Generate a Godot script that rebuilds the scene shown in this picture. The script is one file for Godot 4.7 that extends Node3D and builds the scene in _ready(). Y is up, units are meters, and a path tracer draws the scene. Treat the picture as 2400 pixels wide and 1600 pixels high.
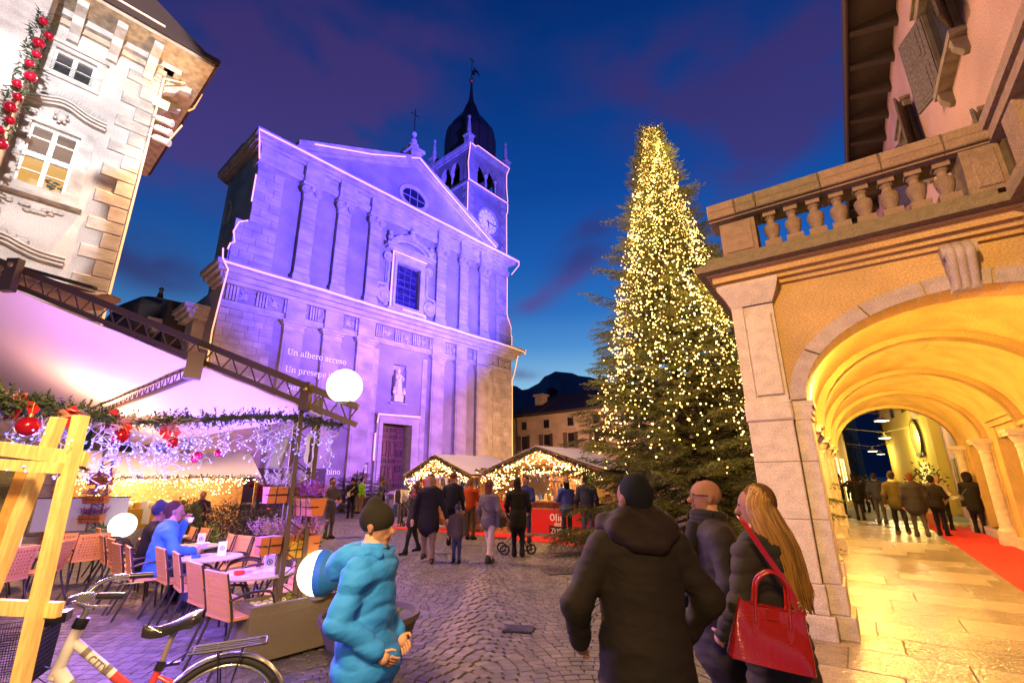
extends Node3D
# Dusk on a town square: lit church, market stalls, decorated fir, cafe terrace, vaulted arcade.

class MB:
	var v := PackedVector3Array()
	var n := PackedVector3Array()
	var c := PackedColorArray()
	var uv := PackedVector2Array()
	var col := Color.WHITE

	func trin(a: Vector3, b: Vector3, d: Vector3, na: Vector3, nb: Vector3, nd: Vector3) -> void:
		v.push_back(a); v.push_back(d); v.push_back(b)
		n.push_back(na); n.push_back(nd); n.push_back(nb)
		c.push_back(col); c.push_back(col); c.push_back(col)

	func tri(a: Vector3, b: Vector3, d: Vector3) -> void:
		var m := (b - a).cross(d - a).normalized()
		trin(a, b, d, m, m, m)

	func quad(a: Vector3, b: Vector3, d: Vector3, e: Vector3) -> void:
		tri(a, b, d)
		tri(a, d, e)

	func box(ctr: Vector3, s: Vector3, bas := Basis()) -> void:
		var x := bas.x * (s.x * 0.5)
		var y := bas.y * (s.y * 0.5)
		var z := bas.z * (s.z * 0.5)
		var p: Array[Vector3] = []
		for k in 8:
			p.append(ctr + x * (1.0 if k & 1 else -1.0) + y * (1.0 if k & 2 else -1.0) + z * (1.0 if k & 4 else -1.0))
		quad(p[4], p[5], p[7], p[6]); quad(p[1], p[0], p[2], p[3])
		quad(p[5], p[1], p[3], p[7]); quad(p[0], p[4], p[6], p[2])
		quad(p[6], p[7], p[3], p[2]); quad(p[0], p[1], p[5], p[4])

	func bx(x0: float, x1: float, y0: float, y1: float, z0: float, z1: float) -> void:
		box(Vector3((x0 + x1) / 2, (y0 + y1) / 2, (z0 + z1) / 2), Vector3(absf(x1 - x0), absf(y1 - y0), absf(z1 - z0)))

	# box with chamfered top edges along all four sides facing +axis z (for stones set in a wall) or +y
	func stone(ctr: Vector3, s: Vector3, bev: float, bas := Basis()) -> void:
		# front is +z
		var x := s.x * 0.5
		var y := s.y * 0.5
		var z := s.z * 0.5
		var o: Array[Vector3] = []
		for q in [[-x, -y, -z], [x, -y, -z], [x, y, -z], [-x, y, -z], [-x, -y, z - bev], [x, -y, z - bev], [x, y, z - bev], [-x, y, z - bev], [-x + bev, -y + bev, z], [x - bev, -y + bev, z], [x - bev, y - bev, z], [-x + bev, y - bev, z]]:
			o.append(ctr + bas * Vector3(q[0], q[1], q[2]))
		for k in 4:
			var j := (k + 1) % 4
			quad(o[k], o[j], o[4 + j], o[4 + k])
			quad(o[4 + k], o[4 + j], o[8 + j], o[8 + k])
		quad(o[8], o[9], o[10], o[11])

	func bar(p: Vector3, q: Vector3, w: float, h: float, up := Vector3.UP) -> void:
		var z := (q - p).normalized()
		if absf(z.dot(up)) > 0.99:
			up = Vector3.RIGHT
		var x := up.cross(z).normalized()
		box((p + q) * 0.5, Vector3(w, h, p.distance_to(q)), Basis(x, z.cross(x), z))

	func ring(ctr: Vector3, x: Vector3, y: Vector3, s: int) -> PackedVector3Array:
		var r := PackedVector3Array()
		for k in s:
			var a := TAU * k / s
			r.push_back(ctr + x * cos(a) + y * sin(a))
		return r

	func tube(pts: PackedVector3Array, r0: float, r1 := -1.0, s := 6, caps := true) -> void:
		if r1 < 0.0:
			r1 = r0
		var m := pts.size()
		var px := Vector3.ZERO
		var last := PackedVector3Array()
		var lastn := PackedVector3Array()
		for k in m:
			var t := (pts[mini(k + 1, m - 1)] - pts[maxi(k - 1, 0)]).normalized()
			if px == Vector3.ZERO:
				px = t.cross(Vector3.UP if absf(t.y) < 0.9 else Vector3.RIGHT).normalized()
			else:
				px = (px - t * px.dot(t)).normalized()
			var py := t.cross(px)
			var r := lerpf(r0, r1, float(k) / maxi(m - 1, 1))
			var cur := ring(pts[k], px * r, py * r, s)
			var curn := ring(Vector3.ZERO, px, py, s)
			if k > 0:
				for j in s:
					var i := (j + 1) % s
					trin(last[j], last[i], cur[i], lastn[j], lastn[i], curn[i])
					trin(last[j], cur[i], cur[j], lastn[j], curn[i], curn[j])
			if caps and (k == 0 or k == m - 1):
				for j in s:
					var i := (j + 1) % s
					if k == 0:
						trin(pts[k], cur[i], cur[j], -t, -t, -t)
					else:
						trin(pts[k], cur[j], cur[i], t, t, t)
			last = cur
			lastn = curn

	# profile: points (radius, height), bottom to top
	func lathe(prof: PackedVector2Array, xf := Transform3D(), s := 12, smooth := true, a0 := 0.0, a1 := TAU) -> void:
		for k in prof.size() - 1:
			var p := prof[k]
			var q := prof[k + 1]
			var e := (q - p)
			if e.length() < 1e-6:
				continue
			var nn := Vector2(e.y, -e.x).normalized()
			for j in s:
				var t0 := a0 + (a1 - a0) * j / s
				var t1 := a0 + (a1 - a0) * (j + 1) / s
				var d0 := Vector3(cos(t0), 0, -sin(t0))
				var d1 := Vector3(cos(t1), 0, -sin(t1))
				var n0 := xf.basis * (d0 * nn.x + Vector3.UP * nn.y).normalized()
				var n1 := xf.basis * (d1 * nn.x + Vector3.UP * nn.y).normalized()
				if not smooth:
					n0 = (n0 + n1).normalized()
					n1 = n0
				var A := xf * (d0 * p.x + Vector3.UP * p.y)
				var B := xf * (d1 * p.x + Vector3.UP * p.y)
				var C := xf * (d1 * q.x + Vector3.UP * q.y)
				var D := xf * (d0 * q.x + Vector3.UP * q.y)
				if p.x > 1e-5:
					trin(A, B, C, n0.normalized(), n1.normalized(), n1.normalized())
				if q.x > 1e-5:
					trin(A, C, D, n0.normalized(), n1.normalized(), n0.normalized())

	func ball(ctr: Vector3, r: Vector3, s := 10, rings := 6) -> void:
		for k in rings:
			var u0 := PI * k / rings - PI / 2
			var u1 := PI * (k + 1) / rings - PI / 2
			for j in s:
				var t0 := TAU * j / s
				var t1 := TAU * (j + 1) / s
				var a := Vector3(cos(t0) * cos(u0), sin(u0), -sin(t0) * cos(u0))
				var b := Vector3(cos(t1) * cos(u0), sin(u0), -sin(t1) * cos(u0))
				var d := Vector3(cos(t1) * cos(u1), sin(u1), -sin(t1) * cos(u1))
				var e := Vector3(cos(t0) * cos(u1), sin(u1), -sin(t0) * cos(u1))
				if k > 0:
					trin(ctr + a * r, ctr + b * r, ctr + d * r, (a / r).normalized(), (b / r).normalized(), (d / r).normalized())
				if k < rings - 1:
					trin(ctr + a * r, ctr + d * r, ctr + e * r, (a / r).normalized(), (d / r).normalized(), (e / r).normalized())

	# extrude a CCW polygon (x,y) from z0 to z1
	func prism(poly: PackedVector2Array, z0: float, z1: float, xf := Transform3D()) -> void:
		if Geometry2D.is_polygon_clockwise(poly):
			poly = poly.duplicate()
			poly.reverse()
		var m := poly.size()
		for k in m:
			var p := poly[k]
			var q := poly[(k + 1) % m]
			quad(xf * Vector3(p.x, p.y, z0), xf * Vector3(q.x, q.y, z0), xf * Vector3(q.x, q.y, z1), xf * Vector3(p.x, p.y, z1))
		var idx := Geometry2D.triangulate_polygon(poly)
		for k in range(0, idx.size(), 3):
			var a := poly[idx[k]]
			var b := poly[idx[k + 1]]
			var d := poly[idx[k + 2]]
			if (b - a).cross(d - a) < 0:
				var w := b
				b = d
				d = w
			tri(xf * Vector3(a.x, a.y, z1), xf * Vector3(b.x, b.y, z1), xf * Vector3(d.x, d.y, z1))
			tri(xf * Vector3(a.x, a.y, z0), xf * Vector3(d.x, d.y, z0), xf * Vector3(b.x, b.y, z0))

	# wide sheet: rows of points, smooth
	func sheet(rows: Array, thick := 0.0) -> void:
		var R := rows.size()
		var Cn: int = rows[0].size()
		var nm: Array = []
		for i in R:
			var line := PackedVector3Array()
			for j in Cn:
				var du: Vector3 = rows[i][mini(j + 1, Cn - 1)] - rows[i][maxi(j - 1, 0)]
				var dv: Vector3 = rows[mini(i + 1, R - 1)][j] - rows[maxi(i - 1, 0)][j]
				line.push_back(du.cross(dv).normalized())
			nm.append(line)
		for i in R - 1:
			for j in Cn - 1:
				var a: Vector3 = rows[i][j]
				var b: Vector3 = rows[i][j + 1]
				var d: Vector3 = rows[i + 1][j + 1]
				var e: Vector3 = rows[i + 1][j]
				trin(a, b, d, nm[i][j], nm[i][j + 1], nm[i + 1][j + 1])
				trin(a, d, e, nm[i][j], nm[i + 1][j + 1], nm[i + 1][j])
				if thick > 0.0:
					var oa: Vector3 = a - nm[i][j] * thick
					var ob: Vector3 = b - nm[i][j + 1] * thick
					var od: Vector3 = d - nm[i + 1][j + 1] * thick
					var oe: Vector3 = e - nm[i + 1][j] * thick
					trin(oa, od, ob, -nm[i][j], -nm[i + 1][j + 1], -nm[i][j + 1])
					trin(oa, oe, od, -nm[i][j], -nm[i + 1][j], -nm[i + 1][j + 1])
					if i == 0: quad(oa, ob, b, a)
					if i == R - 2: quad(e, d, od, oe)
					if j == 0: quad(e, oe, oa, a)
					if j == Cn - 2: quad(b, ob, od, d)

	func add(o: MB, xf: Transform3D) -> void:
		for k in o.v.size():
			v.push_back(xf * o.v[k])
			n.push_back((xf.basis * o.n[k]).normalized())
		c.append_array(o.c)

	func mesh(colors := false) -> ArrayMesh:
		var arr := []
		arr.resize(Mesh.ARRAY_MAX)
		arr[Mesh.ARRAY_VERTEX] = v
		arr[Mesh.ARRAY_NORMAL] = n
		if colors:
			arr[Mesh.ARRAY_COLOR] = c
		if uv.size() == v.size():
			arr[Mesh.ARRAY_TEX_UV] = uv
		var m := ArrayMesh.new()
		m.add_surface_from_arrays(Mesh.PRIMITIVE_TRIANGLES, arr)
		return m

var mats := {}
var tex := {}
var rng := RandomNumberGenerator.new()

func V(x: float, y: float, z: float) -> Vector3:
	return Vector3(x, y, z)

func noise_tex(called: String, freq: float, kind: int, lo: float, hi: float, oct := 4, size := 512, seed_ := 1, warp := 0.0) -> NoiseTexture2D:
	if tex.has(called):
		return tex[called]
	var f := FastNoiseLite.new()
	f.noise_type = kind as FastNoiseLite.NoiseType
	f.frequency = freq
	f.seed = seed_
	f.fractal_octaves = oct
	if warp > 0.0:
		f.domain_warp_enabled = true
		f.domain_warp_amplitude = warp
		f.domain_warp_frequency = freq * 2.0
	var t := NoiseTexture2D.new()
	t.width = size
	t.height = size
	t.seamless = true
	t.noise = f
	var g := Gradient.new()
	g.set_color(0, Color(lo, lo, lo))
	g.set_color(1, Color(hi, hi, hi))
	t.color_ramp = g
	tex[called] = t
	return t

func M(called: String, col: Color, rough := 0.8, metal := 0.0) -> StandardMaterial3D:
	if mats.has(called):
		return mats[called]
	var m := StandardMaterial3D.new()
	m.resource_name = called
	m.albedo_color = col.linear_to_srgb()
	m.roughness = rough
	m.metallic = metal
	mats[called] = m
	return m

# surface with grain: coarse tone variation, fine relief, all in world space
func MT(called: String, col: Color, rough: float, t: Texture2D, scale: float, bump: Texture2D = null, depth := 0.0, bscale := 1.0) -> StandardMaterial3D:
	if mats.has(called):
		return mats[called]
	var m := M(called, col, rough)
	m.albedo_texture = t
	m.uv1_triplanar = true
	m.uv1_world_triplanar = true
	m.uv1_scale = Vector3.ONE * scale
	if bump:
		m.heightmap_enabled = true
		m.heightmap_texture = bump
		m.heightmap_scale = depth
		m.detail_enabled = true
		m.detail_albedo = bump
		m.detail_blend_mode = BaseMaterial3D.BLEND_MODE_MUL
		m.detail_uv_layer = BaseMaterial3D.DETAIL_UV_2
		m.uv2_triplanar = true
		m.uv2_world_triplanar = true
		m.uv2_scale = Vector3.ONE * bscale
	return m

func E(called: String, col: Color, energy: float) -> StandardMaterial3D:
	if mats.has(called):
		return mats[called]
	var m := M(called, Color(0.6, 0.6, 0.6), 0.5)
	m.emission_enabled = true
	m.emission = col.linear_to_srgb()
	m.emission_energy_multiplier = energy
	return m

func VC(called: String, rough := 0.85) -> StandardMaterial3D:
	var m := M(called, Color.WHITE, rough)
	m.vertex_color_use_as_albedo = true
	return m

var taken := {}
func numbered(called: String) -> String:
	if not taken.has(called):
		taken[called] = 0
		return called
	taken[called] += 1
	return "%s_%03d" % [called, taken[called]]

func thing(called: String, label: String, category: String, at := Vector3.ZERO, yaw := 0.0, group := "") -> Node3D:
	var o := Node3D.new()
	o.name = numbered(called)
	add_child(o)
	o.position = at
	o.rotation_degrees.y = yaw
	tag(o, label, category, group)
	return o

func tag(o: Node, label: String, category: String, group := "") -> Node:
	o.set_meta("label", label)
	o.set_meta("category", category)
	if group:
		o.set_meta("group", group)
	return o

var part_names := {}
func part(called: String, mb: MB, mat: Material, parent: Node = self, colors := false) -> MeshInstance3D:
	return pmesh(called, mb.mesh(colors), mat, parent)

func pmesh(called: String, mesh: Mesh, mat: Material, parent: Node = self) -> MeshInstance3D:
	var o := MeshInstance3D.new()
	o.mesh = mesh
	o.material_override = mat
	if parent == self:
		o.name = numbered(called)
	else:
		var key := [parent.get_instance_id(), called]
		var k: int = part_names.get(key, 0)
		part_names[key] = k + 1
		o.name = called if k == 0 else "%s_%03d" % [called, k]
	parent.add_child(o)
	return o

func struct(called: String, mb: MB, mat: Material, colors := false) -> MeshInstance3D:
	var o := part(called, mb, mat, self, colors)
	o.set_meta("kind", "structure")
	return o

func mm(called: String, mesh: Mesh, mat: Material, xfs: Array, parent: Node = self, cols := PackedColorArray()) -> MultiMeshInstance3D:
	var q := MultiMesh.new()
	q.transform_format = MultiMesh.TRANSFORM_3D
	q.use_colors = cols.size() > 0
	q.mesh = mesh
	q.instance_count = xfs.size()
	for k in xfs.size():
		q.set_instance_transform(k, xfs[k])
		if cols.size() > 0:
			q.set_instance_color(k, cols[k])
	var o := MultiMeshInstance3D.new()
	o.multimesh = q
	o.material_override = mat
	if parent == self:
		o.name = numbered(called)
	else:
		o.name = called
	parent.add_child(o, true)
	o.set_meta("kind", "stuff")
	return o

func omni(at: Vector3, col: Color, energy: float, size := 0.08, parent: Node = self) -> void:
	var l := OmniLight3D.new()
	l.name = "lamp_or_fill_glow"  # shared by real lamps and added fill
	l.light_color = col.linear_to_srgb()
	l.light_energy = energy
	l.light_size = size
	l.omni_range = 80.0
	l.omni_attenuation = 2.0
	l.shadow_enabled = true
	parent.add_child(l, true)
	l.position = at

func spot(at: Vector3, target: Vector3, col: Color, energy: float, angle: float, blend := 0.6, size := 0.1) -> void:
	var l := SpotLight3D.new()
	l.name = "flood_beam"
	l.light_color = col.linear_to_srgb()
	l.light_energy = energy
	l.light_size = size
	l.spot_range = 120.0
	l.spot_attenuation = 2.0
	l.spot_angle = angle
	l.spot_angle_attenuation = blend
	l.shadow_enabled = true
	add_child(l, true)
	l.look_at_from_position(at, target, Vector3.UP)

func arcpts(ctr: Vector3, x: Vector3, y: Vector3, a0: float, a1: float, k: int) -> PackedVector3Array:
	var r := PackedVector3Array()
	for j in k + 1:
		var a := lerpf(a0, a1, float(j) / k)
		r.push_back(ctr + x * cos(a) + y * sin(a))
	return r

func smooth_path(pts: Array, per := 5) -> PackedVector3Array:
	var cv := Curve3D.new()
	for k in pts.size():
		var t: Vector3 = (pts[mini(k + 1, pts.size() - 1)] - pts[maxi(k - 1, 0)]) / 6.0
		cv.add_point(pts[k], -t, t)
	var r := PackedVector3Array()
	for k in (pts.size() - 1) * per + 1:
		r.push_back(cv.sample(mini(k / per, pts.size() - 2), 1.0 if k == (pts.size() - 1) * per else float(k % per) / per))
	return r

# ------------------------------------------------------------------ figures: one skinned surface from tapered capsules
# bone: [a, b, ra, rb, colour, sx, sz]  (sx, sz widen or flatten it across x and z)
func skin(mb: MB, bones: Array, cell: float, k: float, quilt := 0.0, quilt_cols := [], wrinkle := 0.0) -> void:
	var lo := Vector3(1e9, 1e9, 1e9)
	var hi := -lo
	for q in bones:
		var m: float = maxf(q[2], q[3])
		var gx: float = m * q[5] + k + cell * 2.0
		var gz: float = m * q[6] + k + cell * 2.0
		var gr := Vector3(gx, m + k + cell * 2.0, gz)
		lo = lo.min(q[0] - gr).min(q[1] - gr)
		hi = hi.max(q[0] + gr).max(q[1] + gr)
	var nx := int((hi.x - lo.x) / cell) + 2
	var ny := int((hi.y - lo.y) / cell) + 2
	var nz := int((hi.z - lo.z) / cell) + 2
	var f := PackedFloat32Array()
	f.resize(nx * ny * nz)
	f.fill(9.0)
	var near := PackedFloat32Array()
	near.resize(nx * ny * nz)
	near.fill(9.0)
	var own := PackedInt32Array()
	own.resize(nx * ny * nz)
	var ik := 1.0 / maxf(k, 1e-4)
	for bi in bones.size():
		var q: Array = bones[bi]
		var sx: float = q[5]
		var sz: float = q[6]
		var ra: float = q[2]
		var rb: float = q[3]
		var ax: float = q[0].x / sx
		var ay: float = q[0].y
		var az: float = q[0].z / sz
		var dx: float = q[1].x / sx - ax
		var dy: float = q[1].y - ay
		var dz: float = q[1].z / sz - az
		var l2 := dx * dx + dy * dy + dz * dz + 1e-9
		var m := maxf(ra, rb) + k + cell * 1.5
		var x0 := maxi(int((minf(q[0].x, q[1].x) - m * maxf(sx, 1.0) - lo.x) / cell), 0)
		var x1 := mini(int((maxf(q[0].x, q[1].x) + m * maxf(sx, 1.0) - lo.x) / cell) + 1, nx - 1)
		var y0 := maxi(int((minf(q[0].y, q[1].y) - m - lo.y) / cell), 0)
		var y1 := mini(int((maxf(q[0].y, q[1].y) + m - lo.y) / cell) + 1, ny - 1)
		var z0 := maxi(int((minf(q[0].z, q[1].z) - m * maxf(sz, 1.0) - lo.z) / cell), 0)
		var z1 := mini(int((maxf(q[0].z, q[1].z) + m * maxf(sz, 1.0) - lo.z) / cell) + 1, nz - 1)
		for iz in range(z0, z1 + 1):
			var pz := (lo.z + iz * cell) / sz - az
			for iy in range(y0, y1 + 1):
				var py := lo.y + iy * cell - ay
				var at := (iz * ny + iy) * nx
				for ix in range(x0, x1 + 1):
					var px := (lo.x + ix * cell) / sx - ax
					var t := clampf((px * dx + py * dy + pz * dz) / l2, 0.0, 1.0)
					var ex := px - dx * t
					var ey := py - dy * t
					var ez := pz - dz * t
					var d := sqrt(ex * ex + ey * ey + ez * ez) - (ra + (rb - ra) * t)
					var i := at + ix
					if d < near[i]:
						near[i] = d
						own[i] = bi
					var o := f[i]
					var h := maxf(k - absf(o - d), 0.0) * ik
					f[i] = minf(o, d) - h * h * k * 0.25
	var idx := PackedInt32Array()
	idx.resize(nx * ny * nz)
	idx.fill(-1)
	var P := PackedVector3Array()
	var O := PackedInt32Array()
	var off := [0, 1, nx, nx + 1, nx * ny, nx * ny + 1, nx * ny + nx, nx * ny + nx + 1]
	var cx := [0.0, 1.0, 0.0, 1.0, 0.0, 1.0, 0.0, 1.0]
	var cy := [0.0, 0.0, 1.0, 1.0, 0.0, 0.0, 1.0, 1.0]
	var cz := [0.0, 0.0, 0.0, 0.0, 1.0, 1.0, 1.0, 1.0]
	var ea := [0, 2, 4, 6, 0, 1, 4, 5, 0, 1, 2, 3]
	var eb := [1, 3, 5, 7, 2, 3, 6, 7, 4, 5, 6, 7]
	var lim := cell * 1.9
	for iz in nz - 1:
		for iy in ny - 1:
			var at := (iz * ny + iy) * nx
			for ix in nx - 1:
				var i := at + ix
				if absf(f[i]) > lim:
					continue
				var neg := 0
				for j in 8:
					if f[i + off[j]] < 0.0:
						neg += 1
				if neg == 0 or neg == 8:
					continue
				var s := Vector3.ZERO
				var c := 0
				for e in 12:
					var fa := f[i + off[ea[e]]]
					var fb := f[i + off[eb[e]]]
					if (fa < 0.0) != (fb < 0.0):
						var t := fa / (fa - fb)
						var u: int = ea[e]
						var w: int = eb[e]
						s += Vector3(cx[u] + (cx[w] - cx[u]) * t, cy[u] + (cy[w] - cy[u]) * t, cz[u] + (cz[w] - cz[u]) * t)
						c += 1
				s /= c
				idx[i] = P.size()
				P.push_back(lo + Vector3(ix + s.x, iy + s.y, iz + s.z) * cell)
				O.push_back(own[i + (1 if s.x > 0.5 else 0) + (nx if s.y > 0.5 else 0) + (nx * ny if s.z > 0.5 else 0)])
	var F := PackedInt32Array()
	var step := [1, nx, nx * ny]
	for iz in range(1, nz - 1):
		for iy in range(1, ny - 1):
			for ix in range(1, nx - 1):
				var i := (iz * ny + iy) * nx + ix
				if idx[i] < 0:
					continue
				var f0 := f[i]
				for ax2 in 3:
					var f1 := f[i + step[ax2]]
					if (f0 < 0.0) == (f1 < 0.0):
						continue
					var u: int = step[(ax2 + 1) % 3]
					var w: int = step[(ax2 + 2) % 3]
					var a := idx[i]
					var b := idx[i - u]
					var c := idx[i - u - w]
					var d := idx[i - w]
					if a < 0 or b < 0 or c < 0 or d < 0:
						continue
					if f0 < 0.0:
						F.append_array([a, b, c, a, c, d])
					else:
						F.append_array([a, c, b, a, d, c])
	for pass_ in 2:
		var N := PackedVector3Array()
		N.resize(P.size())
		for t in range(0, F.size(), 3):
			var m := (P[F[t + 1]] - P[F[t]]).cross(P[F[t + 2]] - P[F[t]])
			N[F[t]] += m
			N[F[t + 1]] += m
			N[F[t + 2]] += m
		if pass_ == 0 and (quilt != 0.0 or wrinkle > 0.0):
			for i in P.size():
				var n := N[i].normalized()
				var p := P[i]
				var s := 0.0
				if quilt > 0.0 and quilt_cols.has(bones[O[i]][4]):
					var g: float = fposmod(p.y + 0.012 * sin(p.x * 19.0) + 0.01 * sin(p.z * 23.0 + 1.0), quilt) / quilt
					s += 0.013 * (pow(sin(PI * g), 0.5) - 0.6)
				if wrinkle > 0.0 and bones[O[i]].size() <= 7:
					s += wrinkle * wr_noise.get_noise_3d(p.x * 0.8, p.y * 1.7, p.z * 0.8)
				P[i] = p + n * s
			continue
		if pass_ == 0:
			for i in P.size():
				pass
		for i in N.size():
			N[i] = N[i].normalized()
		for t in range(0, F.size(), 3):
			for j in [0, 2, 1]:
				var i := F[t + j]
				mb.v.push_back(P[i])
				mb.n.push_back(N[i])
				mb.c.push_back(bones[O[i]][4])

var wr_noise := FastNoiseLite.new()

func bone(a: Vector3, b: Vector3, ra: float, rb: float, c: Color, sx := 1.0, sz := 1.0) -> Array:
	return [a, b, ra, rb, c, sx, sz]

const SKIN := Color(0.50, 0.27, 0.17)

# five separate fingers from wrist w along direction d, palm facing pn
func hand(mb: MB, w: Vector3, d: Vector3, pn: Vector3, s: float, curl := 0.5, side := 1.0) -> void:
	var x := d.cross(pn).normalized() * side
	mb.ball(w + d * 0.045 * s, Vector3(0.036, 0.042, 0.036) * s, 8, 6)
	for k in 4:
		var b0: Vector3 = w + d * 0.075 * s + x * (k - 1.5) * 0.019 * s
		var l: float = [0.066, 0.076, 0.07, 0.054][k] * s
		var d1 := (d + pn * curl * 0.6).normalized()
		var d2 := (d + pn * curl * 1.6).normalized()
		mb.tube(PackedVector3Array([b0, b0 + d1 * l * 0.5, b0 + d1 * l * 0.5 + d2 * l * 0.5]), 0.0095 * s, 0.007 * s, 5)
	var tb: Vector3 = w + d * 0.03 * s - x * 0.032 * s
	mb.tube(PackedVector3Array([tb, tb + (d * 0.6 - x * 0.8).normalized() * 0.035 * s, tb + (d * 0.6 - x * 0.8).normalized() * 0.035 * s + (d + pn * 0.6).normalized() * 0.03 * s]), 0.011 * s, 0.008 * s, 5)

# a standing, walking or sitting person. forward is +z. o keys: h, jacket, legs, shoes, hair, hat, skin, coat (hem height share), arms, stride, sit, turn, bulk, cell
func person(label: String, at: Vector3, yaw: float, o: Dictionary, group := "") -> Node3D:
	var t := thing("person", label, "person", at, yaw, group)
	var s: float = o.get("h", 1.72) / 1.75
	var jk: Color = o.get("jacket", Color(0.02, 0.02, 0.025))
	var lg: Color = o.get("legs", Color(0.02, 0.02, 0.03))
	var sh: Color = o.get("shoes", Color(0.015, 0.012, 0.01))
	var hair: Color = o.get("hair", Color(0.03, 0.02, 0.012))
	var sk: Color = o.get("skin", SKIN)
	var bulk: float = o.get("bulk", 1.0)
	var cell: float = o.get("cell", 0.03)
	var stride: float = o.get("stride", 0.0)
	var lean: float = o.get("lean", 0.0)
	var sit: bool = o.get("sit", false)
	var fem: bool = o.get("fem", false)
	var B := []
	var hipy := 0.93
	var base := Vector3.ZERO
	if sit:
		hipy = 0.52
	var up := Vector3(0, cos(lean), sin(lean))
	var pel := Vector3(0, hipy, 0)
	var tor := func(y: float) -> Vector3: return pel + up * y
	B.append(bone(tor.call(0.0), tor.call(0.22), 0.135 * bulk, 0.13 * bulk, jk, 1.2, 0.92))
	B.append(bone(tor.call(0.2), tor.call(0.44), 0.135 * bulk, 0.14 * bulk, jk, 1.25, 0.9))
	var shw := 0.155 if fem else 0.18
	B.append(bone(tor.call(0.45) + Vector3(-shw, 0, 0), tor.call(0.45) + Vector3(shw, 0, 0), 0.075 * bulk, 0.075 * bulk, jk, 1.0, 1.0))
	B.append(bone(tor.call(0.44), tor.call(0.54), 0.085, 0.062, jk))
	var hd: Vector3 = tor.call(0.69) + Vector3(0, 0, 0.015)
	B.append(bone(tor.call(0.52), hd - Vector3(0, 0.06, 0.01), 0.056, 0.056, sk))
	# legs
	for sg in [-1.0, 1.0]:
		var hip := pel + Vector3(sg * 0.085, -0.02, 0)
		var fz: float = stride * sg
		var knee := Vector3(sg * 0.095, 0.49, fz * 0.55 + 0.02)
		var ank := Vector3(sg * 0.095, 0.085, fz)
		if sit:
			knee = Vector3(sg * 0.11, 0.52, 0.42)
			ank = Vector3(sg * 0.11, 0.085, 0.40)
		var spread: float = o.get("spread", 0.0)
		knee.x += sg * spread * 0.5
		ank.x += sg * spread
		if stride != 0.0 and sg * stride < 0.0:
			ank.y += absf(stride) * 0.25
		B.append(bone(hip, knee, 0.088, 0.062, lg))
		B.append(bone(knee, ank, 0.060, 0.045, lg))
		B.append(bone(ank - Vector3(0, 0.02, 0.03), ank + Vector3(sg * 0.02, -0.04, 0.15), 0.047, 0.038, sh))
		B.append(bone(ank + Vector3(0, 0.06, 0), ank, 0.05, 0.05, o.get("boots", lg)))
	# coat skirt
	var hem: float = o.get("coat", 0.0)
	if hem > 0.0 and not sit:
		B.append(bone(tor.call(0.0), Vector3(0, hem + 0.08, stride * 0.1), 0.15 * bulk, 0.17 * bulk, jk, 1.2, 1.0))
	# arms: two elbows and wrists in body space
	var arms: Array = o.get("arms", [[Vector3(-0.27, 1.12, -0.03), Vector3(-0.27, 0.86, 0.06)], [Vector3(0.27, 1.12, -0.03), Vector3(0.27, 0.86, 0.06)]])
	var hm := MB.new()
	hm.col = o.get("glove", sk)
	for k in 2:
		var sg := -1.0 if k == 0 else 1.0
		var sho: Vector3 = tor.call(0.44) + Vector3(sg * (shw + 0.02), 0, 0)
		var dy := Vector3(0, hipy - 0.93, 0)
		var el: Vector3 = arms[k][0] + dy
		var wr: Vector3 = arms[k][1] + dy
		B.append(bone(sho, el, 0.066 * bulk, 0.055 * bulk, jk))
		B.append(bone(el, wr, 0.054 * bulk, 0.043 * bulk, jk))
		var d: Vector3 = (wr - el).normalized()
		var pn := Vector3(-sg, 0, 0.15)
		pn = (pn - d * pn.dot(d)).normalized()
		hand(hm, wr + d * 0.02, d, pn, 1.0, o.get("curl", 0.6), sg)
	# head
	var ht: float = o.get("turn", 0.0)
	var hb := Basis(Vector3.UP, ht) * Basis(Vector3.RIGHT, o.get("nod", 0.0))
	var H := []
	H.append(bone(hd + hb * Vector3(0, 0.035, -0.012), hd + hb * Vector3(0, 0.03, 0.012), 0.092, 0.09, sk, 0.88, 1.0))
	H.append(bone(hd + hb * Vector3(0, -0.05, 0.03), hd + hb * Vector3(0, -0.085, 0.055), 0.062, 0.036, sk, 0.95, 1.0))
	H.append(bone(hd + hb * Vector3(0, 0.012, 0.088), hd + hb * Vector3(0, -0.022, 0.110), 0.012, 0.018, sk))
	H.append(bone(hd + hb * Vector3(-0.022, -0.055, 0.088), hd + hb * Vector3(0.022, -0.055, 0.088), 0.009, 0.009, sk * Color(0.8, 0.5, 0.5)))
	for sg in [-1.0, 1.0]:
		H.append(bone(hd + hb * Vector3(sg * 0.083, 0.012, -0.01), hd + hb * Vector3(sg * 0.083, -0.018, -0.008), 0.019, 0.012, sk, 0.6, 1.0))
	H.append(bone(hd + hb * Vector3(0, -0.07, 0.0), hd - Vector3(0, 0.13, 0.02), 0.058, 0.058, sk))
	var mb := MB.new()
	wr_noise.frequency = 3.6
	wr_noise.fractal_type = FastNoiseLite.FRACTAL_RIDGED
	wr_noise.fractal_octaves = 3
	skin(mb, B, cell, 0.05 if cell > 0.02 else 0.04, o.get("quilt", 0.0), [jk], 0.011 if cell < 0.02 else 0.0)
	skin(mb, H, minf(cell * 0.55, 0.014), 0.02)
	mb.add(hm, Transform3D())
	for sg in [-1.0, 1.0]:
		mb.col = Color(0.02, 0.015, 0.01)
		mb.ball(hd + hb * Vector3(sg * 0.033, 0.022, 0.088), Vector3(0.011, 0.007, 0.008), 6, 4)
	var cm := VC("cloth_and_skin", 0.8)
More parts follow.
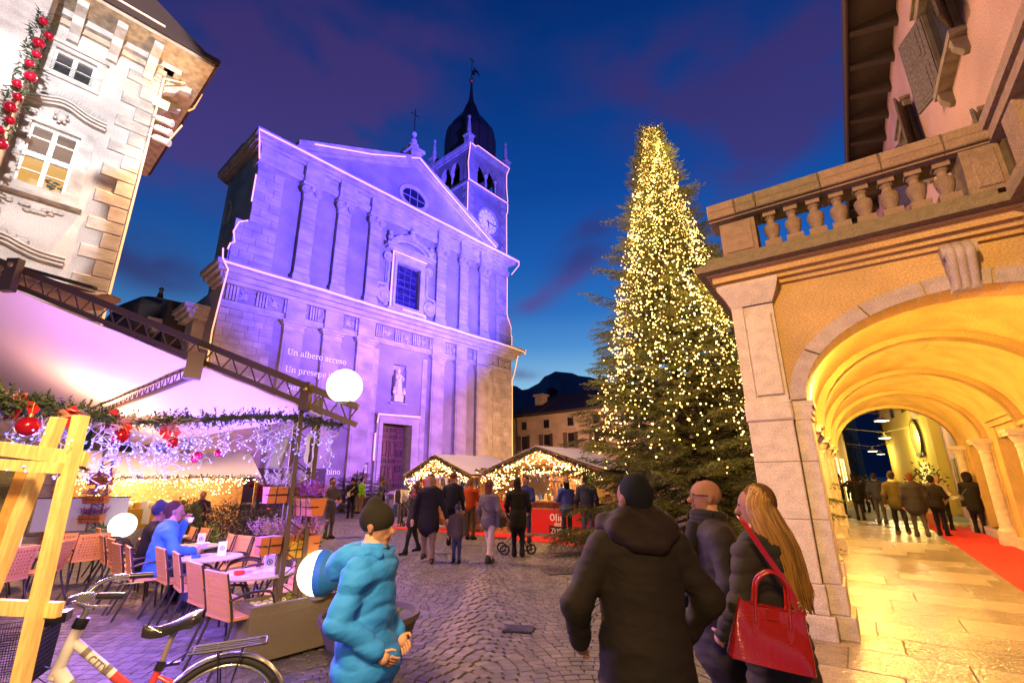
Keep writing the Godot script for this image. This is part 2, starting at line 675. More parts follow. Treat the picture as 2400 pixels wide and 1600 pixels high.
	if not cm.heightmap_enabled:
		cm.heightmap_enabled = true
		cm.heightmap_texture = tex["grain"]
		cm.heightmap_scale = 0.12
		cm.uv1_triplanar = true
		cm.uv1_scale = Vector3.ONE * 4.0
	var body := part("body", mb, cm, t, true)
	body.scale = Vector3.ONE * s
	# hair, hat, extras
	var hat: String = o.get("hat", "")
	var hb2 := MB.new()
	var X := []
	var hc := hair
	if hat == "beanie":
		hc = o.get("hatc", Color(0.02, 0.02, 0.02))
		X.append(bone(hd + hb * Vector3(0, 0.055, -0.014), hd + hb * Vector3(0, 0.05, 0.008), 0.103, 0.1, hc, 0.92, 1.02))
		X.append(bone(hd + hb * Vector3(0, 0.11, -0.02), hd + hb * Vector3(0, 0.14, -0.03), 0.07, 0.05, hc))
	elif hat == "hood":
		hc = jk
		X.append(bone(hd + hb * Vector3(0, 0.03, -0.035), hd + hb * Vector3(0, -0.06, -0.03), 0.125, 0.12, hc))
	elif hat == "brim":
		hc = o.get("hatc", Color(0.02, 0.02, 0.02))
		X.append(bone(hd + hb * Vector3(0, 0.075, 0.0), hd + hb * Vector3(0, 0.08, 0.0), 0.17, 0.17, hc, 1.0, 1.0))
		X[0][5] = 1.0
		X = [bone(hd + hb * Vector3(0, 0.10, -0.01), hd + hb * Vector3(0, 0.13, -0.01), 0.1, 0.09, hc)]
		hb2.col = hc
		hb2.lathe(PackedVector2Array([Vector2(0.0, 0.07), Vector2(0.17, 0.075), Vector2(0.17, 0.085), Vector2(0.0, 0.09)]), Transform3D(Basis(), hd + Vector3(0, 0, -0.01)), 14)
	elif hat == "bald":
		pass
	else:
		X.append(bone(hd + hb * Vector3(0, 0.058, -0.026), hd + hb * Vector3(0, 0.055, -0.02), 0.096, 0.095, hc, 0.9, 1.0))
		X.append(bone(hd + hb * Vector3(0, 0.02, -0.05), hd + hb * Vector3(0, -0.04, -0.05), 0.075, 0.06, hc, 1.05, 0.8))
	if o.get("long_hair", false):
		X.append(bone(hd + hb * Vector3(0, 0.0, -0.06), hd + hb * Vector3(0, -0.24, -0.085), 0.08, 0.07, hair, 1.15, 0.6))
	if X.size() > 0:
		skin(hb2, X, minf(cell * 0.6, 0.016), 0.03, 0.0, [], 0.0)
	if hb2.v.size() > 0:
		var hp := part("hat" if hat != "" else "hair", hb2, VC("hair_and_knit", 0.9), t, true)
		hp.scale = Vector3.ONE * s
	if o.has("scarf"):
		var sb := MB.new()
		sb.col = o["scarf"]
		sb.lathe(PackedVector2Array([Vector2(0.07, -0.04), Vector2(0.105, -0.02), Vector2(0.11, 0.02), Vector2(0.075, 0.045)]), Transform3D(Basis(), tor.call(0.55)), 12)
		var sp := part("scarf", sb, VC("hair_and_knit", 0.9), t, true)
		sp.scale = Vector3.ONE * s
	if o.has("bag"):
		var bb := MB.new()
		var bc: Vector3 = o.get("bag_at", Vector3(0.26, 0.86, 0.02))
		bb.box(bc, Vector3(0.1, 0.2, 0.28))
		var bg := part("shoulder_bag", bb, M("bag_%s" % str(o["bag"]), o["bag"], 0.6), t)
		bg.scale = Vector3.ONE * s
		bb = MB.new()
		bb.tube(smooth_path([bc + Vector3(0, 0.1, 0.1), Vector3(0.1, 1.36, 0.13), Vector3(-0.08, 1.45, 0.0), Vector3(0.1, 1.2, -0.14), bc + Vector3(0, 0.1, -0.1)], 3), 0.012, 0.012, 5)
		var stp := part("strap", bb, M("bag_%s" % str(o["bag"]), o["bag"], 0.6), bg)
	return t

# ------------------------------------------------------------------ camera, sky, lights
const PA := Vector3(0.8192, 0.0, 0.5736)     # along the arcade front, to the right
const PG := Vector3(0.5736, 0.0, -0.8192)    # along the arcade, into the distance
const CD := Vector3(0.6561, 0.0, -0.7547)    # along the church front, to the right
const CN := Vector3(0.7547, 0.0, 0.6561)     # out of the church front

func sky_image() -> Image:
	var w := 640
	var h := 320
	var im := Image.create(w, h, false, Image.FORMAT_RGBF)
	var f := FastNoiseLite.new()
	f.seed = 11
	f.frequency = 0.055
	f.fractal_octaves = 4
	f.domain_warp_enabled = true
	f.domain_warp_amplitude = 9.0
	f.domain_warp_frequency = 0.06
	# elevation -> clear sky colour
	var el := [-90.0, -4.0, 6.0, 11.0, 15.5, 20.0, 26.0, 34.0, 43.0, 53.0, 90.0]
	var cl := [Vector3(0.01, 0.012, 0.02), Vector3(0.02, 0.03, 0.06), Vector3(0.34, 0.55, 0.72), Vector3(0.24, 0.50, 0.74), Vector3(0.075, 0.27, 0.62), Vector3(0.025, 0.155, 0.50), Vector3(0.010, 0.10, 0.42), Vector3(0.004, 0.060, 0.31), Vector3(0.0015, 0.040, 0.225), Vector3(0.0006, 0.024, 0.15), Vector3(0.0004, 0.012, 0.08)]
	# soft cloud banks: azimuth, elevation, half width, half height, tilt, strength, tone (0 dark, 1 lit)
	var cb := [[-30.0, 45.0, 15.0, 8.0, 12.0, 0.9, 0.55], [-40.0, 33.0, 12.0, 6.0, -12.0, 0.85, 0.8], [-24.0, 38.0, 9.0, 8.0, 50.0, 0.75, 0.7], [-41.0, 20.5, 7.0, 2.6, -6.0, 0.9, 0.2],
		[10.0, 27.5, 5.5, 2.6, 35.0, 0.85, 0.25], [5.0, 22.0, 6.0, 1.3, 28.0, 0.8, 1.15], [2.0, 12.2, 3.6, 0.7, -4.0, 0.8, 0.7], [27.0, 42.0, 14.0, 6.5, -14.0, 0.85, 0.45], [38.0, 38.0, 9.0, 4.0, 25.0, 0.8, 0.5],
		[33.0, 34.0, 6.0, 3.0, 40.0, 0.8, 0.55], [75.0, 36.0, 18.0, 6.0, 10.0, 0.7, 0.5], [120.0, 42.0, 20.0, 7.0, -8.0, 0.7, 0.4], [178.0, 38.0, 22.0, 7.0, 6.0, 0.7, 0.4], [-150.0, 30.0, 18.0, 5.0, 8.0, 0.7, 0.4], [-95.0, 40.0, 20.0, 7.0, -10.0, 0.75, 0.5], [-70.0, 26.0, 12.0, 4.0, 8.0, 0.7, 0.5]]
	for y in h:
		var e := 90.0 - (y + 0.5) * 180.0 / h
		var k := 0
		while k < el.size() - 2 and e > el[k + 1]:
			k += 1
		var base: Vector3 = cl[k].lerp(cl[k + 1], clampf((e - el[k]) / (el[k + 1] - el[k]), 0.0, 1.0))
		for x in w:
			var az := (x + 0.5) * 360.0 / w
			if az > 180.0:
				az -= 360.0
			# the last light of the sunset lies in front, a little to the right
			var g := exp(-pow((az - 12.0) / 62.0, 2.0))
			var c := base * lerpf(0.5, 1.05, g)
			if e > 0.0:
				var dens := 0.0
				var tone := 0.0
				for b in cb:
					var da: float = az - b[0]
					if da > 180.0: da -= 360.0
					if da < -180.0: da += 360.0
					if absf(da) > 40.0 or absf(e - b[1]) > 24.0:
						continue
					da *= cos(deg_to_rad(e))
					var de: float = e - b[1]
					var ct := cos(deg_to_rad(b[4]))
					var sn := sin(deg_to_rad(b[4]))
					var u: float = (da * ct + de * sn) / b[2]
					var vv: float = (-da * sn + de * ct) / b[3]
					var q: float = exp(-(u * u + vv * vv) * 1.1) * b[5]
					tone += q * b[6]
					dens += q
				if dens > 0.01:
					tone /= dens
					var nz := f.get_noise_2d(az * cos(deg_to_rad(e)) * 1.6 + 200.0, e * 3.0)
					dens = clampf(dens * (0.95 + 1.0 * nz), 0.0, 0.86)
					dens = dens * dens * (2.2 - 1.3 * dens)
					var cc := Vector3(0.022, 0.010, 0.062).lerp(Vector3(0.10, 0.048, 0.22), tone)
					c = c.lerp(cc, clampf(dens * 0.82, 0.0, 0.8))
			im.set_pixel(x, y, Color(c.x, c.y, c.z))
	return im

func camera_sky_lights() -> void:
	var cam := Camera3D.new()
	cam.name = "camera"
	cam.fov = rad_to_deg(2.0 * atan(800.0 / 1090.0))
	cam.far = 4000.0
	cam.near = 0.05
	add_child(cam)
	cam.position = V(0, 1.7, 0)
	var pitch := atan(320.0 / 1090.0)
	cam.basis = Basis(Vector3.RIGHT, pitch) * Basis(Vector3.BACK, -atan(30.0 / 3714.0))
	var we := WorldEnvironment.new()
	we.name = "world_environment"
	var e := Environment.new()
	e.background_mode = Environment.BG_SKY
	e.tonemap_mode = Environment.TONE_MAPPER_LINEAR
	e.tonemap_exposure = 1.0
	e.sdfgi_enabled = true
	e.ssao_enabled = true
	e.ssil_enabled = true
	var s := Sky.new()
	var p := PanoramaSkyMaterial.new()
	p.panorama = ImageTexture.create_from_image(sky_image())
	s.sky_material = p
	e.sky = s
	e.background_energy_multiplier = 1.0
	we.environment = e
	add_child(we)
	# blue floods on the palace wall, aimed at the church
	spot(V(12.9, 8.6, -15.0), V(-9.5, 21.0, -32.0), Color(0.10, 0.055, 1.0), 9500.0, 30.0, 0.6, 0.3)
	spot(V(13.3, 8.6, -15.6), V(-3.0, 35.0, -44.0), Color(0.12, 0.08, 1.0), 7000.0, 17.0, 0.5, 0.3)
	spot(V(13.1, 8.3, -15.3), V(-5.0, 17.0, -37.0), Color(0.30, 0.25, 1.0), 950.0, 17.0, 0.9, 0.3)
	spot(V(12.7, 8.3, -14.7), V(-9.5, 6.0, -32.5), Color(0.30, 0.10, 1.0), 2600.0, 22.0, 1.0, 0.3)
	# white floods on the pale house, fixed under the eaves opposite
	spot(V(0.25, 12.6, 2.6), V(-14.1, 14.4, -11.0), Color(0.95, 0.93, 1.0), 850.0, 12.0, 0.2, 0.1)
	spot(V(0.45, 12.6, 2.3), V(-15.0, 8.8, -10.2), Color(1.0, 0.92, 0.94), 600.0, 10.5, 0.2, 0.1)
	# unseen street lanterns around the viewer, sodium orange; the last two are added awning fill
	omni(V(-0.4, 3.2, 1.4), Color(1.0, 0.55, 0.20), 15.0, 0.2)
	spot(V(-3.6, 6.6, 2.8), V(4.7, 3.7, -5.4), Color(1.0, 0.58, 0.24), 190.0, 23.0, 0.7, 0.2)
	spot(V(-0.8, 3.3, -0.6), V(-2.6, 0.6, -3.6), Color(1.0, 0.64, 0.28), 30.0, 40.0, 0.8, 0.2)
	omni(V(-6.4, 2.35, -7.2), Color(1.0, 0.50, 0.26), 7.0, 0.25)  # added fill under the awning, brightens the canvas
	omni(V(-5.6, 1.9, -4.3), Color(1.0, 0.46, 0.24), 3.2, 0.25)
	# sodium street lights over the square
	omni(V(-2.0, 4.6, -26.5), Color(1.0, 0.40, 0.20), 34.0, 0.3)
	omni(V(-15.0, 4.6, -20.5), Color(1.0, 0.42, 0.24), 34.0, 0.3)
	omni(V(4.2, 4.8, -37.0), Color(1.0, 0.46, 0.20), 90.0, 0.3)
	omni(V(11.0, 5.5, -34.0), Color(1.0, 0.50, 0.22), 70.0, 0.3)

# ------------------------------------------------------------------ the church
func rope(called: String, pts: Array, parent: Node, r := 0.045, m: Material = null) -> void:
	var b = MB.new()
	b.tube(PackedVector3Array(pts), r, r, 5)
	part(called, b, m if m else E("rope_glow", Color(1.0, 0.36, 0.06), 1.35), parent)

func blocks(parent: Node, s0: float, s1: float, y0: float, y1: float, z: float, ch: float, bl: float, called := "stone_block", depth := 0.05, gap := 0.007, only := 999) -> void:
	var y = y0
	var row = 0
	while y < y1 - 0.1 and only > 0:
		var hh = minf(ch * rng.randf_range(0.9, 1.1), y1 - y)
		if y1 - y - hh < ch * 0.4:
			hh = y1 - y
		var x = s0
		var first = true
		while x < s1 - 0.02:
			var ww = bl * rng.randf_range(0.75, 1.3)
			if first and row % 2 == 1:
				ww *= 0.55
			first = false
			if s1 - x - ww < bl * 0.4:
				ww = s1 - x
			var b = MB.new()
			b.stone(V(x + ww / 2, y + hh / 2, z + rng.randf_range(-0.008, 0.012)), V(ww - gap * 2, hh - gap * 2, depth), 0.012)
			part(called, b, mats["church_stone_%d" % rng.randi_range(0, 3)], parent)
			x += ww
		y += hh
		row += 1

func wall_with_hole(b: MB, x0: float, x1: float, y0: float, y1: float, hx0: float, hx1: float, hy0: float, hy1: float, z0: float, z1: float) -> void:
	if hx0 > x0: b.bx(x0, hx0, y0, y1, z0, z1)
	if x1 > hx1: b.bx(hx1, x1, y0, y1, z0, z1)
	if hy0 > y0: b.bx(hx0, hx1, y0, hy0, z0, z1)
	if y1 > hy1: b.bx(hx0, hx1, hy1, y1, z0, z1)

func arch_ring(b: MB, cx: float, cy: float, rx: float, ry: float, tx: float, z0: float, z1: float, a0: float, a1: float, k: int) -> void:
	for j in k:
		var t0 = lerpf(a0, a1, float(j) / k)
		var t1 = lerpf(a0, a1, float(j + 1) / k)
		var i0 = Vector2(cx + rx * cos(t0), cy + ry * sin(t0))
		var i1 = Vector2(cx + rx * cos(t1), cy + ry * sin(t1))
		var o0 = Vector2(cx + (rx + tx) * cos(t0), cy + (ry + tx) * sin(t0))
		var o1 = Vector2(cx + (rx + tx) * cos(t1), cy + (ry + tx) * sin(t1))
		b.quad(V(i0.x, i0.y, z1), V(o0.x, o0.y, z1), V(o1.x, o1.y, z1), V(i1.x, i1.y, z1))
		b.quad(V(o0.x, o0.y, z1), V(o0.x, o0.y, z0), V(o1.x, o1.y, z0), V(o1.x, o1.y, z1))
		b.quad(V(i0.x, i0.y, z0), V(i0.x, i0.y, z1), V(i1.x, i1.y, z1), V(i1.x, i1.y, z0))

func urn(b: MB, at: Vector3, s: float) -> void:
	b.lathe(PackedVector2Array([Vector2(0.16, 0), Vector2(0.16, 0.1), Vector2(0.08, 0.16), Vector2(0.2, 0.4), Vector2(0.2, 0.55), Vector2(0.1, 0.66), Vector2(0.13, 0.72), Vector2(0.15, 0.85), Vector2(0.0, 1.0)]), Transform3D(Basis().scaled(Vector3.ONE * s), at), 10)

func volute(b: MB, c: Vector3, r: float, depth: float) -> void:
	b.lathe(PackedVector2Array([Vector2(0, 0), Vector2(r, 0), Vector2(r, depth), Vector2(r * 0.8, depth), Vector2(r * 0.72, depth * 0.75), Vector2(r * 0.45, depth * 0.75), Vector2(r * 0.4, depth * 1.05), Vector2(0, depth * 1.05)]), Transform3D(Basis(Vector3.RIGHT, PI / 2), c), 16, false)

func church() -> void:
	var coarse = noise_tex("stain", 0.006, FastNoiseLite.TYPE_SIMPLEX_SMOOTH, 0.74, 1.1, 5, 512, 3, 20.0)
	var fine = noise_tex("grain", 0.05, FastNoiseLite.TYPE_SIMPLEX, 0.72, 1.1, 4, 512, 4)
	for k in 4:
		var tone: float = [0.43, 0.40, 0.46, 0.37][k]
		MT("church_stone_%d" % k, Color(tone, tone * 0.95, tone * 0.9), 0.85, coarse, 0.22, fine, 1.2, 0.9)
	var plaster = MT("church_plaster", Color(0.31, 0.29, 0.30), 0.9, coarse, 0.13, fine, 0.8, 0.5)
	var stone = MT("church_dressed", Color(0.46, 0.44, 0.42), 0.8, coarse, 0.3, fine, 1.0, 0.8)
	var rubble = MT("church_rubble", Color(0.40, 0.36, 0.33), 0.9, coarse, 0.35, fine, 2.5, 0.7)
	var dark = M("dark_void", Color(0.01, 0.01, 0.014), 0.6)
	var glass = M("leaded_glass", Color(0.012, 0.012, 0.03), 0.15)
	var lead = M("lead_cames", Color(0.09, 0.08, 0.09), 0.6)
	var roofm = M("church_roof", Color(0.03, 0.025, 0.025), 0.8)
	var ch = thing("church", "tall pale stone church with pediment, flooded in blue and violet light", "church", V(-8.7, 0, -33.0), 49.0)

	var b = MB.new()
	# lower storey, holes for door and niche
	wall_with_hole(b, -11.6, 13.1, 0, 6.4, -0.68, 1.83, 0.93, 5.42, -1.2, 0)
	wall_with_hole(b, -11.6, 13.1, 6.4, 12.4, -0.02, 1.24, 7.05, 10.1, -1.2, 0)
	b.bx(-11.6, 13.1, 0, 12.4, -9.0, -1.2)
	part("lower_wall", b, plaster, ch)
	b = MB.new()
	wall_with_hole(b, -10.85, 12.45, 13.45, 20.8, -0.36, 1.92, 14.3, 17.8, -0.6, -0.05)
	b.bx(-10.85, 12.45, 13.45, 22.0, -5.6, -0.6)
	# stepped curve at both ends of the upper storey
	for sgn in [-1.0, 1.0]:
		var e0 = -10.85 if sgn < 0 else 12.45
		var pf = PackedVector2Array()
		for q in [[0, 13.45], [0.78, 13.45], [0.78, 14.6], [0.66, 14.75], [0.62, 14.95], [0.5, 15.05], [0.66, 15.5], [0.6, 16.0], [0.35, 16.5], [0, 16.65]]:
			pf.push_back(Vector2(e0 + sgn * q[0], q[1]))
		b.prism(pf, -1.6, -0.052)
	part("upper_wall", b, plaster, ch)

	# cornice between the storeys
	b = MB.new()
	b.bx(-11.75, 13.25, 12.4, 12.62, -1.5, 0.3)
	b.bx(-11.95, 13.5, 12.62, 12.92, -1.7, 0.5)
	b.bx(-12.15, 13.8, 12.92, 13.2, -1.9, 0.72)
	b.bx(-12.3, 14.15, 13.2, 13.5, -2.1, 0.92)
	part("cornice", b, stone, ch)
	b = MB.new()
	b.bx(-11.68, 13.18, 11.05, 11.2, 0, 0.12)
	b.bx(-11.65, 13.15, 11.2, 11.46, 0, 0.07)
	part("architrave", b, stone, ch)
	b = MB.new()
	var x = -11.4
	while x < 12.9:   # fluted blocks of the frieze
		for k in 4:
			b.bx(x + k * 0.17, x + k * 0.17 + 0.11, 11.5, 12.36, 0, 0.14)
		for k in 5:   # carved trophies between them
			var c0 = V(x + 1.05 + rng.randf_range(-0.2, 0.2), 11.93 + rng.randf_range(-0.15, 0.15), 0.03)
			var an = rng.randf_range(-1.1, 1.1)
			b.bar(c0 - V(cos(an), sin(an), 0) * 0.36, c0 + V(cos(an), sin(an), 0) * 0.36, 0.07, 0.09, Vector3.BACK)
		b.ball(V(x + 1.05, 11.93, 0.0), V(0.2, 0.22, 0.1), 8, 5)
		x += 1.62
	var fr = part("frieze", b, stone, ch)

	# pilasters
	for q in [[-8.05, -6.85], [-5.55, -4.3], [-3.1, -1.8], [3.45, 4.7], [5.97, 7.2], [8.37, 9.8]]:
		b = MB.new()
		b.bx(q[0], q[1], 1.0, 10.4, 0, 0.24)
		b.bx(q[0] - 0.08, q[1] + 0.08, 0, 1.0, 0, 0.34)
		b.bx(q[0] + 0.14, q[1] - 0.14, 1.6, 9.9, 0.24, 0.262)
		b.bx(q[0], q[1], 11.05, 12.4, 0, 0.22)
		var pl = part("lower_pilaster", b, mats["church_stone_%d" % rng.randi_range(0, 2)], ch)
		b = MB.new()
		b.bx(q[0] - 0.03, q[1] + 0.03, 10.4, 10.52, 0, 0.28)
		b.bx(q[0] - 0.02, q[1] + 0.02, 10.52, 10.75, 0, 0.26)
		b.bx(q[0] - 0.12, q[1] + 0.12, 10.75, 10.88, 0, 0.36)
		b.bx(q[0] - 0.22, q[1] + 0.22, 10.88, 11.05, 0, 0.46)
		part("capital", b, stone, pl)
	for q in [[-7.95, -6.98], [-5.45, -4.5], [-2.9, -1.94], [3.57, 4.56], [6.15, 7.15], [8.65, 9.72]]:
		b = MB.new()
		b.bx(q[0] + 0.02, q[1] - 0.02, 14.3, 19.7, -0.05, 0.22)
		var pl = part("upper_pilaster", b, mortar_stone(), ch)
		var y = 14.34
		while y < 19.6:
			var hh = minf(rng.randf_range(0.36, 0.5), 19.66 - y)
			b = MB.new()
			b.stone(V((q[0] + q[1]) / 2, y + hh / 2, 0.235), V(q[1] - q[0] - 0.005, hh - 0.02, 0.05), 0.012)
			part("stone_block", b, mats["church_stone_%d" % rng.randi_range(0, 2)], pl)
			y += hh
		b = MB.new()
		b.bx(q[0] - 0.12, q[1] + 0.12, 13.5, 13.75, -0.05, 0.4)
		b.bx(q[0] - 0.08, q[1] + 0.08, 13.75, 14.12, -0.05, 0.34)
		b.bx(q[0] - 0.02, q[1] + 0.02, 14.12, 14.3, -0.05, 0.29)
		part("base", b, stone, pl)
		b = MB.new()
		b.bx(q[0] - 0.02, q[1] + 0.02, 19.7, 20.25, -0.05, 0.25)
		b.bx(q[0] - 0.2, q[1] + 0.2, 20.55, 20.76, -0.05, 0.48)
		b.bx(q[0] - 0.05, q[1] + 0.05, 20.25, 20.55, -0.05, 0.36)
		for s in [q[0] + 0.04, q[1] - 0.04]:
			volute(b, V(s, 20.22, 0.22), 0.27, 0.2)
		b.ball(V((q[0] + q[1]) / 2, 20.45, 0.38), V(0.18, 0.16, 0.14), 8, 5)
		part("capital", b, stone, pl)

	# stonework that can be told apart
	blocks(ch, -10.83, -9.2, 16.7, 20.55, 0.0, 0.52, 0.95)
	blocks(ch, -11.55, -9.2, 13.62, 16.6, -0.005, 0.5, 0.95)
	blocks(ch, 11.0, 12.43, 16.7, 20.6, 0.0, 0.52, 0.95)
	blocks(ch, 11.0, 13.1, 13.62, 16.6, -0.005, 0.5, 0.95)
	blocks(ch, -11.58, -8.6, 6.6, 11.0, 0.0, 0.4, 0.66)
	blocks(ch, 10.55, 13.06, 1.0, 11.0, 0.0, 0.42, 0.8)
	b = MB.new()
	b.bx(-11.7, -8.3, 0, 6.55, -0.1, 0.05)
	b.bx(-11.75, 13.2, 0, 0.9, -0.1, 0.12)
	part("plinth", b, rubble, ch)
	b = MB.new()
	for q in [[9.9, 10.5], [-1.75, -1.25], [2.65, 3.1]]:
		b = MB.new()
		b.bx(q[0], q[1], 1.0, 10.6, 0, 0.06)
		part("wall_strip", b, stone, ch)

	# entablature and pediment
	b = MB.new()
	b.bx(-10.95, 12.55, 20.78, 21.0, -0.6, 0.28)
	b.bx(-11.0, 12.6, 21.0, 21.25, -0.6, 0.33)
	b.bx(-10.88, 12.48, 21.25, 21.95, -0.6, 0.2)
	b.bx(-11.1, 12.75, 21.95, 22.15, -5.9, 0.42)
	b.bx(-11.3, 13.1, 22.15, 22.38, -6.05, 0.62)
	b.bx(-11.45, 13.55, 22.38, 22.72, -6.2, 0.85)
	for q in [[-8.1, -6.8], [-5.6, -4.35], [-3.05, -1.8], [3.4, 4.7], [6.0, 7.3], [8.5, 9.85]]:
		b.bx(q[0], q[1], 20.79, 22.14, 0.1, 0.5)
	part("entablature", b, stone, ch)
	b = MB.new()
	b.prism(PackedVector2Array([Vector2(-8.3, 22.7), Vector2(9.9, 22.7), Vector2(0.8, 27.0)]), -5.0, 0.05)
	part("tympanum", b, plaster, ch)
	b = MB.new()
	for w in [[0.0, 0.35, 0.72], [0.35, 0.62, 0.5], [0.62, 0.9, 0.3]]:
		var t0: float = w[0]
		var t1: float = w[1]
		b.prism(PackedVector2Array([Vector2(-8.9, 22.75 + 0.62 - t0), Vector2(0.8, 27.75 - t0), Vector2(10.5, 22.75 + 0.62 - t0), Vector2(10.5, 22.75 + 0.62 - t1), Vector2(0.8, 27.75 - t1), Vector2(-8.9, 22.75 + 0.62 - t1)]), -1.5, w[2])
	part("raking_cornice", b, stone, ch)
	b = MB.new()
	b.prism(PackedVector2Array([Vector2(-11.5, 22.72), Vector2(13.6, 22.72), Vector2(9.0, 23.6), Vector2(0.8, 27.7), Vector2(-7.4, 23.6)]), -6.25, -1.55)
	part("roof", b, roofm, ch)
	# oval window
	b = MB.new()
	arch_ring(b, 0.9, 23.65 + 0.35, 1.15, 0.78, 0.34, -0.3, 0.16, 0, TAU, 28)
	var oc = part("oval_window_frame", b, stone, ch)
	b = MB.new()
	var op = PackedVector2Array()
	for k in 28:
		op.push_back(Vector2(0.9 + 1.16 * cos(TAU * k / 28), 24.0 + 0.79 * sin(TAU * k / 28)))
	b.prism(op, 0.0, 0.07)
	part("pane", b, glass, oc)
	b = MB.new()
	for k in [-0.38, 0.38]:
		b.bx(0.9 + k - 0.02, 0.9 + k + 0.02, 23.25, 24.75, 0.07, 0.1)
	b.bx(-0.25, 2.05, 23.98, 24.02, 0.07, 0.104)
	part("glazing_bar", b, E("oval_bar_lit", Color(0.12, 0.1, 0.6), 0.0) if false else stone, oc)
	# finial
	b = MB.new()
	b.bx(0.3, 1.3, 27.5, 28.5, -0.8, 0.2)
	b.bx(0.05, 1.55, 28.5, 28.75, -1.05, 0.45)
	b.lathe(PackedVector2Array([Vector2(0.62, 28.75), Vector2(0.5, 28.9), Vector2(0.4, 29.2), Vector2(0.48, 29.3), Vector2(0.25, 29.5), Vector2(0.3, 29.8), Vector2(0.16, 30.1), Vector2(0.13, 30.25), Vector2(0.24, 30.42), Vector2(0.24, 30.6), Vector2(0.03, 30.8)]), Transform3D(Basis(), V(0.8, 0, -0.3)), 10)
	var fin = part("finial", b, stone, ch)
	b = MB.new()
	b.bx(0.77, 0.83, 30.7, 33.2, -0.33, -0.27)
	b.bx(0.38, 1.22, 32.55, 32.61, -0.325, -0.275)
	part("cross", b, M("wrought_iron", Color(0.02, 0.02, 0.022), 0.5, 0.6), fin)

	# great window
	b = MB.new()
	wall_with_hole(b, -0.8, 2.42, 13.95, 18.6, -0.34, 1.9, 14.32, 17.78, -0.05, 0.16)
	wall_with_hole(b, -0.55, 2.15, 14.1, 18.2, -0.34, 1.9, 14.32, 17.78, 0.16, 0.24)
	b.bx(-1.0, 2.6, 13.55, 13.95, -0.05, 0.3)
	var win = part("great_window_frame", b, stone, ch)
	b = MB.new()
	b.bx(-0.36, 1.92, 14.3, 17.8, -0.4, -0.34)
	part("pane", b, MT("stained_glass", Color(0.035, 0.028, 0.11), 0.3, noise_tex("figures", 0.03, FastNoiseLite.TYPE_CELLULAR, 0.1, 1.3, 3, 256, 8), 0.5), win)
	for k in 5:
		b = MB.new()
		b.bx(-0.36, 1.92, 14.9 + k * 0.58 - 0.015, 14.9 + k * 0.58 + 0.015, -0.34, -0.31)
		part("glazing_bar", b, lead, win)
	for k in 3:
		b = MB.new()
		b.bx(0.2 + k * 0.57 - 0.015, 0.2 + k * 0.57 + 0.015, 14.3, 17.8, -0.34, -0.312)
		part("glazing_bar", b, lead, win)
	b = MB.new()
	b.bx(-1.35, 3.0, 18.6, 18.78, -0.05, 0.42)
	b.bx(-1.5, 3.15, 18.78, 19.0, -0.05, 0.56)
	part("lintel", b, stone, win)
	b = MB.new()
	for k in 13:
		var a0 = lerpf(0.2, PI - 0.2, k / 13.0)
		var a1 = lerpf(0.2, PI - 0.2, (k + 0.94) / 13.0)
		arch_ring(b, 0.83, 18.75, 1.75, 1.05, 0.36, -0.05, 0.5, a0, a1, 2)
	arch_ring(b, 0.83, 18.75, 1.55, 0.9, 0.2, -0.05, 0.3, 0.2, PI - 0.2, 14)
	part("arched_pediment", b, stone, win)
	b = MB.new()
	urn(b, V(-1.15, 19.0, 0.25), 1.15)
	urn(b, V(2.8, 19.0, 0.25), 1.15)
	b.bx(0.5, 1.16, 20.0, 20.3, 0, 0.4)
	volute(b, V(0.45, 20.15, 0.1), 0.22, 0.25); volute(b, V(1.21, 20.15, 0.1), 0.22, 0.25)
	b.ball(V(0.83, 20.75, 0.3), V(0.24, 0.28, 0.22), 10, 7)
	b.ball(V(0.83, 20.4, 0.3), V(0.3, 0.25, 0.2), 10, 7)
	part("urn", b, stone, win)
	b = MB.new()
	for sg in [-1.0, 1.0]:
		var cx = 0.81 + sg * 2.15
		volute(b, V(cx, 14.75, -0.04), 0.62, 0.24)
		volute(b, V(cx - sg * 0.2, 17.9, -0.04), 0.4, 0.24)
		var pts = smooth_path([V(cx + sg * 0.55, 15.0, 0.06), V(cx + sg * 0.5, 15.6, 0.06), V(cx - sg * 0.25, 15.75, 0.06), V(cx - sg * 0.32, 16.6, 0.06), V(cx - sg * 0.35, 17.9, 0.06)], 4)
		b.tube(pts, 0.15, 0.13, 6)
		b.bx(cx - sg * 0.3 - 0.18, cx - sg * 0.3 + 0.18, 14.0, 17.9, -0.05, 0.05)
	part("scroll", b, stone, win)

	# niche with its statue
	b = MB.new()
	b.lathe(PackedVector2Array([Vector2(0.63, 7.05), Vector2(0.63, 9.45), Vector2(0.56, 9.76), Vector2(0.4, 9.98), Vector2(0.2, 10.08), Vector2(0.0, 10.1)]), Transform3D(Basis(), V(0.61, 0, 0.0)), 14, true, 0.0, PI)
	b.bx(-0.02, 1.24, 6.95, 7.06, -0.7, 0)
	b.bx(-0.15, 1.37, 6.85, 6.95, 0, 0.18)
	part("niche", b, stone, ch)
	b = MB.new()
	wall_with_hole(b, -0.02, 1.24, 9.45, 10.1, 0.05, 1.17, 9.45, 9.8, -0.02, 0.004)
	part("niche_head", b, plaster, ch)
	b = MB.new()
	b.bx(0.25, 1.0, 7.05, 7.55, -0.45, 0.1)
	b.lathe(PackedVector2Array([Vector2(0.3, 7.5), Vector2(0.34, 7.7), Vector2(0.24, 8.4), Vector2(0.26, 8.85), Vector2(0.2, 9.05), Vector2(0.08, 9.15), Vector2(0.07, 9.2), Vector2(0.12, 9.32), Vector2(0.11, 9.45), Vector2(0.0, 9.55)]), Transform3D(Basis(), V(0.62, 0, -0.12)), 12)
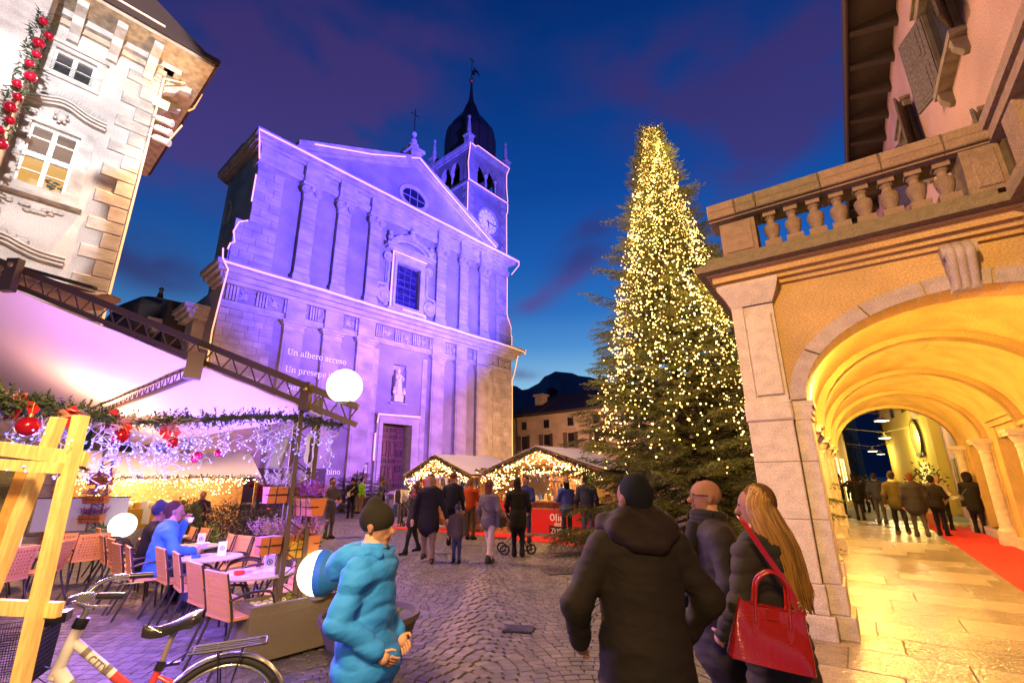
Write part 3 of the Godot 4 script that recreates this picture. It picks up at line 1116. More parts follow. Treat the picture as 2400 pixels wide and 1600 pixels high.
	b.tube(smooth_path([V(0.42, 9.0, -0.05), V(0.3, 8.75, 0.1), V(0.5, 8.65, 0.18), V(0.62, 8.9, 0.16)], 3), 0.07, 0.05, 6)
	b.tube(smooth_path([V(0.82, 9.0, -0.05), V(0.95, 8.75, 0.1), V(0.75, 8.6, 0.18)], 3), 0.07, 0.05, 6)
	for k in 6:
		b.tube(PackedVector3Array([V(0.4 + k * 0.09, 7.55, 0.14), V(0.5 + k * 0.05, 8.7, 0.08)]), 0.035, 0.02, 5)
	for sg in [-1.0, 1.0]:
		b.ball(V(0.62 + sg * 0.42, 7.75, 0.08), V(0.14, 0.2, 0.14), 8, 6)
		b.ball(V(0.62 + sg * 0.42, 8.0, 0.08), V(0.09, 0.1, 0.09), 8, 6)
	part("statue", b, M("statue_marble", Color(0.6, 0.56, 0.52), 0.6), ch)

	# door, its frame, the steps
	b = MB.new()
	wall_with_hole(b, -1.1, 2.52, 0.93, 5.9, -0.66, 1.81, 0.93, 5.42, -1.2, 0.2)
	wall_with_hole(b, -0.95, 2.36, 0.93, 5.72, -0.66, 1.81, 0.93, 5.42, 0.2, 0.27)
	b.bx(-1.2, 2.62, 5.9, 6.05, 0, 0.34)
	var df = part("door_frame", b, stone, ch)
	var wood = MT("door_wood", Color(0.15, 0.06, 0.03), 0.55, noise_tex("woodgrain", 0.02, FastNoiseLite.TYPE_SIMPLEX, 0.6, 1.1, 3, 256, 9), 1.2)
	var leafm = MT("door_wood_dark", Color(0.085, 0.035, 0.02), 0.5, tex["woodgrain"], 1.2)
	for side in 2:
		var dx = -0.66 + side * 1.235
		b = MB.new()
		b.bx(dx, dx + 1.225, 0.93, 5.42, -0.9, -0.8)
		var leaf = part("door", b, wood, ch)
		var ys = [1.05, 1.5, 2.75, 3.2, 4.45, 4.9]
		for k in 6:
			var tall: bool = k % 2 == 1
			var y0: float = ys[k]
			var y1: float = (ys[k + 1] if k < 5 else 5.36) - 0.1
			for w in 2:
				var px0: float = dx + (0.08 + w * 0.56)
				var outer: bool = (w == 0) == (side == 0)
				var segs = [[y0, y1]]
				if tall and outer:
					var md = (y0 + y1) / 2
					segs = [[y0, md - 0.06], [md + 0.06, y1]]
				for sgm in segs:
					b = MB.new()
					var hh: float = sgm[1] - sgm[0]
					for rim in [[px0, px0 + 0.5, sgm[0], sgm[0] + 0.06], [px0, px0 + 0.5, sgm[1] - 0.06, sgm[1]], [px0, px0 + 0.06, sgm[0] + 0.06, sgm[1] - 0.06], [px0 + 0.44, px0 + 0.5, sgm[0] + 0.06, sgm[1] - 0.06]]:
						b.bx(rim[0], rim[1], rim[2], rim[3], -0.8, -0.73)
					b.stone(V(px0 + 0.25, sgm[0] + hh / 2, -0.77), V(0.3, hh - 0.2, 0.06), 0.04)
					part("panel", b, wood if rng.randf() < 0.5 else leafm, leaf)
	for k in 5:
		b = MB.new()
		b.bx(-2.4 + k * 0.12, 3.9 - k * 0.12, k * 0.186, (k + 1) * 0.186, -0.8 + (0.0 if k == 4 else 0.801), 2.1 - k * 0.36)
		part("step", b, MT("step_stone", Color(0.30, 0.27, 0.25), 0.6, coarse, 0.5, fine, 1.0, 1.0), ch)
	# notice case beside the door
	b = MB.new()
	b.bx(-2.35, -1.5, 1.55, 2.75, 0.02, 0.16)
	var nb = thing("notice_case", "glazed wooden notice case left of the church door with pinned papers", "notice board", ch.position, 49.0)
	part("case", b, M("case_wood", Color(0.12, 0.06, 0.03), 0.5), nb)
	b = MB.new(); b.bx(-2.25, -1.95, 1.7, 2.6, 0.16, 0.17); b.bx(-1.92, -1.6, 2.05, 2.6, 0.16, 0.171)
	part("paper", b, M("paper_white", Color(0.7, 0.7, 0.62), 0.8), nb)
	b = MB.new(); b.bx(-1.9, -1.62, 2.2, 2.55, 0.172, 0.176)
	part("green_sheet", b, M("paper_green", Color(0.2, 0.45, 0.2), 0.8), nb)

	# nave buttresses and chapels along the left flank
	b = MB.new()
	b.bx(-12.2, -11.6, 0, 10.6, -3.4, -2.0)
	b.bx(-14.4, -10.8, 0, 9.6, -26.0, -9.5)
	b.bx(-13.0, -11.6, 0, 10.4, -9.3, -5.8)
	part("side_wall", b, rubble, ch)
	b = MB.new()
	for q in [[-12.55, 10.55, -3.7, -1.7], [-13.4, 10.3, -9.6, -5.4], [-14.9, 9.5, -13.0, -10.2], [-14.9, 9.5, -18.0, -15.4]]:
		for k in 3:
			b.bx(q[0] - k * 0.16, -10.9, q[1] + k * 0.26, q[1] + k * 0.26 + 0.262, q[2] - k * 0.12, q[3] + k * 0.12)
	part("side_cornice", b, stone, ch)
	b = MB.new()
	for k in 3:
		b.lathe(PackedVector2Array([Vector2(2.6, 10.0), Vector2(2.5, 11.2), Vector2(2.0, 12.3), Vector2(1.1, 13.1), Vector2(0.2, 13.4), Vector2(0.1, 13.9), Vector2(0.16, 14.05), Vector2(0, 14.2)]), Transform3D(Basis(), V(-12.8, 0, -8.5 - k * 5.6)), 16)
	b.bx(-13.0, -10.8, 9.5, 12.2, -26.0, -4.6)
	part("chapel_roof", b, roofm, ch)
	b = MB.new()
	arch_ring(b, 0, 0, 0.5, 0.75, 0.16, -0.1, 0.08, 0, TAU, 20)
	var ov = part("side_medallion", b, stone, ch)
	ov.transform = Transform3D(Basis(Vector3.UP, -PI / 2), V(-10.87, 19.0, -4.4))

	# rope lights along the edges
	rope("rope_light", [V(-12.15, 14.05, 0.9), V(-12.1, 13.45, 0.98), V(-11.7, 12.95, 0.8), V(-11.66, 11.4, 0.2), V(-11.75, 9.5, 0.14), V(-11.7, 7.5, 0.12)], ch)
	for k in 3:
		rope("rope_light", [V(-12.0 + k * 8.2, 13.3 + 0.04 * k, 0.97), V(-9.5 + k * 8.2, 13.3, 0.98), V(-6.4 + k * 8.2, 13.36, 0.98), V(-3.8 + k * 8.2, 13.32, 0.97)], ch)
	rope("rope_light", [V(12.6, 13.3, 0.97), V(13.8, 13.25, 0.97), V(14.1, 13.05, 0.95), V(14.25, 13.5, 0.9)], ch)
	rope("rope_light", [V(13.3, 12.8, 0.7), V(13.25, 11.0, 0.25), V(13.13, 10.5, 0.1), V(13.13, 6.0, 0.06), V(13.13, 2.0, 0.06)], ch)
	rope("rope_light", [V(-10.9, 19.9, 0.05), V(-10.9, 18.0, 0.05)], ch)
	rope("rope_light", [V(-10.95, 20.9, 0.32), V(-11.2, 22.0, 0.6), V(-11.4, 22.5, 0.9), V(-8.3, 22.52, 0.9)], ch)
	for k in 3:
		rope("rope_light", [V(-8.3 + k * 6.3, 22.52, 0.9), V(-5.0 + k * 6.3, 22.49, 0.9), V(-2.0 + k * 6.3, 22.52, 0.9)], ch)
	rope("rope_light", [V(10.6, 22.52, 0.9), V(13.4, 22.5, 0.9), V(13.5, 22.2, 0.8), V(12.7, 21.0, 0.5)], ch)
	rope("rope_light", [V(-7.9, 23.6, 0.75), V(-3.6, 25.3, 0.78), V(-0.6, 26.85, 0.75)], ch)
	rope("rope_light", [V(0.0, 27.1, 0.75), V(0.8, 27.55, 0.75), V(3.2, 26.2, 0.76)], ch)
	rope("rope_light", [V(3.2, 26.2, 0.76), V(6.6, 24.55, 0.76), V(10.2, 22.9, 0.75)], ch)
	rope("rope_light", [V(12.5, 20.7, 0.1), V(12.5, 17.0, 0.05), V(12.6, 16.6, 0.05), V(13.15, 15.7, 0), V(13.1, 15.0, 0), V(13.25, 14.8, 0), V(13.2, 13.6, 0)], ch)
	rope("rope_light", [V(-10.9, 16.7, 0.0), V(-11.35, 16.4, 0), V(-11.55, 15.7, 0), V(-11.4, 15.05, 0), V(-11.6, 14.9, 0), V(-11.68, 14.5, 0)], ch)
	rope("rope_light", [V(-0.8, 14.0, 0.3), V(-0.8, 18.5, 0.3), V(2.4, 18.52, 0.3)], ch)
	rope("rope_light", [V(0.3, 14.0, 0.34), V(2.45, 14.0, 0.34), V(2.45, 13.6, 0.34)], ch)
	rope("rope_light", [V(-1.15, 5.4, 0.3), V(-1.12, 5.98, 0.36), V(2.4, 6.08, 0.38)], ch)
	rope("rope_light", [V(-1.2, 2.9, 0.26), V(-1.2, 4.7, 0.26)], ch, 0.05)

	# projected lettering, its beam painted as raised, faintly glowing text
	var lit = E("painted_projection", Color(0.85, 0.72, 1.0), 0.32)
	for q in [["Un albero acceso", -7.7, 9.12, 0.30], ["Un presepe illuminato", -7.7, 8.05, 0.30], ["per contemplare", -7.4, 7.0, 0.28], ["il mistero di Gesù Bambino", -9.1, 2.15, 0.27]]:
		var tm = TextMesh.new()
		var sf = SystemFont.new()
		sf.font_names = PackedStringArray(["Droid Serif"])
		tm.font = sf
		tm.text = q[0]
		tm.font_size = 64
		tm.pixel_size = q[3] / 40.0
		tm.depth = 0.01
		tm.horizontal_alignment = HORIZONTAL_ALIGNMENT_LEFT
		var o = pmesh("painted_projected_text", tm, lit, ch)
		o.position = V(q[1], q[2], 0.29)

func mortar_stone() -> StandardMaterial3D:
	return MT("mortar", Color(0.28, 0.25, 0.24), 0.95, tex["stain"], 0.4)

# ------------------------------------------------------------------ the bell tower
func bell_tower() -> void:
	var t = thing("bell_tower", "square clock tower with twin arched belfry openings and dark onion dome", "bell tower", V(-4.8246, 0, -45.7), 49.0)
	var wall = MT("tower_wall", Color(0.30, 0.28, 0.30), 0.9, tex["stain"], 0.14, tex["grain"], 1.0, 0.6)
	var stone: StandardMaterial3D = mats["church_dressed"]
	var b = MB.new()
	b.bx(0.25, 6.75, 0, 34.4, -6.75, -0.35)
	part("shaft", b, wall, t)
	# belfry: four piers and arched fronts
	b = MB.new()
	for face in 4:
		var xf = Transform3D(Basis(Vector3.UP, face * PI / 2), V(3.5, 0, -3.55)) * Transform3D(Basis(), V(0, 0, 3.2))
		var o = MB.new()
		# front in local x -3.25..3.25, two openings
		var prof = PackedVector2Array()
		o.bx(-3.25, -1.72, 35.1, 39.0, -0.7, 0)
		o.bx(1.72, 3.25, 35.1, 39.0, -0.7, 0)
		o.bx(-3.25, 3.25, 34.4, 35.1, -0.7, 0)
		for c in [-0.86, 0.86]:
			for k in 10:
				var a0 = PI * k / 10
				var a1 = PI * (k + 1) / 10
				var p = Vector2(c + 0.74 * cos(a0), 37.1 + 1.05 * sin(a0))
				var q = Vector2(c + 0.74 * cos(a1), 37.1 + 1.05 * sin(a1))
				o.prism(PackedVector2Array([Vector2(p.x, p.y), Vector2(p.x, 39.0), Vector2(q.x, 39.0), Vector2(q.x, q.y)]), -0.7, 0)
		o.bx(-0.12, 0.12, 37.1, 39.0, -0.7, 0)
		o.bx(-1.72, -1.6, 37.1, 39.0, -0.7, 0)
		o.bx(1.6, 1.72, 37.1, 39.0, -0.7, 0)
		b.add(o, xf)
		var c = MB.new()
		c.lathe(PackedVector2Array([Vector2(0.2, 35.1), Vector2(0.2, 35.25), Vector2(0.13, 35.35), Vector2(0.12, 36.6), Vector2(0.18, 36.7), Vector2(0.3, 37.1)]), xf * Transform3D(Basis(), V(0, 0, -0.35)), 10)
		for sx in [-1.66, 1.66]:
			part("belfry_column", c, stone, t)
			c = MB.new()
			c.lathe(PackedVector2Array([Vector2(0.2, 35.1), Vector2(0.12, 35.3), Vector2(0.12, 36.6), Vector2(0.28, 37.1)]), xf * Transform3D(Basis(), V(sx, 0, -0.3)), 8)
		part("belfry_column", c, stone, t)
	part("belfry", b, wall, t)
	b = MB.new()
	b.bx(1.2, 5.8, 34.4, 34.5, -5.8, -1.2)
	b.bx(0.3, 6.7, 39.0, 39.2, -6.7, -0.4)
	part("belfry_floor", b, M("dark_void", Color(0.01, 0.01, 0.014)), t)
	for k in 2:
		b = MB.new()
		b.lathe(PackedVector2Array([Vector2(0.75, 35.5), Vector2(0.6, 35.8), Vector2(0.45, 36.5), Vector2(0.3, 36.9), Vector2(0, 37.0)]), Transform3D(Basis(), V(2.4 + k * 2.2, 0, -3.5)), 14)
		b.bx(2.2 + k * 2.2, 2.6 + k * 2.2, 37.0, 39.0, -3.6, -3.4)
		part("bell", b, M("bell_bronze", Color(0.05, 0.035, 0.02), 0.5, 0.7), t)
	for q in [[34.35, 34.62, 0.18], [39.0, 39.3, 0.12], [39.3, 39.5, 0.28], [39.5, 39.75, 0.36]]:
		b = MB.new()
		b.bx(0.25 - q[2], 6.75 + q[2], q[0], q[1], -6.75 - q[2], -0.35 + q[2])
		part("string_course", b, stone, t)
	# quoins
	for k in 24:
		for fx in 2:
			b = MB.new()
			var long = 0.85 if (k + fx) % 2 == 0 else 0.5
			if fx == 0:
				b.bx(0.2, 0.25 + long, 22.5 + k * 0.49, 22.96 + k * 0.49, -0.36 - (1.3 - long), -0.3)
			else:
				b.bx(6.75 - long, 6.8, 22.5 + k * 0.49, 22.96 + k * 0.49, -0.7, -0.3)
			part("quoin", b, mats["church_stone_%d" % (k % 3)], t)
	# clock
	b = MB.new()
	b.lathe(PackedVector2Array([Vector2(1.5, 0), Vector2(1.78, 0), Vector2(1.78, 0.16), Vector2(1.66, 0.2), Vector2(1.58, 0.1), Vector2(1.5, 0.1)]), Transform3D(Basis(Vector3.RIGHT, PI / 2), V(3.53, 30.65, -0.35)), 36)
	var clk = part("clock_rim", b, stone, t)
	b = MB.new()
	b.lathe(PackedVector2Array([Vector2(1.6, 0), Vector2(1.6, 0.06), Vector2(0, 0.061)]), Transform3D(Basis(Vector3.RIGHT, PI / 2), V(3.53, 30.65, -0.35)), 36, false)
	part("clock_face", b, M("clock_white", Color(0.95, 0.93, 0.85), 0.5), clk)
	b = MB.new()
	for k in 12:
		var a = k * TAU / 12
		var dd = V(cos(a), sin(a), 0)
		b.bar(V(3.53, 30.65, -0.275) + dd * 1.12, V(3.53, 30.65, -0.275) + dd * 1.42, 0.1 if k % 3 == 0 else 0.06, 0.02, Vector3.BACK)
	for k in 48:
		var a0 = k * TAU / 48
		var a1 = (k + 1) * TAU / 48
		for r in [0.98, 1.5]:
			b.bar(V(3.53 + r * cos(a0), 30.65 + r * sin(a0), -0.28), V(3.53 + r * cos(a1), 30.65 + r * sin(a1), -0.28), 0.025, 0.01, Vector3.BACK)
	part("hour_marks", b, M("clock_black", Color(0.015, 0.015, 0.03), 0.5), clk)
	for q in [[-0.12, 1.35], [-1.35, 0.95]]:
		b = MB.new()
		var dd = V(cos(q[0]), sin(q[0]), 0)
		b.bar(V(3.53, 30.65, -0.24) - dd * 0.2, V(3.53, 30.65, -0.24) + dd * q[1] * 0.75, 0.12, 0.02, Vector3.BACK)
		b.bar(V(3.53, 30.65, -0.24) + dd * q[1] * 0.7, V(3.53, 30.65, -0.24) + dd * q[1], 0.06, 0.022, Vector3.BACK)
		part("clock_hand", b, mats["clock_black"], clk)
	# dome
	var dm = M("dome_copper", Color(0.035, 0.03, 0.04), 0.38, 0.5)
	b = MB.new()
	b.lathe(PackedVector2Array([Vector2(3.15, 39.7), Vector2(3.2, 41.0), Vector2(3.25, 43.2), Vector2(3.22, 44.0), Vector2(2.95, 44.9), Vector2(2.5, 45.7), Vector2(1.95, 46.4), Vector2(1.5, 47.0), Vector2(1.1, 47.8), Vector2(0.78, 48.7), Vector2(0.5, 49.6), Vector2(0.33, 50.4), Vector2(0.2, 51.6), Vector2(0.14, 53.1), Vector2(0.0, 53.2)]), Transform3D(Basis(), V(3.5, 0, -3.55)), 24)
	var dome = part("dome", b, dm, t)
	for k in 16:
		var a = TAU * k / 16
		b = MB.new()
		var pts = PackedVector3Array()
		for q in [[3.2, 39.75], [3.28, 43.2], [3.24, 44.0], [2.98, 44.92], [2.0, 46.42], [1.13, 47.82], [0.53, 49.62]]:
			pts.push_back(V(3.5 + q[0] * cos(a), q[1], -3.55 - q[0] * sin(a)))
		b.tube(pts, 0.06, 0.03, 5)
		part("dome_seam", b, dm, dome)
	b = MB.new()
	b.ball(V(3.5, 53.55, -3.55), V(0.38, 0.4, 0.38), 12, 8)
	part("ball", b, M("ball_copper", Color(0.25, 0.07, 0.05), 0.4, 0.5), t)
	b = MB.new()
	var ir = M("wrought_iron", Color(0.02, 0.02, 0.022), 0.5, 0.6)
	b.tube(PackedVector3Array([V(3.5, 53.8, -3.55), V(3.5, 57.4, -3.55)]), 0.06, 0.04, 6)
	b.bx(3.05, 3.95, 57.0, 57.09, -3.58, -3.52)
	b.prism(PackedVector2Array([Vector2(0, 54.6), Vector2(0.55, 54.9), Vector2(0.5, 55.5), Vector2(1.0, 55.6), Vector2(1.5, 55.4), Vector2(1.05, 56.1), Vector2(0.6, 56.0), Vector2(0.35, 56.3), Vector2(0.3, 55.6), Vector2(0, 55.3)]), -0.02, 0.02, Transform3D(Basis(), V(3.55, 0, -3.55)))
	part("weather_vane", b, ir, t)
	for q in [[0.25, -0.35], [6.75, -0.35], [0.25, -6.75], [6.75, -6.75]]:
		b = MB.new()
		b.bx(q[0] - 0.4, q[0] + 0.4, 39.75, 40.6, q[1] - 0.4, q[1] + 0.4)
		b.bx(q[0] - 0.52, q[0] + 0.52, 40.6, 40.8, q[1] - 0.52, q[1] + 0.52)
		b.lathe(PackedVector2Array([Vector2(0.36, 40.8), Vector2(0.3, 41.2), Vector2(0.14, 43.2), Vector2(0.12, 43.25), Vector2(0.2, 43.4), Vector2(0.2, 43.6), Vector2(0, 43.75)]), Transform3D(Basis(Vector3.UP, PI / 4), V(q[0], 0, q[1])), 8)
		part("pinnacle", b, stone, t)
	rope("rope_light", [V(0.2, 29.4, -0.28), V(0.2, 34.4, -0.28)], t, 0.06)
	rope("rope_light", [V(0.2, 34.6, -0.12), V(0.15, 37.0, -0.26), V(0.2, 39.6, 0.02)], t, 0.06)
	rope("rope_light", [V(0.1, 34.7, -0.14), V(3.5, 34.66, -0.12), V(6.9, 34.7, -0.14)], t, 0.06)
	rope("rope_light", [V(0.4, 39.6, 0.04), V(1.0, 39.5, 0.05), V(1.4, 39.85, 0.05), V(7.0, 39.8, 0.05)], t, 0.06)
	rope("rope_light", [V(7.05, 39.8, 0.05), V(6.85, 38.8, -0.25), V(6.85, 37.0, -0.25), V(6.9, 34.9, -0.12)], t, 0.06)
	rope("rope_light", [V(6.95, 34.6, -0.15), V(6.98, 33.4, -0.25), V(6.83, 33.2, -0.27), V(6.82, 29.0, -0.27), V(6.82, 24.5, -0.27)], t, 0.06)

# ------------------------------------------------------------------ the pale house on the left
func pale_house() -> void:
	var coarse: Texture2D = tex["stain"]
	var fine: Texture2D = tex["grain"]
	var plaster = MT("house_plaster", Color(0.66, 0.62, 0.58), 0.9, noise_tex("house_stain", 0.008, FastNoiseLite.TYPE_SIMPLEX_SMOOTH, 0.8, 1.06, 4, 512, 12), 0.2, fine, 0.5, 1.2)
	var trim = MT("house_trim", Color(0.66, 0.62, 0.57), 0.8, coarse, 0.6, fine, 0.5, 1.6)
	var quoinm = MT("house_quoin", Color(0.54, 0.50, 0.46), 0.9, coarse, 0.8, fine, 0.8, 2.0)
	var h = thing("pale_house", "white plastered house with grey corner stones and rope lit corner", "house", V(-12.24, 0, -13.0), 49.0)
	var b = MB.new()
	wall_with_hole(b, -12.0, -0.02, 9.0, 12.4, -2.5, -1.44, 9.78, 11.75, -0.5, 0)
	wall_with_hole(b, -12.0, -0.02, 12.4, 15.9, -2.52, -1.56, 13.63, 14.46, -0.5, 0)
	wall_with_hole(b, -12.0, -0.02, 4.4, 9.0, -3.1, -1.96, 5.2, 7.3, -0.5, 0)
	b.bx(-12.0, -0.02, 0, 4.4, -0.5, 0)
	b.bx(-0.5, 0, 0, 15.9, -8.0, -0.02)
	b.bx(-12.0, -0.5, 0, 15.9, -8.0, -7.5)
	part("wall", b, plaster, h)
	b = MB.new()
	b.bx(-12.0, -0.6, 4.2, 4.4, -7.4, -0.55); b.bx(-12.0, -0.6, 9.1, 9.3, -7.4, -0.55); b.bx(-12.0, -0.6, 12.7, 12.9, -7.4, -0.55)
	part("inner_floor", b, M("room_wall", Color(0.6, 0.45, 0.2), 0.8), h)
	# ground floor of squared pink stone
	var y = 0.0
	var row = 0
	while y < 4.2:
		var hh = rng.randf_range(0.34, 0.46)
		var x = -3.9
		while x < -0.1:
			var w = minf(rng.randf_range(0.5, 0.9), -x)
			if -x - w < 0.25: w = -x
			b = MB.new()
			b.stone(V(x + w / 2, y + hh / 2, 0.04), V(w - 0.03, hh - 0.03, 0.08), 0.02)
			part("stone_block", b, MT("pink_stone_%d" % rng.randi_range(0, 2), Color(0.5, 0.42, 0.38) * rng.randf_range(0.85, 1.1), 0.85, coarse, 0.7, fine, 1.2, 1.4), h)
			x += w
		y += hh
		row += 1
	# corner stones
	for k in 25:
		var y0 = 4.35 + k * 0.465
		var long = k % 2 == 0
		b = MB.new()
		var w = 0.83 if long else 0.42
		b.stone(V(-w / 2 + 0.015, y0 + 0.21, 0.035), V(w + 0.03, 0.40 if long else 0.50, 0.06), 0.02)
		b.bx(0.0, 0.05, y0 + 0.01, y0 + 0.41, -(0.42 if long else 0.83), 0)
		part("quoin", b, quoinm, h)
	# windows
	var pane = M("window_pane", Color(0.9, 0.9, 0.9, 1), 0.05)
	pane.transparency = BaseMaterial3D.TRANSPARENCY_ALPHA
	pane.albedo_color.a = 0.06
	var paint = M("white_paint", Color(0.78, 0.75, 0.7), 0.5)
	var lit = E("lit_room", Color(1.0, 0.50, 0.04), 0.8)
	lit.albedo_color = Color(0.2, 0.12, 0.03)
	# main window: four casements, each with a bar
	b = MB.new()
	wall_with_hole(b, -2.66, -1.28, 9.62, 11.9, -2.5, -1.44, 9.78, 11.75, 0.0, 0.1)
	b.bx(-2.8, -1.14, 9.5, 9.66, 0, 0.26)
	b.bx(-2.95, -1.0, 9.38, 9.5, 0, 0.32)
	var fr = part("window_surround", b, trim, h)
	for side in [-1.0, 1.0]:
		b = MB.new()
		b.bx(-1.97 + side * 0.75 - 0.1, -1.97 + side * 0.75 + 0.1, 9.66, 12.1, 0, 0.06)
		part("side_strip", b, trim, fr)
	b = MB.new()
	# swept hood
	for k in 12:
		var x0 = lerpf(-3.0, -0.98, k / 12.0)
		var x1 = lerpf(-3.0, -0.98, (k + 1) / 12.0)
		var f0 = 12.26 + 0.24 * exp(-pow((x0 + 1.98) / 0.42, 2.0))
		var f1 = 12.26 + 0.24 * exp(-pow((x1 + 1.98) / 0.42, 2.0))
		for q in [[0.0, 0.07, 0.18], [0.07, 0.13, 0.28], [0.13, 0.18, 0.36]]:
			b.prism(PackedVector2Array([Vector2(x0, f0 + q[0]), Vector2(x1, f1 + q[0]), Vector2(x1, f1 + q[1]), Vector2(x0, f0 + q[1])]), 0, q[2])
	part("hood", b, trim, fr)
	b = MB.new()
	b.ball(V(-1.97, 12.17, 0.12), V(0.13, 0.16, 0.1), 10, 7)
	for k in 7:
		b.ball(V(-1.97 + 0.14 * cos(k * 0.9), 12.17 + 0.17 * sin(k * 0.9), 0.1), V(0.05, 0.05, 0.05), 6, 4)
	for k in 16:   # foliage carved above and below the window
		var u = rng.randf_range(-0.42, 0.42)
		b.ball(V(-1.97 + u, 12.66 - absf(u) * 0.4 + rng.randf_range(0, 0.12), 0.1), V(0.07, 0.05, 0.05), 6, 4)
	for k in 22:
		var u = rng.randf_range(-0.6, 0.6)
		b.ball(V(-1.97 + u, 9.2 - 0.16 * cos(u * 2.4) + rng.randf_range(-0.06, 0.1), 0.06), V(0.08, 0.05, 0.06), 6, 4)
	part("carved_ornament", b, trim, fr)
	b = MB.new()
	for k in 60:
		var x = lerpf(-2.95, -1.05, k / 59.0)
		var f = 12.44 + 0.24 * exp(-pow((x + 1.98) / 0.42, 2.0))
		b.tube(PackedVector3Array([V(x, f, 0.3), V(x + 0.03, f + 0.14, 0.36 + rng.randf_range(-0.1, 0.1))]), 0.004, 0.002, 3, false)
	part("bird_spikes", b, M("wrought_iron", Color(0.02, 0.02, 0.022), 0.5, 0.6), fr)
	sash(h, -2.5, -1.44, 9.78, 11.75, 2, 2, paint, pane)
	b = MB.new(); b.bx(-4.2, -0.8, 9.3, 12.5, -3.4, -3.3)
	part("lit_room_window", b, lit, h)
	b = MB.new(); b.bx(-2.55, -1.7, 10.15, 10.24, -1.6, -1.5)
	part("strip_lamp", b, E("tube_lamp", Color(1, 0.95, 0.75), 3.0), h)
	b = MB.new()
	for k in 60:
		var p = V(-1.65 + rng.randf_range(-0.24, 0.2), 9.95 + rng.randf_range(0, 0.5), -0.75 + rng.randf_range(-0.15, 0.15))
		b.ball(p, V(0.05, 0.02, 0.035), 5, 3)
	part("window_plant", b, M("leaf_dark", Color(0.03, 0.07, 0.02), 0.7), h)
	# small upper window
	b = MB.new()
	wall_with_hole(b, -2.72, -1.36, 13.46, 14.66, -2.52, -1.56, 13.63, 14.46, 0, 0.07)
	wall_with_hole(b, -2.78, -1.3, 14.6, 14.72, -2.0, -2.0, 14.6, 14.6, 0, 0.14)
	part("window_surround", b, trim, h)
	sash(h, -2.52, -1.56, 13.63, 14.46, 2, 1, paint, pane)
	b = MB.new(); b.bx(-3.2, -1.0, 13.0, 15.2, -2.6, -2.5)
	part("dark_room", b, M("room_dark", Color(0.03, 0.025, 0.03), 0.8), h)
	b = MB.new()
	for k in 7:
		b.bx(-2.52, -1.56, 13.66 + k * 0.055, 13.675 + k * 0.055, 0.03, 0.045)
	part("window_rail", b, mats["wrought_iron"], h)
	# lower window with its hood, half behind the awning
	b = MB.new()
	wall_with_hole(b, -3.3, -1.8, 5.0, 7.46, -3.1, -1.96, 5.2, 7.3, 0, 0.1)
	for k in 12:
		var x0 = lerpf(-3.9, -1.05, k / 12.0)
		var x1 = lerpf(-3.9, -1.05, (k + 1) / 12.0)
		var f0 = 7.6 + 0.3 * exp(-pow((x0 + 2.5) / 0.6, 2.0))
		var f1 = 7.6 + 0.3 * exp(-pow((x1 + 2.5) / 0.6, 2.0))
		for q in [[0.0, 0.08, 0.18], [0.08, 0.15, 0.3], [0.15, 0.2, 0.4]]:
			b.prism(PackedVector2Array([Vector2(x0, f0 + q[0]), Vector2(x1, f1 + q[0]), Vector2(x1, f1 + q[1]), Vector2(x0, f0 + q[1])]), 0, q[2])
	for k in 22:
		var u = rng.randf_range(-0.6, 0.5)
		b.ball(V(-2.4 + u, 8.1 - absf(u) * 0.3 + rng.randf_range(0, 0.16), 0.1), V(0.09, 0.06, 0.06), 6, 4)
	part("window_surround", b, trim, h)
	sash(h, -3.1, -1.96, 5.2, 7.3, 2, 2, paint, pane)
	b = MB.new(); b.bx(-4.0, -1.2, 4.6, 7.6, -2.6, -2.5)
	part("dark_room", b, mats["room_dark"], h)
	# eaves: boarded soffit, brackets, gutter
	var soff = MT("soffit", Color(0.52, 0.42, 0.30), 0.8, coarse, 0.8)
	b = MB.new()
	b.bx(-12.0, 1.2, 15.72, 15.86, -8.0, 1.32)
	b.bx(-12.0, 0.12, 15.3, 15.72, -0.2, 0.12)
	var ev = part("eaves", b, soff, h)
	b = MB.new()
	b.bx(-12.0, 0.5, 15.5, 15.715, -0.02, 0.3)
	b.bx(0.0, 0.3, 15.5, 15.712, -7.0, 0.31)
	part("soffit_moulding", b, trim, ev)
	b = MB.new()
	b.bx(-12.0, 1.3, 15.84, 16.05, 1.28, 1.42)
	b.bx(1.16, 1.32, 15.84, 16.05, -8.0, 1.40)
	b.prism(PackedVector2Array([Vector2(-12, 16.0), Vector2(1.3, 16.0), Vector2(-3.0, 18.4), Vector2(-12, 18.4)]), -8.0, 1.2)
	part("roof", b, M("gutter_brown", Color(0.05, 0.025, 0.02), 0.6), h)
	for k in 6:
		var x = -0.35 - k * 0.95
		b = MB.new()
		b.prism(PackedVector2Array([Vector2(0, 15.72), Vector2(0, 14.85), Vector2(0.14, 14.85), Vector2(0.22, 15.05), Vector2(0.5, 15.2), Vector2(0.62, 15.42), Vector2(1.05, 15.5), Vector2(1.05, 15.72)]), -0.13, 0.13, Transform3D(Basis(Vector3.UP, -PI / 2), V(x, 0, 0)))
		part("bracket", b, trim, ev)
	for k in 3:
		b = MB.new()
		b.prism(PackedVector2Array([Vector2(0, 15.72), Vector2(0, 14.85), Vector2(0.14, 14.85), Vector2(0.22, 15.05), Vector2(0.5, 15.2), Vector2(0.62, 15.42), Vector2(0.95, 15.5), Vector2(0.95, 15.72)]), -0.13, 0.13, Transform3D(Basis(), V(0.02, 0, -0.5 - k * 1.3)))
		part("bracket", b, trim, ev)
	b = MB.new()
	b.tube(smooth_path([V(-2.7, 15.85, 1.35), V(-3.0, 15.75, 1.2), V(-3.05, 15.3, 0.3), V(-3.06, 15.0, 0.12)], 4), 0.07, 0.07, 8)
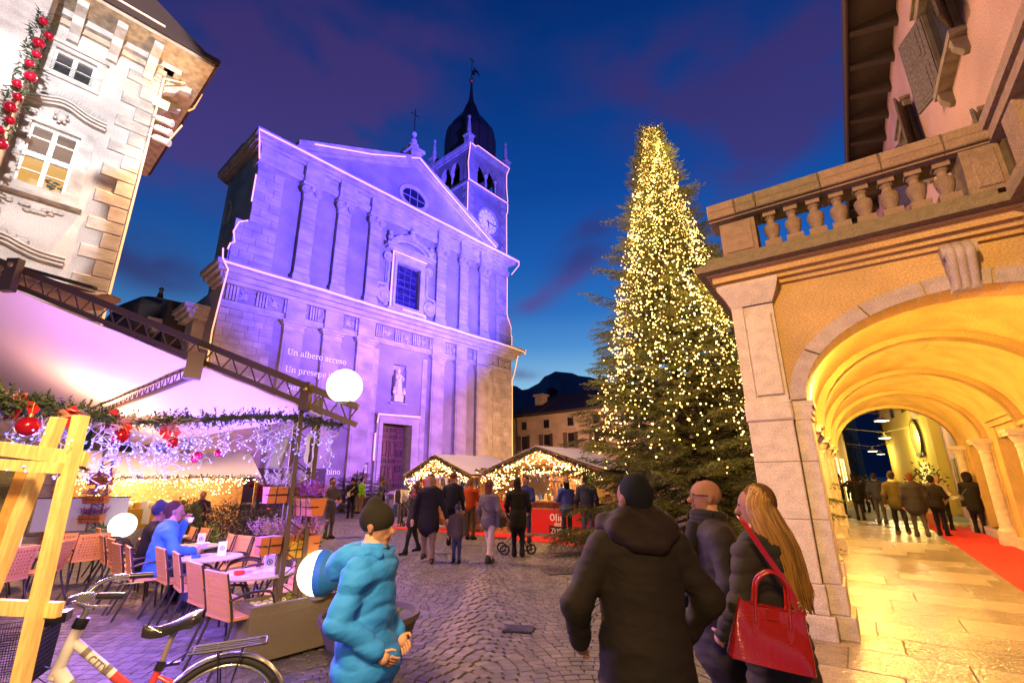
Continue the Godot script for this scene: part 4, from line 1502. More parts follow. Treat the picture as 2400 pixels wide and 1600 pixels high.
	b.tube(PackedVector3Array([V(-3.06, 15.0, 0.12), V(-3.08, 4.0, 0.12)]), 0.07, 0.07, 8)
	part("downpipe", b, mats["gutter_brown"], h)
	var amber = E("amber_rope", Color(1.0, 0.42, 0.06), 1.15)
	for k in 5:
		rope("rope_light", [V(0.08, 15.2 - k * 2.3, 0.1), V(0.08, 15.2 - (k + 1) * 2.3, 0.1)], h, 0.034, amber)
	rope("rope_light", [V(0.08, 15.2, 0.1), V(0.7, 15.68, -0.2)], h, 0.034, amber)
	for k in 2:
		rope("rope_light", [V(-0.35 - k * 2.2, 16.1, 1.43), V(-2.55 - k * 2.2, 16.1, 1.43)], h, 0.034, amber)
	rope("rope_light", [V(1.33, 15.9, -0.6), V(1.34, 15.85, -1.6), V(1.2, 15.7, -1.7)], h, 0.036, amber)
	rope("rope_light", [V(1.2, 15.3, -2.2), V(1.0, 14.9, -3.2)], h, 0.036, amber)
	# flood lamp and the three lantern spotlights on the corner
	b = MB.new()
	b.box(V(0.12, 14.1, 0.26), V(0.34, 0.2, 0.16), Basis(Vector3.RIGHT, 0.7))
	var fl = thing("flood_lamp", "bright warm flood lamp on the corner of the pale house", "flood lamp", h.position, 49.0)
	part("housing", b, M("lamp_grey", Color(0.25, 0.24, 0.23), 0.5), fl)
	b = MB.new()
	b.box(V(0.14, 14.02, 0.36), V(0.42, 0.26, 0.03), Basis(Vector3.RIGHT, 0.7))
	part("lamp_glass", b, E("flood_glass", Color(1.0, 0.72, 0.28), 9.0), fl)
	spot(h.transform * V(0.2, 13.9, 0.55), V(-1.0, 0.0, -10.0), Color(1.0, 0.55, 0.28), 420.0, 62.0, 0.6, 0.15)
	omni(h.transform * V(0.35, 14.35, 0.6), Color(1.0, 0.6, 0.22), 2.4, 0.05)
	for k in 3:
		var s = thing("spotlight", ["topmost", "middle", "lowest"][k] + " of three white cylindrical spotlights on the house corner", "spotlight", h.position, 49.0, "spotlights on the house corner")
		var p0 = V(0.16 + k * 0.02, 13.55 - k * 0.38, 0.16)
		var dr = V(0.75, -0.3, 0.5).normalized()
		b = MB.new()
		b.tube(PackedVector3Array([p0, p0 + dr * 0.4]), 0.1, 0.1, 10)
		part("body", b, M("spot_white", Color(0.7, 0.66, 0.6), 0.5), s)
		b = MB.new()
		b.tube(PackedVector3Array([p0 + dr * 0.4, p0 + dr * 0.5]), 0.115, 0.12, 10)
		part("lens_ring", b, mats["spot_white"], s)
		b = MB.new(); b.bar(V(0, p0.y, 0.1), p0 + dr * 0.15, 0.05, 0.05)
		part("bracket", b, mats["lamp_grey"], s)
	# red bauble garland hanging on the neighbouring house front, at the very left
	var nh = thing("garlanded_pillar_house", "pink stone corner of the neighbouring house at the top left edge", "house", V(-12.1, 0, -10.6), 49.0)
	b = MB.new(); b.bx(-6.0, -1.02, 0, 16.0, -1.0, 0.9)
	part("wall", b, mats["pink_stone_0"], nh)
	var gl = thing("bauble_garland", "fir garland with red baubles and bows hanging down the pink wall", "garland", V(-12.1, 0, -10.6), 49.0)
	b = MB.new()
	var bb = MB.new()
	for k in 220:
		var c = V(-0.98 + rng.randf_range(-0.25, 0.1), 9.2 + k * 0.019, 0.95 + rng.randf_range(-0.05, 0.12))
		var d = V(rng.randf_range(-1, 1), rng.randf_range(-1, 1), rng.randf_range(-0.2, 1)).normalized() * 0.16
		b.tube(PackedVector3Array([c, c + d]), 0.02, 0.004, 4, false)
	part("fir_twigs", b, M("fir_green", Color(0.025, 0.05, 0.02), 0.8), gl)
	for k in 12:
		bb = MB.new()
		bb.ball(V(-0.95 + rng.randf_range(-0.16, 0.1), 9.3 + k * 0.34, 1.08), Vector3.ONE * (0.1 if k % 3 else 0.13), 10, 7)
		part("bauble" if k % 3 else "bow", bb, M("bauble_red", Color(0.45, 0.01, 0.03), 0.15, 0.5), gl)

func sash(h: Node, x0: float, x1: float, y0: float, y1: float, nx: int, ny: int, paint: Material, pane: Material) -> void:
	var b = MB.new()
	wall_with_hole(b, x0, x1, y0, y1, x0 + 0.07, x1 - 0.07, y0 + 0.07, y1 - 0.07, -0.16, -0.06)
	var w = (x1 - x0) / nx
	var hh = (y1 - y0) / ny
	for k in nx - 1:
		b.bx(x0 + w * (k + 1) - 0.055, x0 + w * (k + 1) + 0.055, y0 + 0.07, y1 - 0.07, -0.165, -0.05)
	for k in ny - 1:
		b.bx(x0 + 0.07, x1 - 0.07, y0 + hh * (k + 1) - 0.07, y0 + hh * (k + 1) + 0.07, -0.17, -0.045)
	var f = part("window", b, paint, h)
	b = MB.new()
	for i in nx:
		for j in ny:
			var yy = y0 + hh * (j + (0.6 if j > 0 else 0.5))
			b.bx(x0 + w * i + 0.06, x0 + w * (i + 1) - 0.06, yy - 0.018, yy + 0.018, -0.14, -0.09)
	part("glazing_bar", b, paint, f)
	for i in nx:
		for j in ny:
			b = MB.new()
			b.quad(V(x0 + w * i + 0.06, y0 + hh * j + 0.06, -0.12), V(x0 + w * (i + 1) - 0.06, y0 + hh * j + 0.06, -0.12), V(x0 + w * (i + 1) - 0.06, y0 + hh * (j + 1) - 0.06, -0.12), V(x0 + w * i + 0.06, y0 + hh * (j + 1) - 0.06, -0.12))
			part("pane", b, pane, f)

# ------------------------------------------------------------------ ground and paving
func ground() -> void:
	var b = MB.new()
	b.quad(V(-1500, 0, 300), V(1500, 0, 300), V(1500, 0, -2500), V(-1500, 0, -2500))
	struct("ground", b, MT("ground_mortar", Color(0.12, 0.105, 0.10), 0.7, tex["stain"], 0.3, tex["grain"], 1.0, 2.0))
	# the square beyond the setts one can tell apart
	var sm = MT("sett_far", Color(0.15, 0.135, 0.13), 0.5, noise_tex("sett_tone", 0.09, FastNoiseLite.TYPE_CELLULAR, 0.6, 1.15, 2, 512, 21), 1.1, tex["grain"], 2.0, 2.0)
	b = MB.new()
	b.quad(V(-60, 0.004, -25.2), V(60, 0.004, -25.2), V(60, 0.004, -90), V(-60, 0.004, -90))
	struct("far_paving", b, sm)
	# setts, laid in arcs on the square and in straight rows on the terrace
	var st = MB.new()
	st.stone(V(0, 0, 0), V(1, 1, 1), 0.0)
	var mesh_ = sett_mesh()
	var near = []
	var far = []
	var fcol = PackedColorArray()
	var all = []
	var W = 1.9
	var u = -16.0
	var r = 0.105
	var rows = int(26.0 / r)
	for i in rows:
		var z = -1.6 - i * r
		var half = 2.2 + absf(z) * 1.25
		var x = -half - rng.randf() * 0.1
		while x < half:
			var terrace = x < -2.45 + (z + 5.0) * 0.72 and z < -3.5
			var w = rng.randf_range(0.10, 0.15)
			var zz = z
			var slope = 0.0
			if not terrace:
				var t = fposmod(x + 0.4, W) / W * 2.0 - 1.0
				zz = z - 0.42 * (1.0 - t * t) + 0.2
				slope = atan(2.0 * 0.42 * t / (W * 0.5))
			else:
				w = 0.15
			var q = V(x + w * 0.5, 0.0, zz)
			x += w
			# the stone floor of the arcade and its kerb are laid separately
			var ca = q.dot(PA)
			var cg = q.dot(PG)
			if ca > -1.08 and cg > 4.93:
				continue
			if ca > 3.2:
				continue
			if q.z > -1.5 or q.z < -25.2:
				continue
			var s = V(w * 0.965, 0.05, r * 0.955)
			var bas = Basis(Vector3.UP, -slope * 0.75 + rng.randf_range(-0.05, 0.05)) * Basis(V(1, 0, 0), rng.randf_range(-0.012, 0.012)) * Basis(V(0, 0, 1), rng.randf_range(-0.012, 0.012))
			var xf = Transform3D(bas.scaled_local(s), q + V(0, rng.randf_range(-0.0145, -0.0115) + 0.004, 0))
			all.append([q.length() + absf(q.x) * 0.0 if absf(q.x / q.z) < 1.02 and q.z < -3.0 else 1000.0 + q.length(), xf])
	all.sort_custom(func(p, q): return p[0] < q[0])
	var tones = []
	for k in 6:
		var tt: float = [0.11, 0.14, 0.17, 0.20, 0.15, 0.125][k]
		tones.append(MT("sett_%d" % k, Color(tt * 1.06, tt * 0.96, tt * 0.93), [0.5, 0.55, 0.6, 0.52, 0.48, 0.58][k], tex["stain"], 0.9, tex["grain"], 1.0, 3.0))
	var par = Node3D.new()
	par.name = "paving"
	add_child(par)
	par.set_meta("kind", "structure")
	var gray = []
	for k in all.size():
		if k < 290:
			var o = pmesh("sett", mesh_, tones[rng.randi_range(0, 5)], par)
			o.transform = all[k][1]
		else:
			far.append(all[k][1])
			var tt = rng.randf_range(0.75, 1.3)
			if rng.randf() < 0.12: tt *= 0.7
			fcol.push_back(Color(tt * 1.04, tt * 0.98, tt * 0.95))
	var fm = MT("sett_many", Color(0.15, 0.138, 0.132), 0.54, tex["stain"], 0.9, tex["grain"], 1.0, 3.0)
	fm.vertex_color_use_as_albedo = true
	mm("setts", mesh_, fm, far, par, fcol)
	# manhole lids
	manhole(V(0.05, 0.016, -6.1), 0.17, 0.13, "rectangular iron manhole lid with lattice pattern in the foreground setts", -12.0)
	manhole(V(1.05, 0.016, -9.6), 0.5, 0.3, "iron drain grating among the arched setts before the stall", 12.0)
	manhole(V(1.3, 0.016, -11.6), 0.45, 0.28, "farther iron drain grating near the red carpet", 10.0)

func manhole(at: Vector3, w: float, d: float, label: String, yaw: float) -> void:
	var t = thing("manhole_lid", label, "manhole lid", at, yaw)
	var b = MB.new()
	b.bx(-w, w, 0.0, 0.014, -d, d)
	var iron = M("cast_iron", Color(0.05, 0.045, 0.045), 0.45, 0.5)
	part("lid", b, iron, t)
	b = MB.new()
	for k in 9:
		var x = lerpf(-w * 0.92, w * 0.92, k / 8.0)
		b.bar(V(x, 0.017, -d * 0.92), V(clampf(x + d * 0.9, -w, w * 0.95), 0.017, d * 0.92), 0.022, 0.008)
		b.bar(V(x, 0.0171, d * 0.92), V(clampf(x + d * 0.9, -w, w * 0.95), 0.0171, -d * 0.92), 0.022, 0.008)
	part("lattice", b, iron, t)

func sett_mesh() -> ArrayMesh:
	var b = MB.new()
	# cushion: bevelled top of a unit cube whose top lies at y = 0.5
	var o = 0.5
	var i = 0.455
	var B = [V(-o, -0.5, o), V(o, -0.5, o), V(o, -0.5, -o), V(-o, -0.5, -o)]
	var S = [V(-o, 0.36, o), V(o, 0.36, o), V(o, 0.36, -o), V(-o, 0.36, -o)]
	var T = [V(-i, 0.5, i), V(i, 0.5, i), V(i, 0.5, -i), V(-i, 0.5, -i)]
	for k in 4:
		var j = (k + 1) % 4
		b.quad(B[k], B[j], S[j], S[k])
		b.quad(S[k], S[j], T[j], T[k])
	b.quad(T[0], T[1], T[2], T[3])
	return b.mesh()

# ------------------------------------------------------------------ the arcaded palace on the right
func baluster(b: MB, at: Vector3, hh: float, w: float) -> void:
	var s = hh
	b.box(at + V(0, 0.11 * s, 0), V(w * 0.98, 0.22 * s, w * 0.98))
	b.lathe(PackedVector2Array([Vector2(w * 0.42, 0.22 * s), Vector2(w * 0.30, 0.27 * s), Vector2(w * 0.34, 0.33 * s), Vector2(w * 0.46, 0.47 * s), Vector2(w * 0.50, 0.58 * s), Vector2(w * 0.46, 0.64 * s), Vector2(w * 0.26, 0.69 * s), Vector2(w * 0.24, 0.8 * s), Vector2(w * 0.36, 0.85 * s), Vector2(w * 0.3, 0.88 * s)]), Transform3D(Basis(), at), 10)
	b.box(at + V(0, 0.94 * s, 0), V(w * 0.8, 0.12 * s, w * 0.8))

func column(parent: Node, x: float, z: float, half: bool, m: Material) -> void:
	var b = MB.new()
	b.bx(x - 0.19, x + 0.19, 0, 0.32, z - 0.19, z + 0.19)
	b.lathe(PackedVector2Array([Vector2(0.19, 0.32), Vector2(0.2, 0.36), Vector2(0.16, 0.42), Vector2(0.15, 0.46), Vector2(0.135, 2.2), Vector2(0.15, 2.22), Vector2(0.15, 2.26), Vector2(0.135, 2.28)]), Transform3D(Basis(), V(x, 0, z)), 14)
	var c = part("column", b, m, parent)
	b = MB.new()
	b.lathe(PackedVector2Array([Vector2(0.135, 2.28), Vector2(0.16, 2.32), Vector2(0.2, 2.4), Vector2(0.22, 2.44)]), Transform3D(Basis(), V(x, 0, z)), 14)
	b.bx(x - 0.24, x + 0.24, 2.44, 2.5, z - 0.24, z + 0.24)
	b.bx(x - 0.27, x + 0.27, 2.5, 2.56, z - 0.27, z + 0.27)
	part("capital", b, m, c)

func arcade() -> void:
	var coarse: Texture2D = tex["stain"]
	var fine: Texture2D = tex["grain"]
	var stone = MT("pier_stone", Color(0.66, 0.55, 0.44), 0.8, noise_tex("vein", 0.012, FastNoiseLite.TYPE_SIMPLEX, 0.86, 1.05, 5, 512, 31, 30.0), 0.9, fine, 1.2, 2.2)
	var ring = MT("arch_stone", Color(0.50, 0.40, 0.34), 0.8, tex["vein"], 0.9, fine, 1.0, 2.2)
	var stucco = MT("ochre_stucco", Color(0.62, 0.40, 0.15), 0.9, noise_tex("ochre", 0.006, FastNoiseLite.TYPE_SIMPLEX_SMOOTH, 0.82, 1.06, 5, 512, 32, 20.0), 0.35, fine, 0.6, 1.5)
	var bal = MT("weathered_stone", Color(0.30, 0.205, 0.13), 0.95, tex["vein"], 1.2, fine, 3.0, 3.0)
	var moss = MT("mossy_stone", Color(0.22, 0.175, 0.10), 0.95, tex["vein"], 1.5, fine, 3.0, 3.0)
	var a = thing("arcade_palace", "ochre arcaded palace with vaulted passage and stone balustrade terrace", "palace", V(3.399, 0, -5.589), -35.0)
	var b = MB.new()
	# corner pier: courses of stone
	var ys = [0.0, 0.26, 0.56, 1.22, 1.86, 2.35]
	for k in 5:
		var g = 0.07 if k == 0 else (0.025 if k == 1 else 0.0)
		b = MB.new()
		b.stone(V(-0.29, (ys[k] + ys[k + 1]) / 2, -0.26 + g / 2), V(0.49 + g * 2, ys[k + 1] - ys[k] - 0.003, 0.52 + g), 0.009)
		part("pier_block", b, stone, a)
		b = MB.new()
		b.stone(V(0.05, (ys[k] + ys[k + 1]) / 2, -0.34), V(0.17 + g * 2, ys[k + 1] - ys[k] - 0.004, 0.54), 0.009)
		part("pier_block", b, stone, a)
	b = MB.new()
	b.stone(V(-0.29, 2.465, -0.24), V(0.52, 0.235, 0.54), 0.02)
	b.bx(-0.03, 0.19, 2.5, 2.57, -0.58, -0.05)
	b.bx(-0.03, 0.165, 2.42, 2.5, -0.57, -0.055)
	b.bx(-0.03, 0.15, 2.345, 2.42, -0.56, -0.06)
	part("impost", b, stone, a)
	b = MB.new()
	b.bx(-0.535, -0.05, 2.582, 3.86, -0.5, -0.035)
	b.bx(-0.535, -0.40, 2.582, 3.86, -0.036, 0.0)
	b.bx(-0.40, -0.05, 2.582, 2.63, -0.036, 0.0)
	part("pilaster_shaft", b, stone, a)
	b = MB.new()
	b.stone(V(-0.235, 3.19, -0.02), V(0.30, 1.05, 0.05), 0.012)
	part("pilaster_panel", b, stone, a)
	b = MB.new()
	b.sheet([PackedVector3Array([V(-0.535, 3.86, 0.004), V(-0.05, 3.86, 0.004)]), PackedVector3Array([V(-0.6, 4.0, 0.07), V(0.02, 4.0, 0.07)]), PackedVector3Array([V(-0.66, 4.1, 0.13), V(0.06, 4.1, 0.13)]), PackedVector3Array([V(-0.66, 4.15, 0.13), V(0.06, 4.15, 0.13)])])
	b.sheet([PackedVector3Array([V(-0.05, 3.86, 0.004), V(-0.05, 3.86, -0.4)]), PackedVector3Array([V(0.02, 4.0, 0.07), V(0.02, 4.0, -0.4)]), PackedVector3Array([V(0.06, 4.15, 0.13), V(0.06, 4.15, -0.4)])])
	b.sheet([PackedVector3Array([V(-0.535, 3.86, -0.5), V(-0.535, 3.86, 0.004)]), PackedVector3Array([V(-0.6, 4.0, -0.5), V(-0.6, 4.0, 0.07)]), PackedVector3Array([V(-0.66, 4.15, -0.5), V(-0.66, 4.15, 0.13)])])
	b.bx(-0.66, 0.06, 4.15, 4.16, -0.5, 0.13)
	part("pilaster_capital", b, stone, a)
	# front wall with the elliptic arch
	b = MB.new()
	var cx = 1.73
	for k in 28:
		var t0 = PI - PI * k / 28
		var t1 = PI - PI * (k + 1) / 28
		b.prism(PackedVector2Array([Vector2(cx + 1.6 * cos(t0), 2.58 + 1.05 * sin(t0)), Vector2(cx + 1.6 * cos(t1), 2.58 + 1.05 * sin(t1)), Vector2(cx + 1.6 * cos(t1), 4.1), Vector2(cx + 1.6 * cos(t0), 4.1)]), -0.55, -0.10)
	b.bx(-0.05, 0.13, 2.58, 4.1, -0.55, -0.10)
	b.bx(3.33, 6.5, 0, 4.1, -0.55, -0.10)
	b.bx(-0.53, -0.05, 2.6, 4.1, -0.55, -0.45)
	part("front_wall", b, stucco, a)
	var aj = [PI, 2.62, 2.12, 1.76, 1.42, 1.05, 0.55, 0.0]
	for k in 7:
		b = MB.new()
		arch_ring(b, cx, 2.58, 1.6, 1.05, 0.17, -0.5, -0.055, aj[k] - 0.006, aj[k + 1] + 0.006, 6)
		part("arch_stone", b, ring, a)
	# console keystone with scrolls
	b = MB.new()
	for k in 3:
		var ox = 1.68 + k * 0.075
		var pts = smooth_path([V(ox, 4.06, 0.06), V(ox, 3.98, 0.13), V(ox, 3.86, 0.1), V(ox, 3.72, 0.04), V(ox, 3.6, 0.0)], 4)
		b.tube(pts, 0.055, 0.04, 8)
	b.bx(1.64, 1.87, 3.58, 4.05, -0.12, 0.02)
	b.tube(PackedVector3Array([V(1.61, 4.0, 0.08), V(1.9, 4.0, 0.08)]), 0.075, 0.075, 12)
	part("keystone", b, ring, a)
	# mouldings below the terrace
	for q in [[4.1, 4.16, 0.02, "stucco"], [4.16, 4.22, 0.09, "stucco"], [4.22, 4.31, 0.17, "stucco"], [4.31, 4.335, 0.23, "stucco"]]:
		b = MB.new()
		b.bx(-0.53 - q[2], 2.3, q[0], q[1], -0.5 - (q[1] - 4.1), -0.06 + q[2])
		b.bx(-0.53 - q[2], -0.3, q[0], q[1], -16.0, -0.5 - (q[1] - 4.1))
		part("cornice_moulding", b, stucco, a)
	b = MB.new()
	b.bx(-0.86, 2.18, 4.335, 4.43, -1.2, 0.32)
	b.bx(-0.86, 2.18, 4.335, 4.43, -18.0, -1.2)
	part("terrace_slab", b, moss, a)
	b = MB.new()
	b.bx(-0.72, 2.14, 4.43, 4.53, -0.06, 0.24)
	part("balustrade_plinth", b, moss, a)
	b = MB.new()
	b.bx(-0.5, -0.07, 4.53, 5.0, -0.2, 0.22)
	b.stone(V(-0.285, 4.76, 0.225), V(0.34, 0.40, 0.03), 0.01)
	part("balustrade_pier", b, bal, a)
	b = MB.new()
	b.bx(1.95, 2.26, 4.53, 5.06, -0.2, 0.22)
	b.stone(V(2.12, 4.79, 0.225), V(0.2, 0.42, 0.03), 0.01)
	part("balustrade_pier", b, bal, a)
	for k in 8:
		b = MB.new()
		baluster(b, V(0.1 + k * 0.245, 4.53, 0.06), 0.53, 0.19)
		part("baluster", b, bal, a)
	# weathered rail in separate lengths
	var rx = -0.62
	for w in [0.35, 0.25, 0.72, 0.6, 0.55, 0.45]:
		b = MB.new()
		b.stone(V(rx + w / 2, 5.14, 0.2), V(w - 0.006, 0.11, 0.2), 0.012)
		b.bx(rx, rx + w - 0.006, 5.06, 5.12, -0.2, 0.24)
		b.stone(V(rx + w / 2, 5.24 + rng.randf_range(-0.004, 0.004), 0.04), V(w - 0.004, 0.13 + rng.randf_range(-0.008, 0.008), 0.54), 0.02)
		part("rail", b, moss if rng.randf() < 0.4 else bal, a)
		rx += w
	# part that comes forward on the right: slab, soffit, balustrade
	b = MB.new()
	b.bx(2.18, 4.6, 4.335, 4.43, 0.0, 9.0)
	part("balcony_slab", b, moss, a)
	b = MB.new()
	b.bx(2.3, 4.6, 4.1, 4.33, 0.1, 9.0)
	part("balcony_soffit", b, stucco, a)
	b = MB.new()
	b.bx(2.2, 2.5, 4.43, 4.53, 0.24, 9.0)
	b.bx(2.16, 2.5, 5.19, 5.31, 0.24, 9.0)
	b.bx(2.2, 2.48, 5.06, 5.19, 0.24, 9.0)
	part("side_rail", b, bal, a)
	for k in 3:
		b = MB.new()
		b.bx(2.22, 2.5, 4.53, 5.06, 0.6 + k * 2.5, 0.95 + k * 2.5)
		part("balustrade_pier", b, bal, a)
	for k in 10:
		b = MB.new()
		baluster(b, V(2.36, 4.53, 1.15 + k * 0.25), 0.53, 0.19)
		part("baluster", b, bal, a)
	# passage: groin-like barrel vault with cross arches
	var vaultm = MT("vault_plaster", Color(0.60, 0.42, 0.15), 0.9, tex["ochre"], 0.5, fine, 0.5, 1.5)
	var xl = 0.05
	var xr = 3.42
	var mid = (xl + xr) / 2
	var rad = (xr - xl) / 2
	var zs = [-0.55, -3.6, -7.0, -10.4, -13.9]
	for bay in 4:
		b = MB.new()
		var rows = []
		for i in 9:
			var zt = i / 8.0
			var z = lerpf(zs[bay], zs[bay + 1], zt)
			var line = PackedVector3Array()
			for j in 21:
				var t = PI - PI * j / 20
				var dome = 0.22 * sin(PI * zt)
				line.push_back(V(mid + rad * cos(t), 2.52 + (1.42 + dome) * sin(t), z))
			rows.append(line)
		rows.reverse()
		b.sheet(rows, -0.12)
		part("vault", b, vaultm, a)
	for k in range(1, 5):
		b = MB.new()
		arch_ring(b, mid, 2.52, rad - 0.12, 1.36, 0.2, zs[k] - 0.16, zs[k] + 0.16, 0, PI, 20)
		for sgn in [0, 1]:
			var rows = []
			for i in 2:
				var line = PackedVector3Array()
				for j in 21:
					var t = PI - PI * j / 20
					line.push_back(V(mid + (rad - 0.12) * cos(t), 2.52 + 1.36 * sin(t), zs[k] + (0.16 if i == 0 else -0.16)))
				rows.append(line)
			if sgn == 0:
				b.sheet(rows)
		for j in 20:
			var t0 = PI - PI * j / 20
			var t1 = PI - PI * (j + 1) / 20
			b.quad(V(mid + (rad - 0.12) * cos(t1), 2.52 + 1.36 * sin(t1), zs[k] - 0.16), V(mid + (rad - 0.12) * cos(t0), 2.52 + 1.36 * sin(t0), zs[k] - 0.16), V(mid + (rad + 0.1) * cos(t0), 2.52 + 1.58 * sin(t0), zs[k] - 0.16), V(mid + (rad + 0.1) * cos(t1), 2.52 + 1.58 * sin(t1), zs[k] - 0.16))
		part("cross_arch", b, stucco, a)
		column(a, -0.13, zs[k], false, stone)
		column(a, xr - 0.1, zs[k], true, stone)
		b = MB.new()
		b.bx(xr - 0.02, xr + 0.3, 0.0, 2.56, zs[k] - 0.24, zs[k] + 0.24)
		part("pilaster", b, stucco, a)
		b = MB.new()
		b.bx(xr - 0.09, xr + 0.3, 2.44, 2.56, zs[k] - 0.3, zs[k] + 0.3)
		part("capital", b, stone, a)
	# outer wall over the openings on the left, roof slab above the vault
	b = MB.new()
	for bay in 4:
		var z0: float = zs[bay]
		var z1: float = zs[bay + 1]
		var mz = (z0 + z1) / 2
		var rz = absf(z1 - z0) / 2 - 0.2
		for k in 14:
			var t0 = PI * k / 14
			var t1 = PI * (k + 1) / 14
			var pz0 = mz + rz * cos(t0)
			var pz1 = mz + rz * cos(t1)
			b.prism(PackedVector2Array([Vector2(-pz0, 2.52 + 1.0 * sin(t0)), Vector2(-pz1, 2.52 + 1.0 * sin(t1)), Vector2(-pz1, 4.335), Vector2(-pz0, 4.335)]), -0.34, 0.02, Transform3D(Basis(V(0, 0, -1), V(0, 1, 0), V(1, 0, 0)), V(0, 0, 0)))
		b.bx(-0.34, 0.02, 2.52, 4.335, z0 - 0.2, z0)
		b.bx(-0.34, 0.02, 2.52, 4.335, z1, z1 + 0.2)
	part("outer_wall", b, stucco, a)
	b = MB.new()
	b.bx(0.1, 5.0, 4.12, 4.33, -14.1, -0.56)
	part("vault_fill", b, stucco, a)
	# inner wall with doorways
	b = MB.new()
	wall_with_hole(b, 3.6, 7.05, 0, 4.3, 4.0, 6.7, 0.25, 2.5, 0, 0.4)
	var inner = MB.new()
	inner.add(b, Transform3D(Basis(V(0, 0, -1), V(0, 1, 0), V(1, 0, 0)), V(xr + 0.02, 0, 0)))
	b = MB.new()
	wall_with_hole(b, 7.05, 10.45, 0, 4.3, 7.5, 9.3, 0.25, 2.78, 0, 0.4)
	inner.add(b, Transform3D(Basis(V(0, 0, -1), V(0, 1, 0), V(1, 0, 0)), V(xr + 0.02, 0, 0)))
	b = MB.new()
	wall_with_hole(b, 10.45, 14.1, 0, 4.3, 11.0, 13.1, 0.25, 2.6, 0, 0.4)
	inner.add(b, Transform3D(Basis(V(0, 0, -1), V(0, 1, 0), V(1, 0, 0)), V(xr + 0.02, 0, 0)))
	inner.bx(xr + 0.02, xr + 0.42, 0, 4.3, -3.6, -0.56)
	part("inner_wall", inner, stucco, a)
	b = MB.new()
	for q in [[-9.45, -7.35, 2.78], [-6.8, -3.9, 2.5]]:
		b.bx(xr - 0.1, xr + 0.02, q[2], q[2] + 0.12, q[0], q[1])
		b.bx(xr - 0.16, xr + 0.02, q[2] + 0.12, q[2] + 0.2, q[0] - 0.06, q[1] + 0.06)
		b.bx(xr - 0.04, xr + 0.02, 0.3, q[2], q[0], q[0] + 0.15)
		b.bx(xr - 0.04, xr + 0.02, 0.3, q[2], q[1] - 0.15, q[1])
	part("door_moulding", b, stucco, a)
	b = MB.new()
	b.bx(xr + 0.3, xr + 0.36, 0.2, 2.8, -13.2, -10.9); b.bx(xr + 0.3, xr + 0.36, 0.2, 2.9, -9.4, -7.4); b.bx(xr + 0.3, xr + 0.36, 0.2, 2.6, -6.8, -3.9)
	part("door_panel", b, M("grey_shutter", Color(0.16, 0.14, 0.13), 0.5), a)
	b = MB.new()
	b.bx(xr - 0.1, xr + 0.4, 0.0, 0.25, -14.0, -0.6)
	part("wall_base", b, stone, a)
	# cash machine in the middle doorway
	var atm = thing("cash_machine", "pale cash machine panel set in the grey doorway of the passage", "cash machine", a.position, -35.0)
	b = MB.new()
	b.bx(xr + 0.16, xr + 0.3, 0.9, 1.9, -12.0, -11.3)
	part("panel", b, M("atm_grey", Color(0.42, 0.40, 0.38), 0.5), atm)
	b = MB.new(); b.bx(xr + 0.155, xr + 0.16, 1.35, 1.65, -11.9, -11.55)
	part("screen", b, E("atm_screen", Color(0.3, 0.35, 0.2), 0.5), atm)
	b = MB.new()
	for k in 3:
		b.bx(xr + 0.26, xr + 0.3, 2.0 + k * 0.09, 2.05 + k * 0.09, -11.85, -11.5)
	part("sign_strip", b, mats["atm_grey"], atm)
	# upper storeys: pink wall, shuttered windows, deep eaves
	var pink = MT("pink_plaster", Color(0.58, 0.36, 0.30), 0.9, tex["house_stain"], 0.1, fine, 0.4, 1.0)
	var w = thing("upper_palace_wall", "tall pink upper storeys with shuttered windows rising behind the balustrade", "palace", V(0, 0, 0), -35.0)
	b = MB.new()
	var wz = [[-60.0, -17.2], [-14.4, -11.75], [-9.8, 20.0]]
	b.bx(3.0, 3.5, 4.43, 13.45, -60.0, 14.0)
	part("wall", b, pink, w)
	b = MB.new()
	b.bx(1.94, 3.4, 13.45, 13.7, -60.0, 14.0)
	b.bx(1.86, 1.96, 13.4, 13.72, -60.0, 14.0)
	part("eaves", b, M("eaves_dark", Color(0.035, 0.02, 0.016), 0.9), w)
	for k in 36:
		b = MB.new()
		b.prism(PackedVector2Array([Vector2(1.98, 13.45), Vector2(1.98, 13.34), Vector2(2.5, 13.22), Vector2(2.98, 13.1), Vector2(2.98, 13.45)]), 0, 0.22, Transform3D(Basis(), V(0, 0, -4.2 - k * 1.35)))
		part("rafter", b, mats["eaves_dark"], w)
	b = MB.new()
	b.tube(PackedVector3Array([V(1.9, 13.36, -60.0), V(1.9, 13.36, 14.0)]), 0.06, 0.06, 8)
	part("gutter", b, M("gutter_brown", Color(0.05, 0.025, 0.02), 0.6), w)
	var shut = MT("shutter_wood", Color(0.13, 0.10, 0.075), 0.7, tex["woodgrain"], 2.0)
	var frm = MT("window_stone", Color(0.30, 0.23, 0.15), 0.85, coarse, 0.8, fine, 0.8, 2.0)
	for q in [[-11.62, -10.0, 9.4, 11.3], [-16.4, -14.7, 9.4, 11.3], [-21.2, -19.5, 9.4, 11.3], [-11.62, -10.0, 5.6, 7.4], [-16.4, -14.7, 5.6, 7.4], [-26.0, -24.3, 9.4, 11.3]]:
		b = MB.new()
		b.bx(2.9, 3.0, q[2], q[3], q[0], q[0] + 0.14)
		b.bx(2.9, 3.0, q[2], q[3], q[1] - 0.14, q[1])
		b.bx(2.84, 3.0, q[3], q[3] + 0.2, q[0] - 0.1, q[1] + 0.1)
		b.bx(2.78, 3.0, q[3] + 0.2, q[3] + 0.28, q[0] - 0.16, q[1] + 0.16)
		b.bx(2.76, 3.0, q[2] - 0.13, q[2], q[0] - 0.15, q[1] + 0.15)
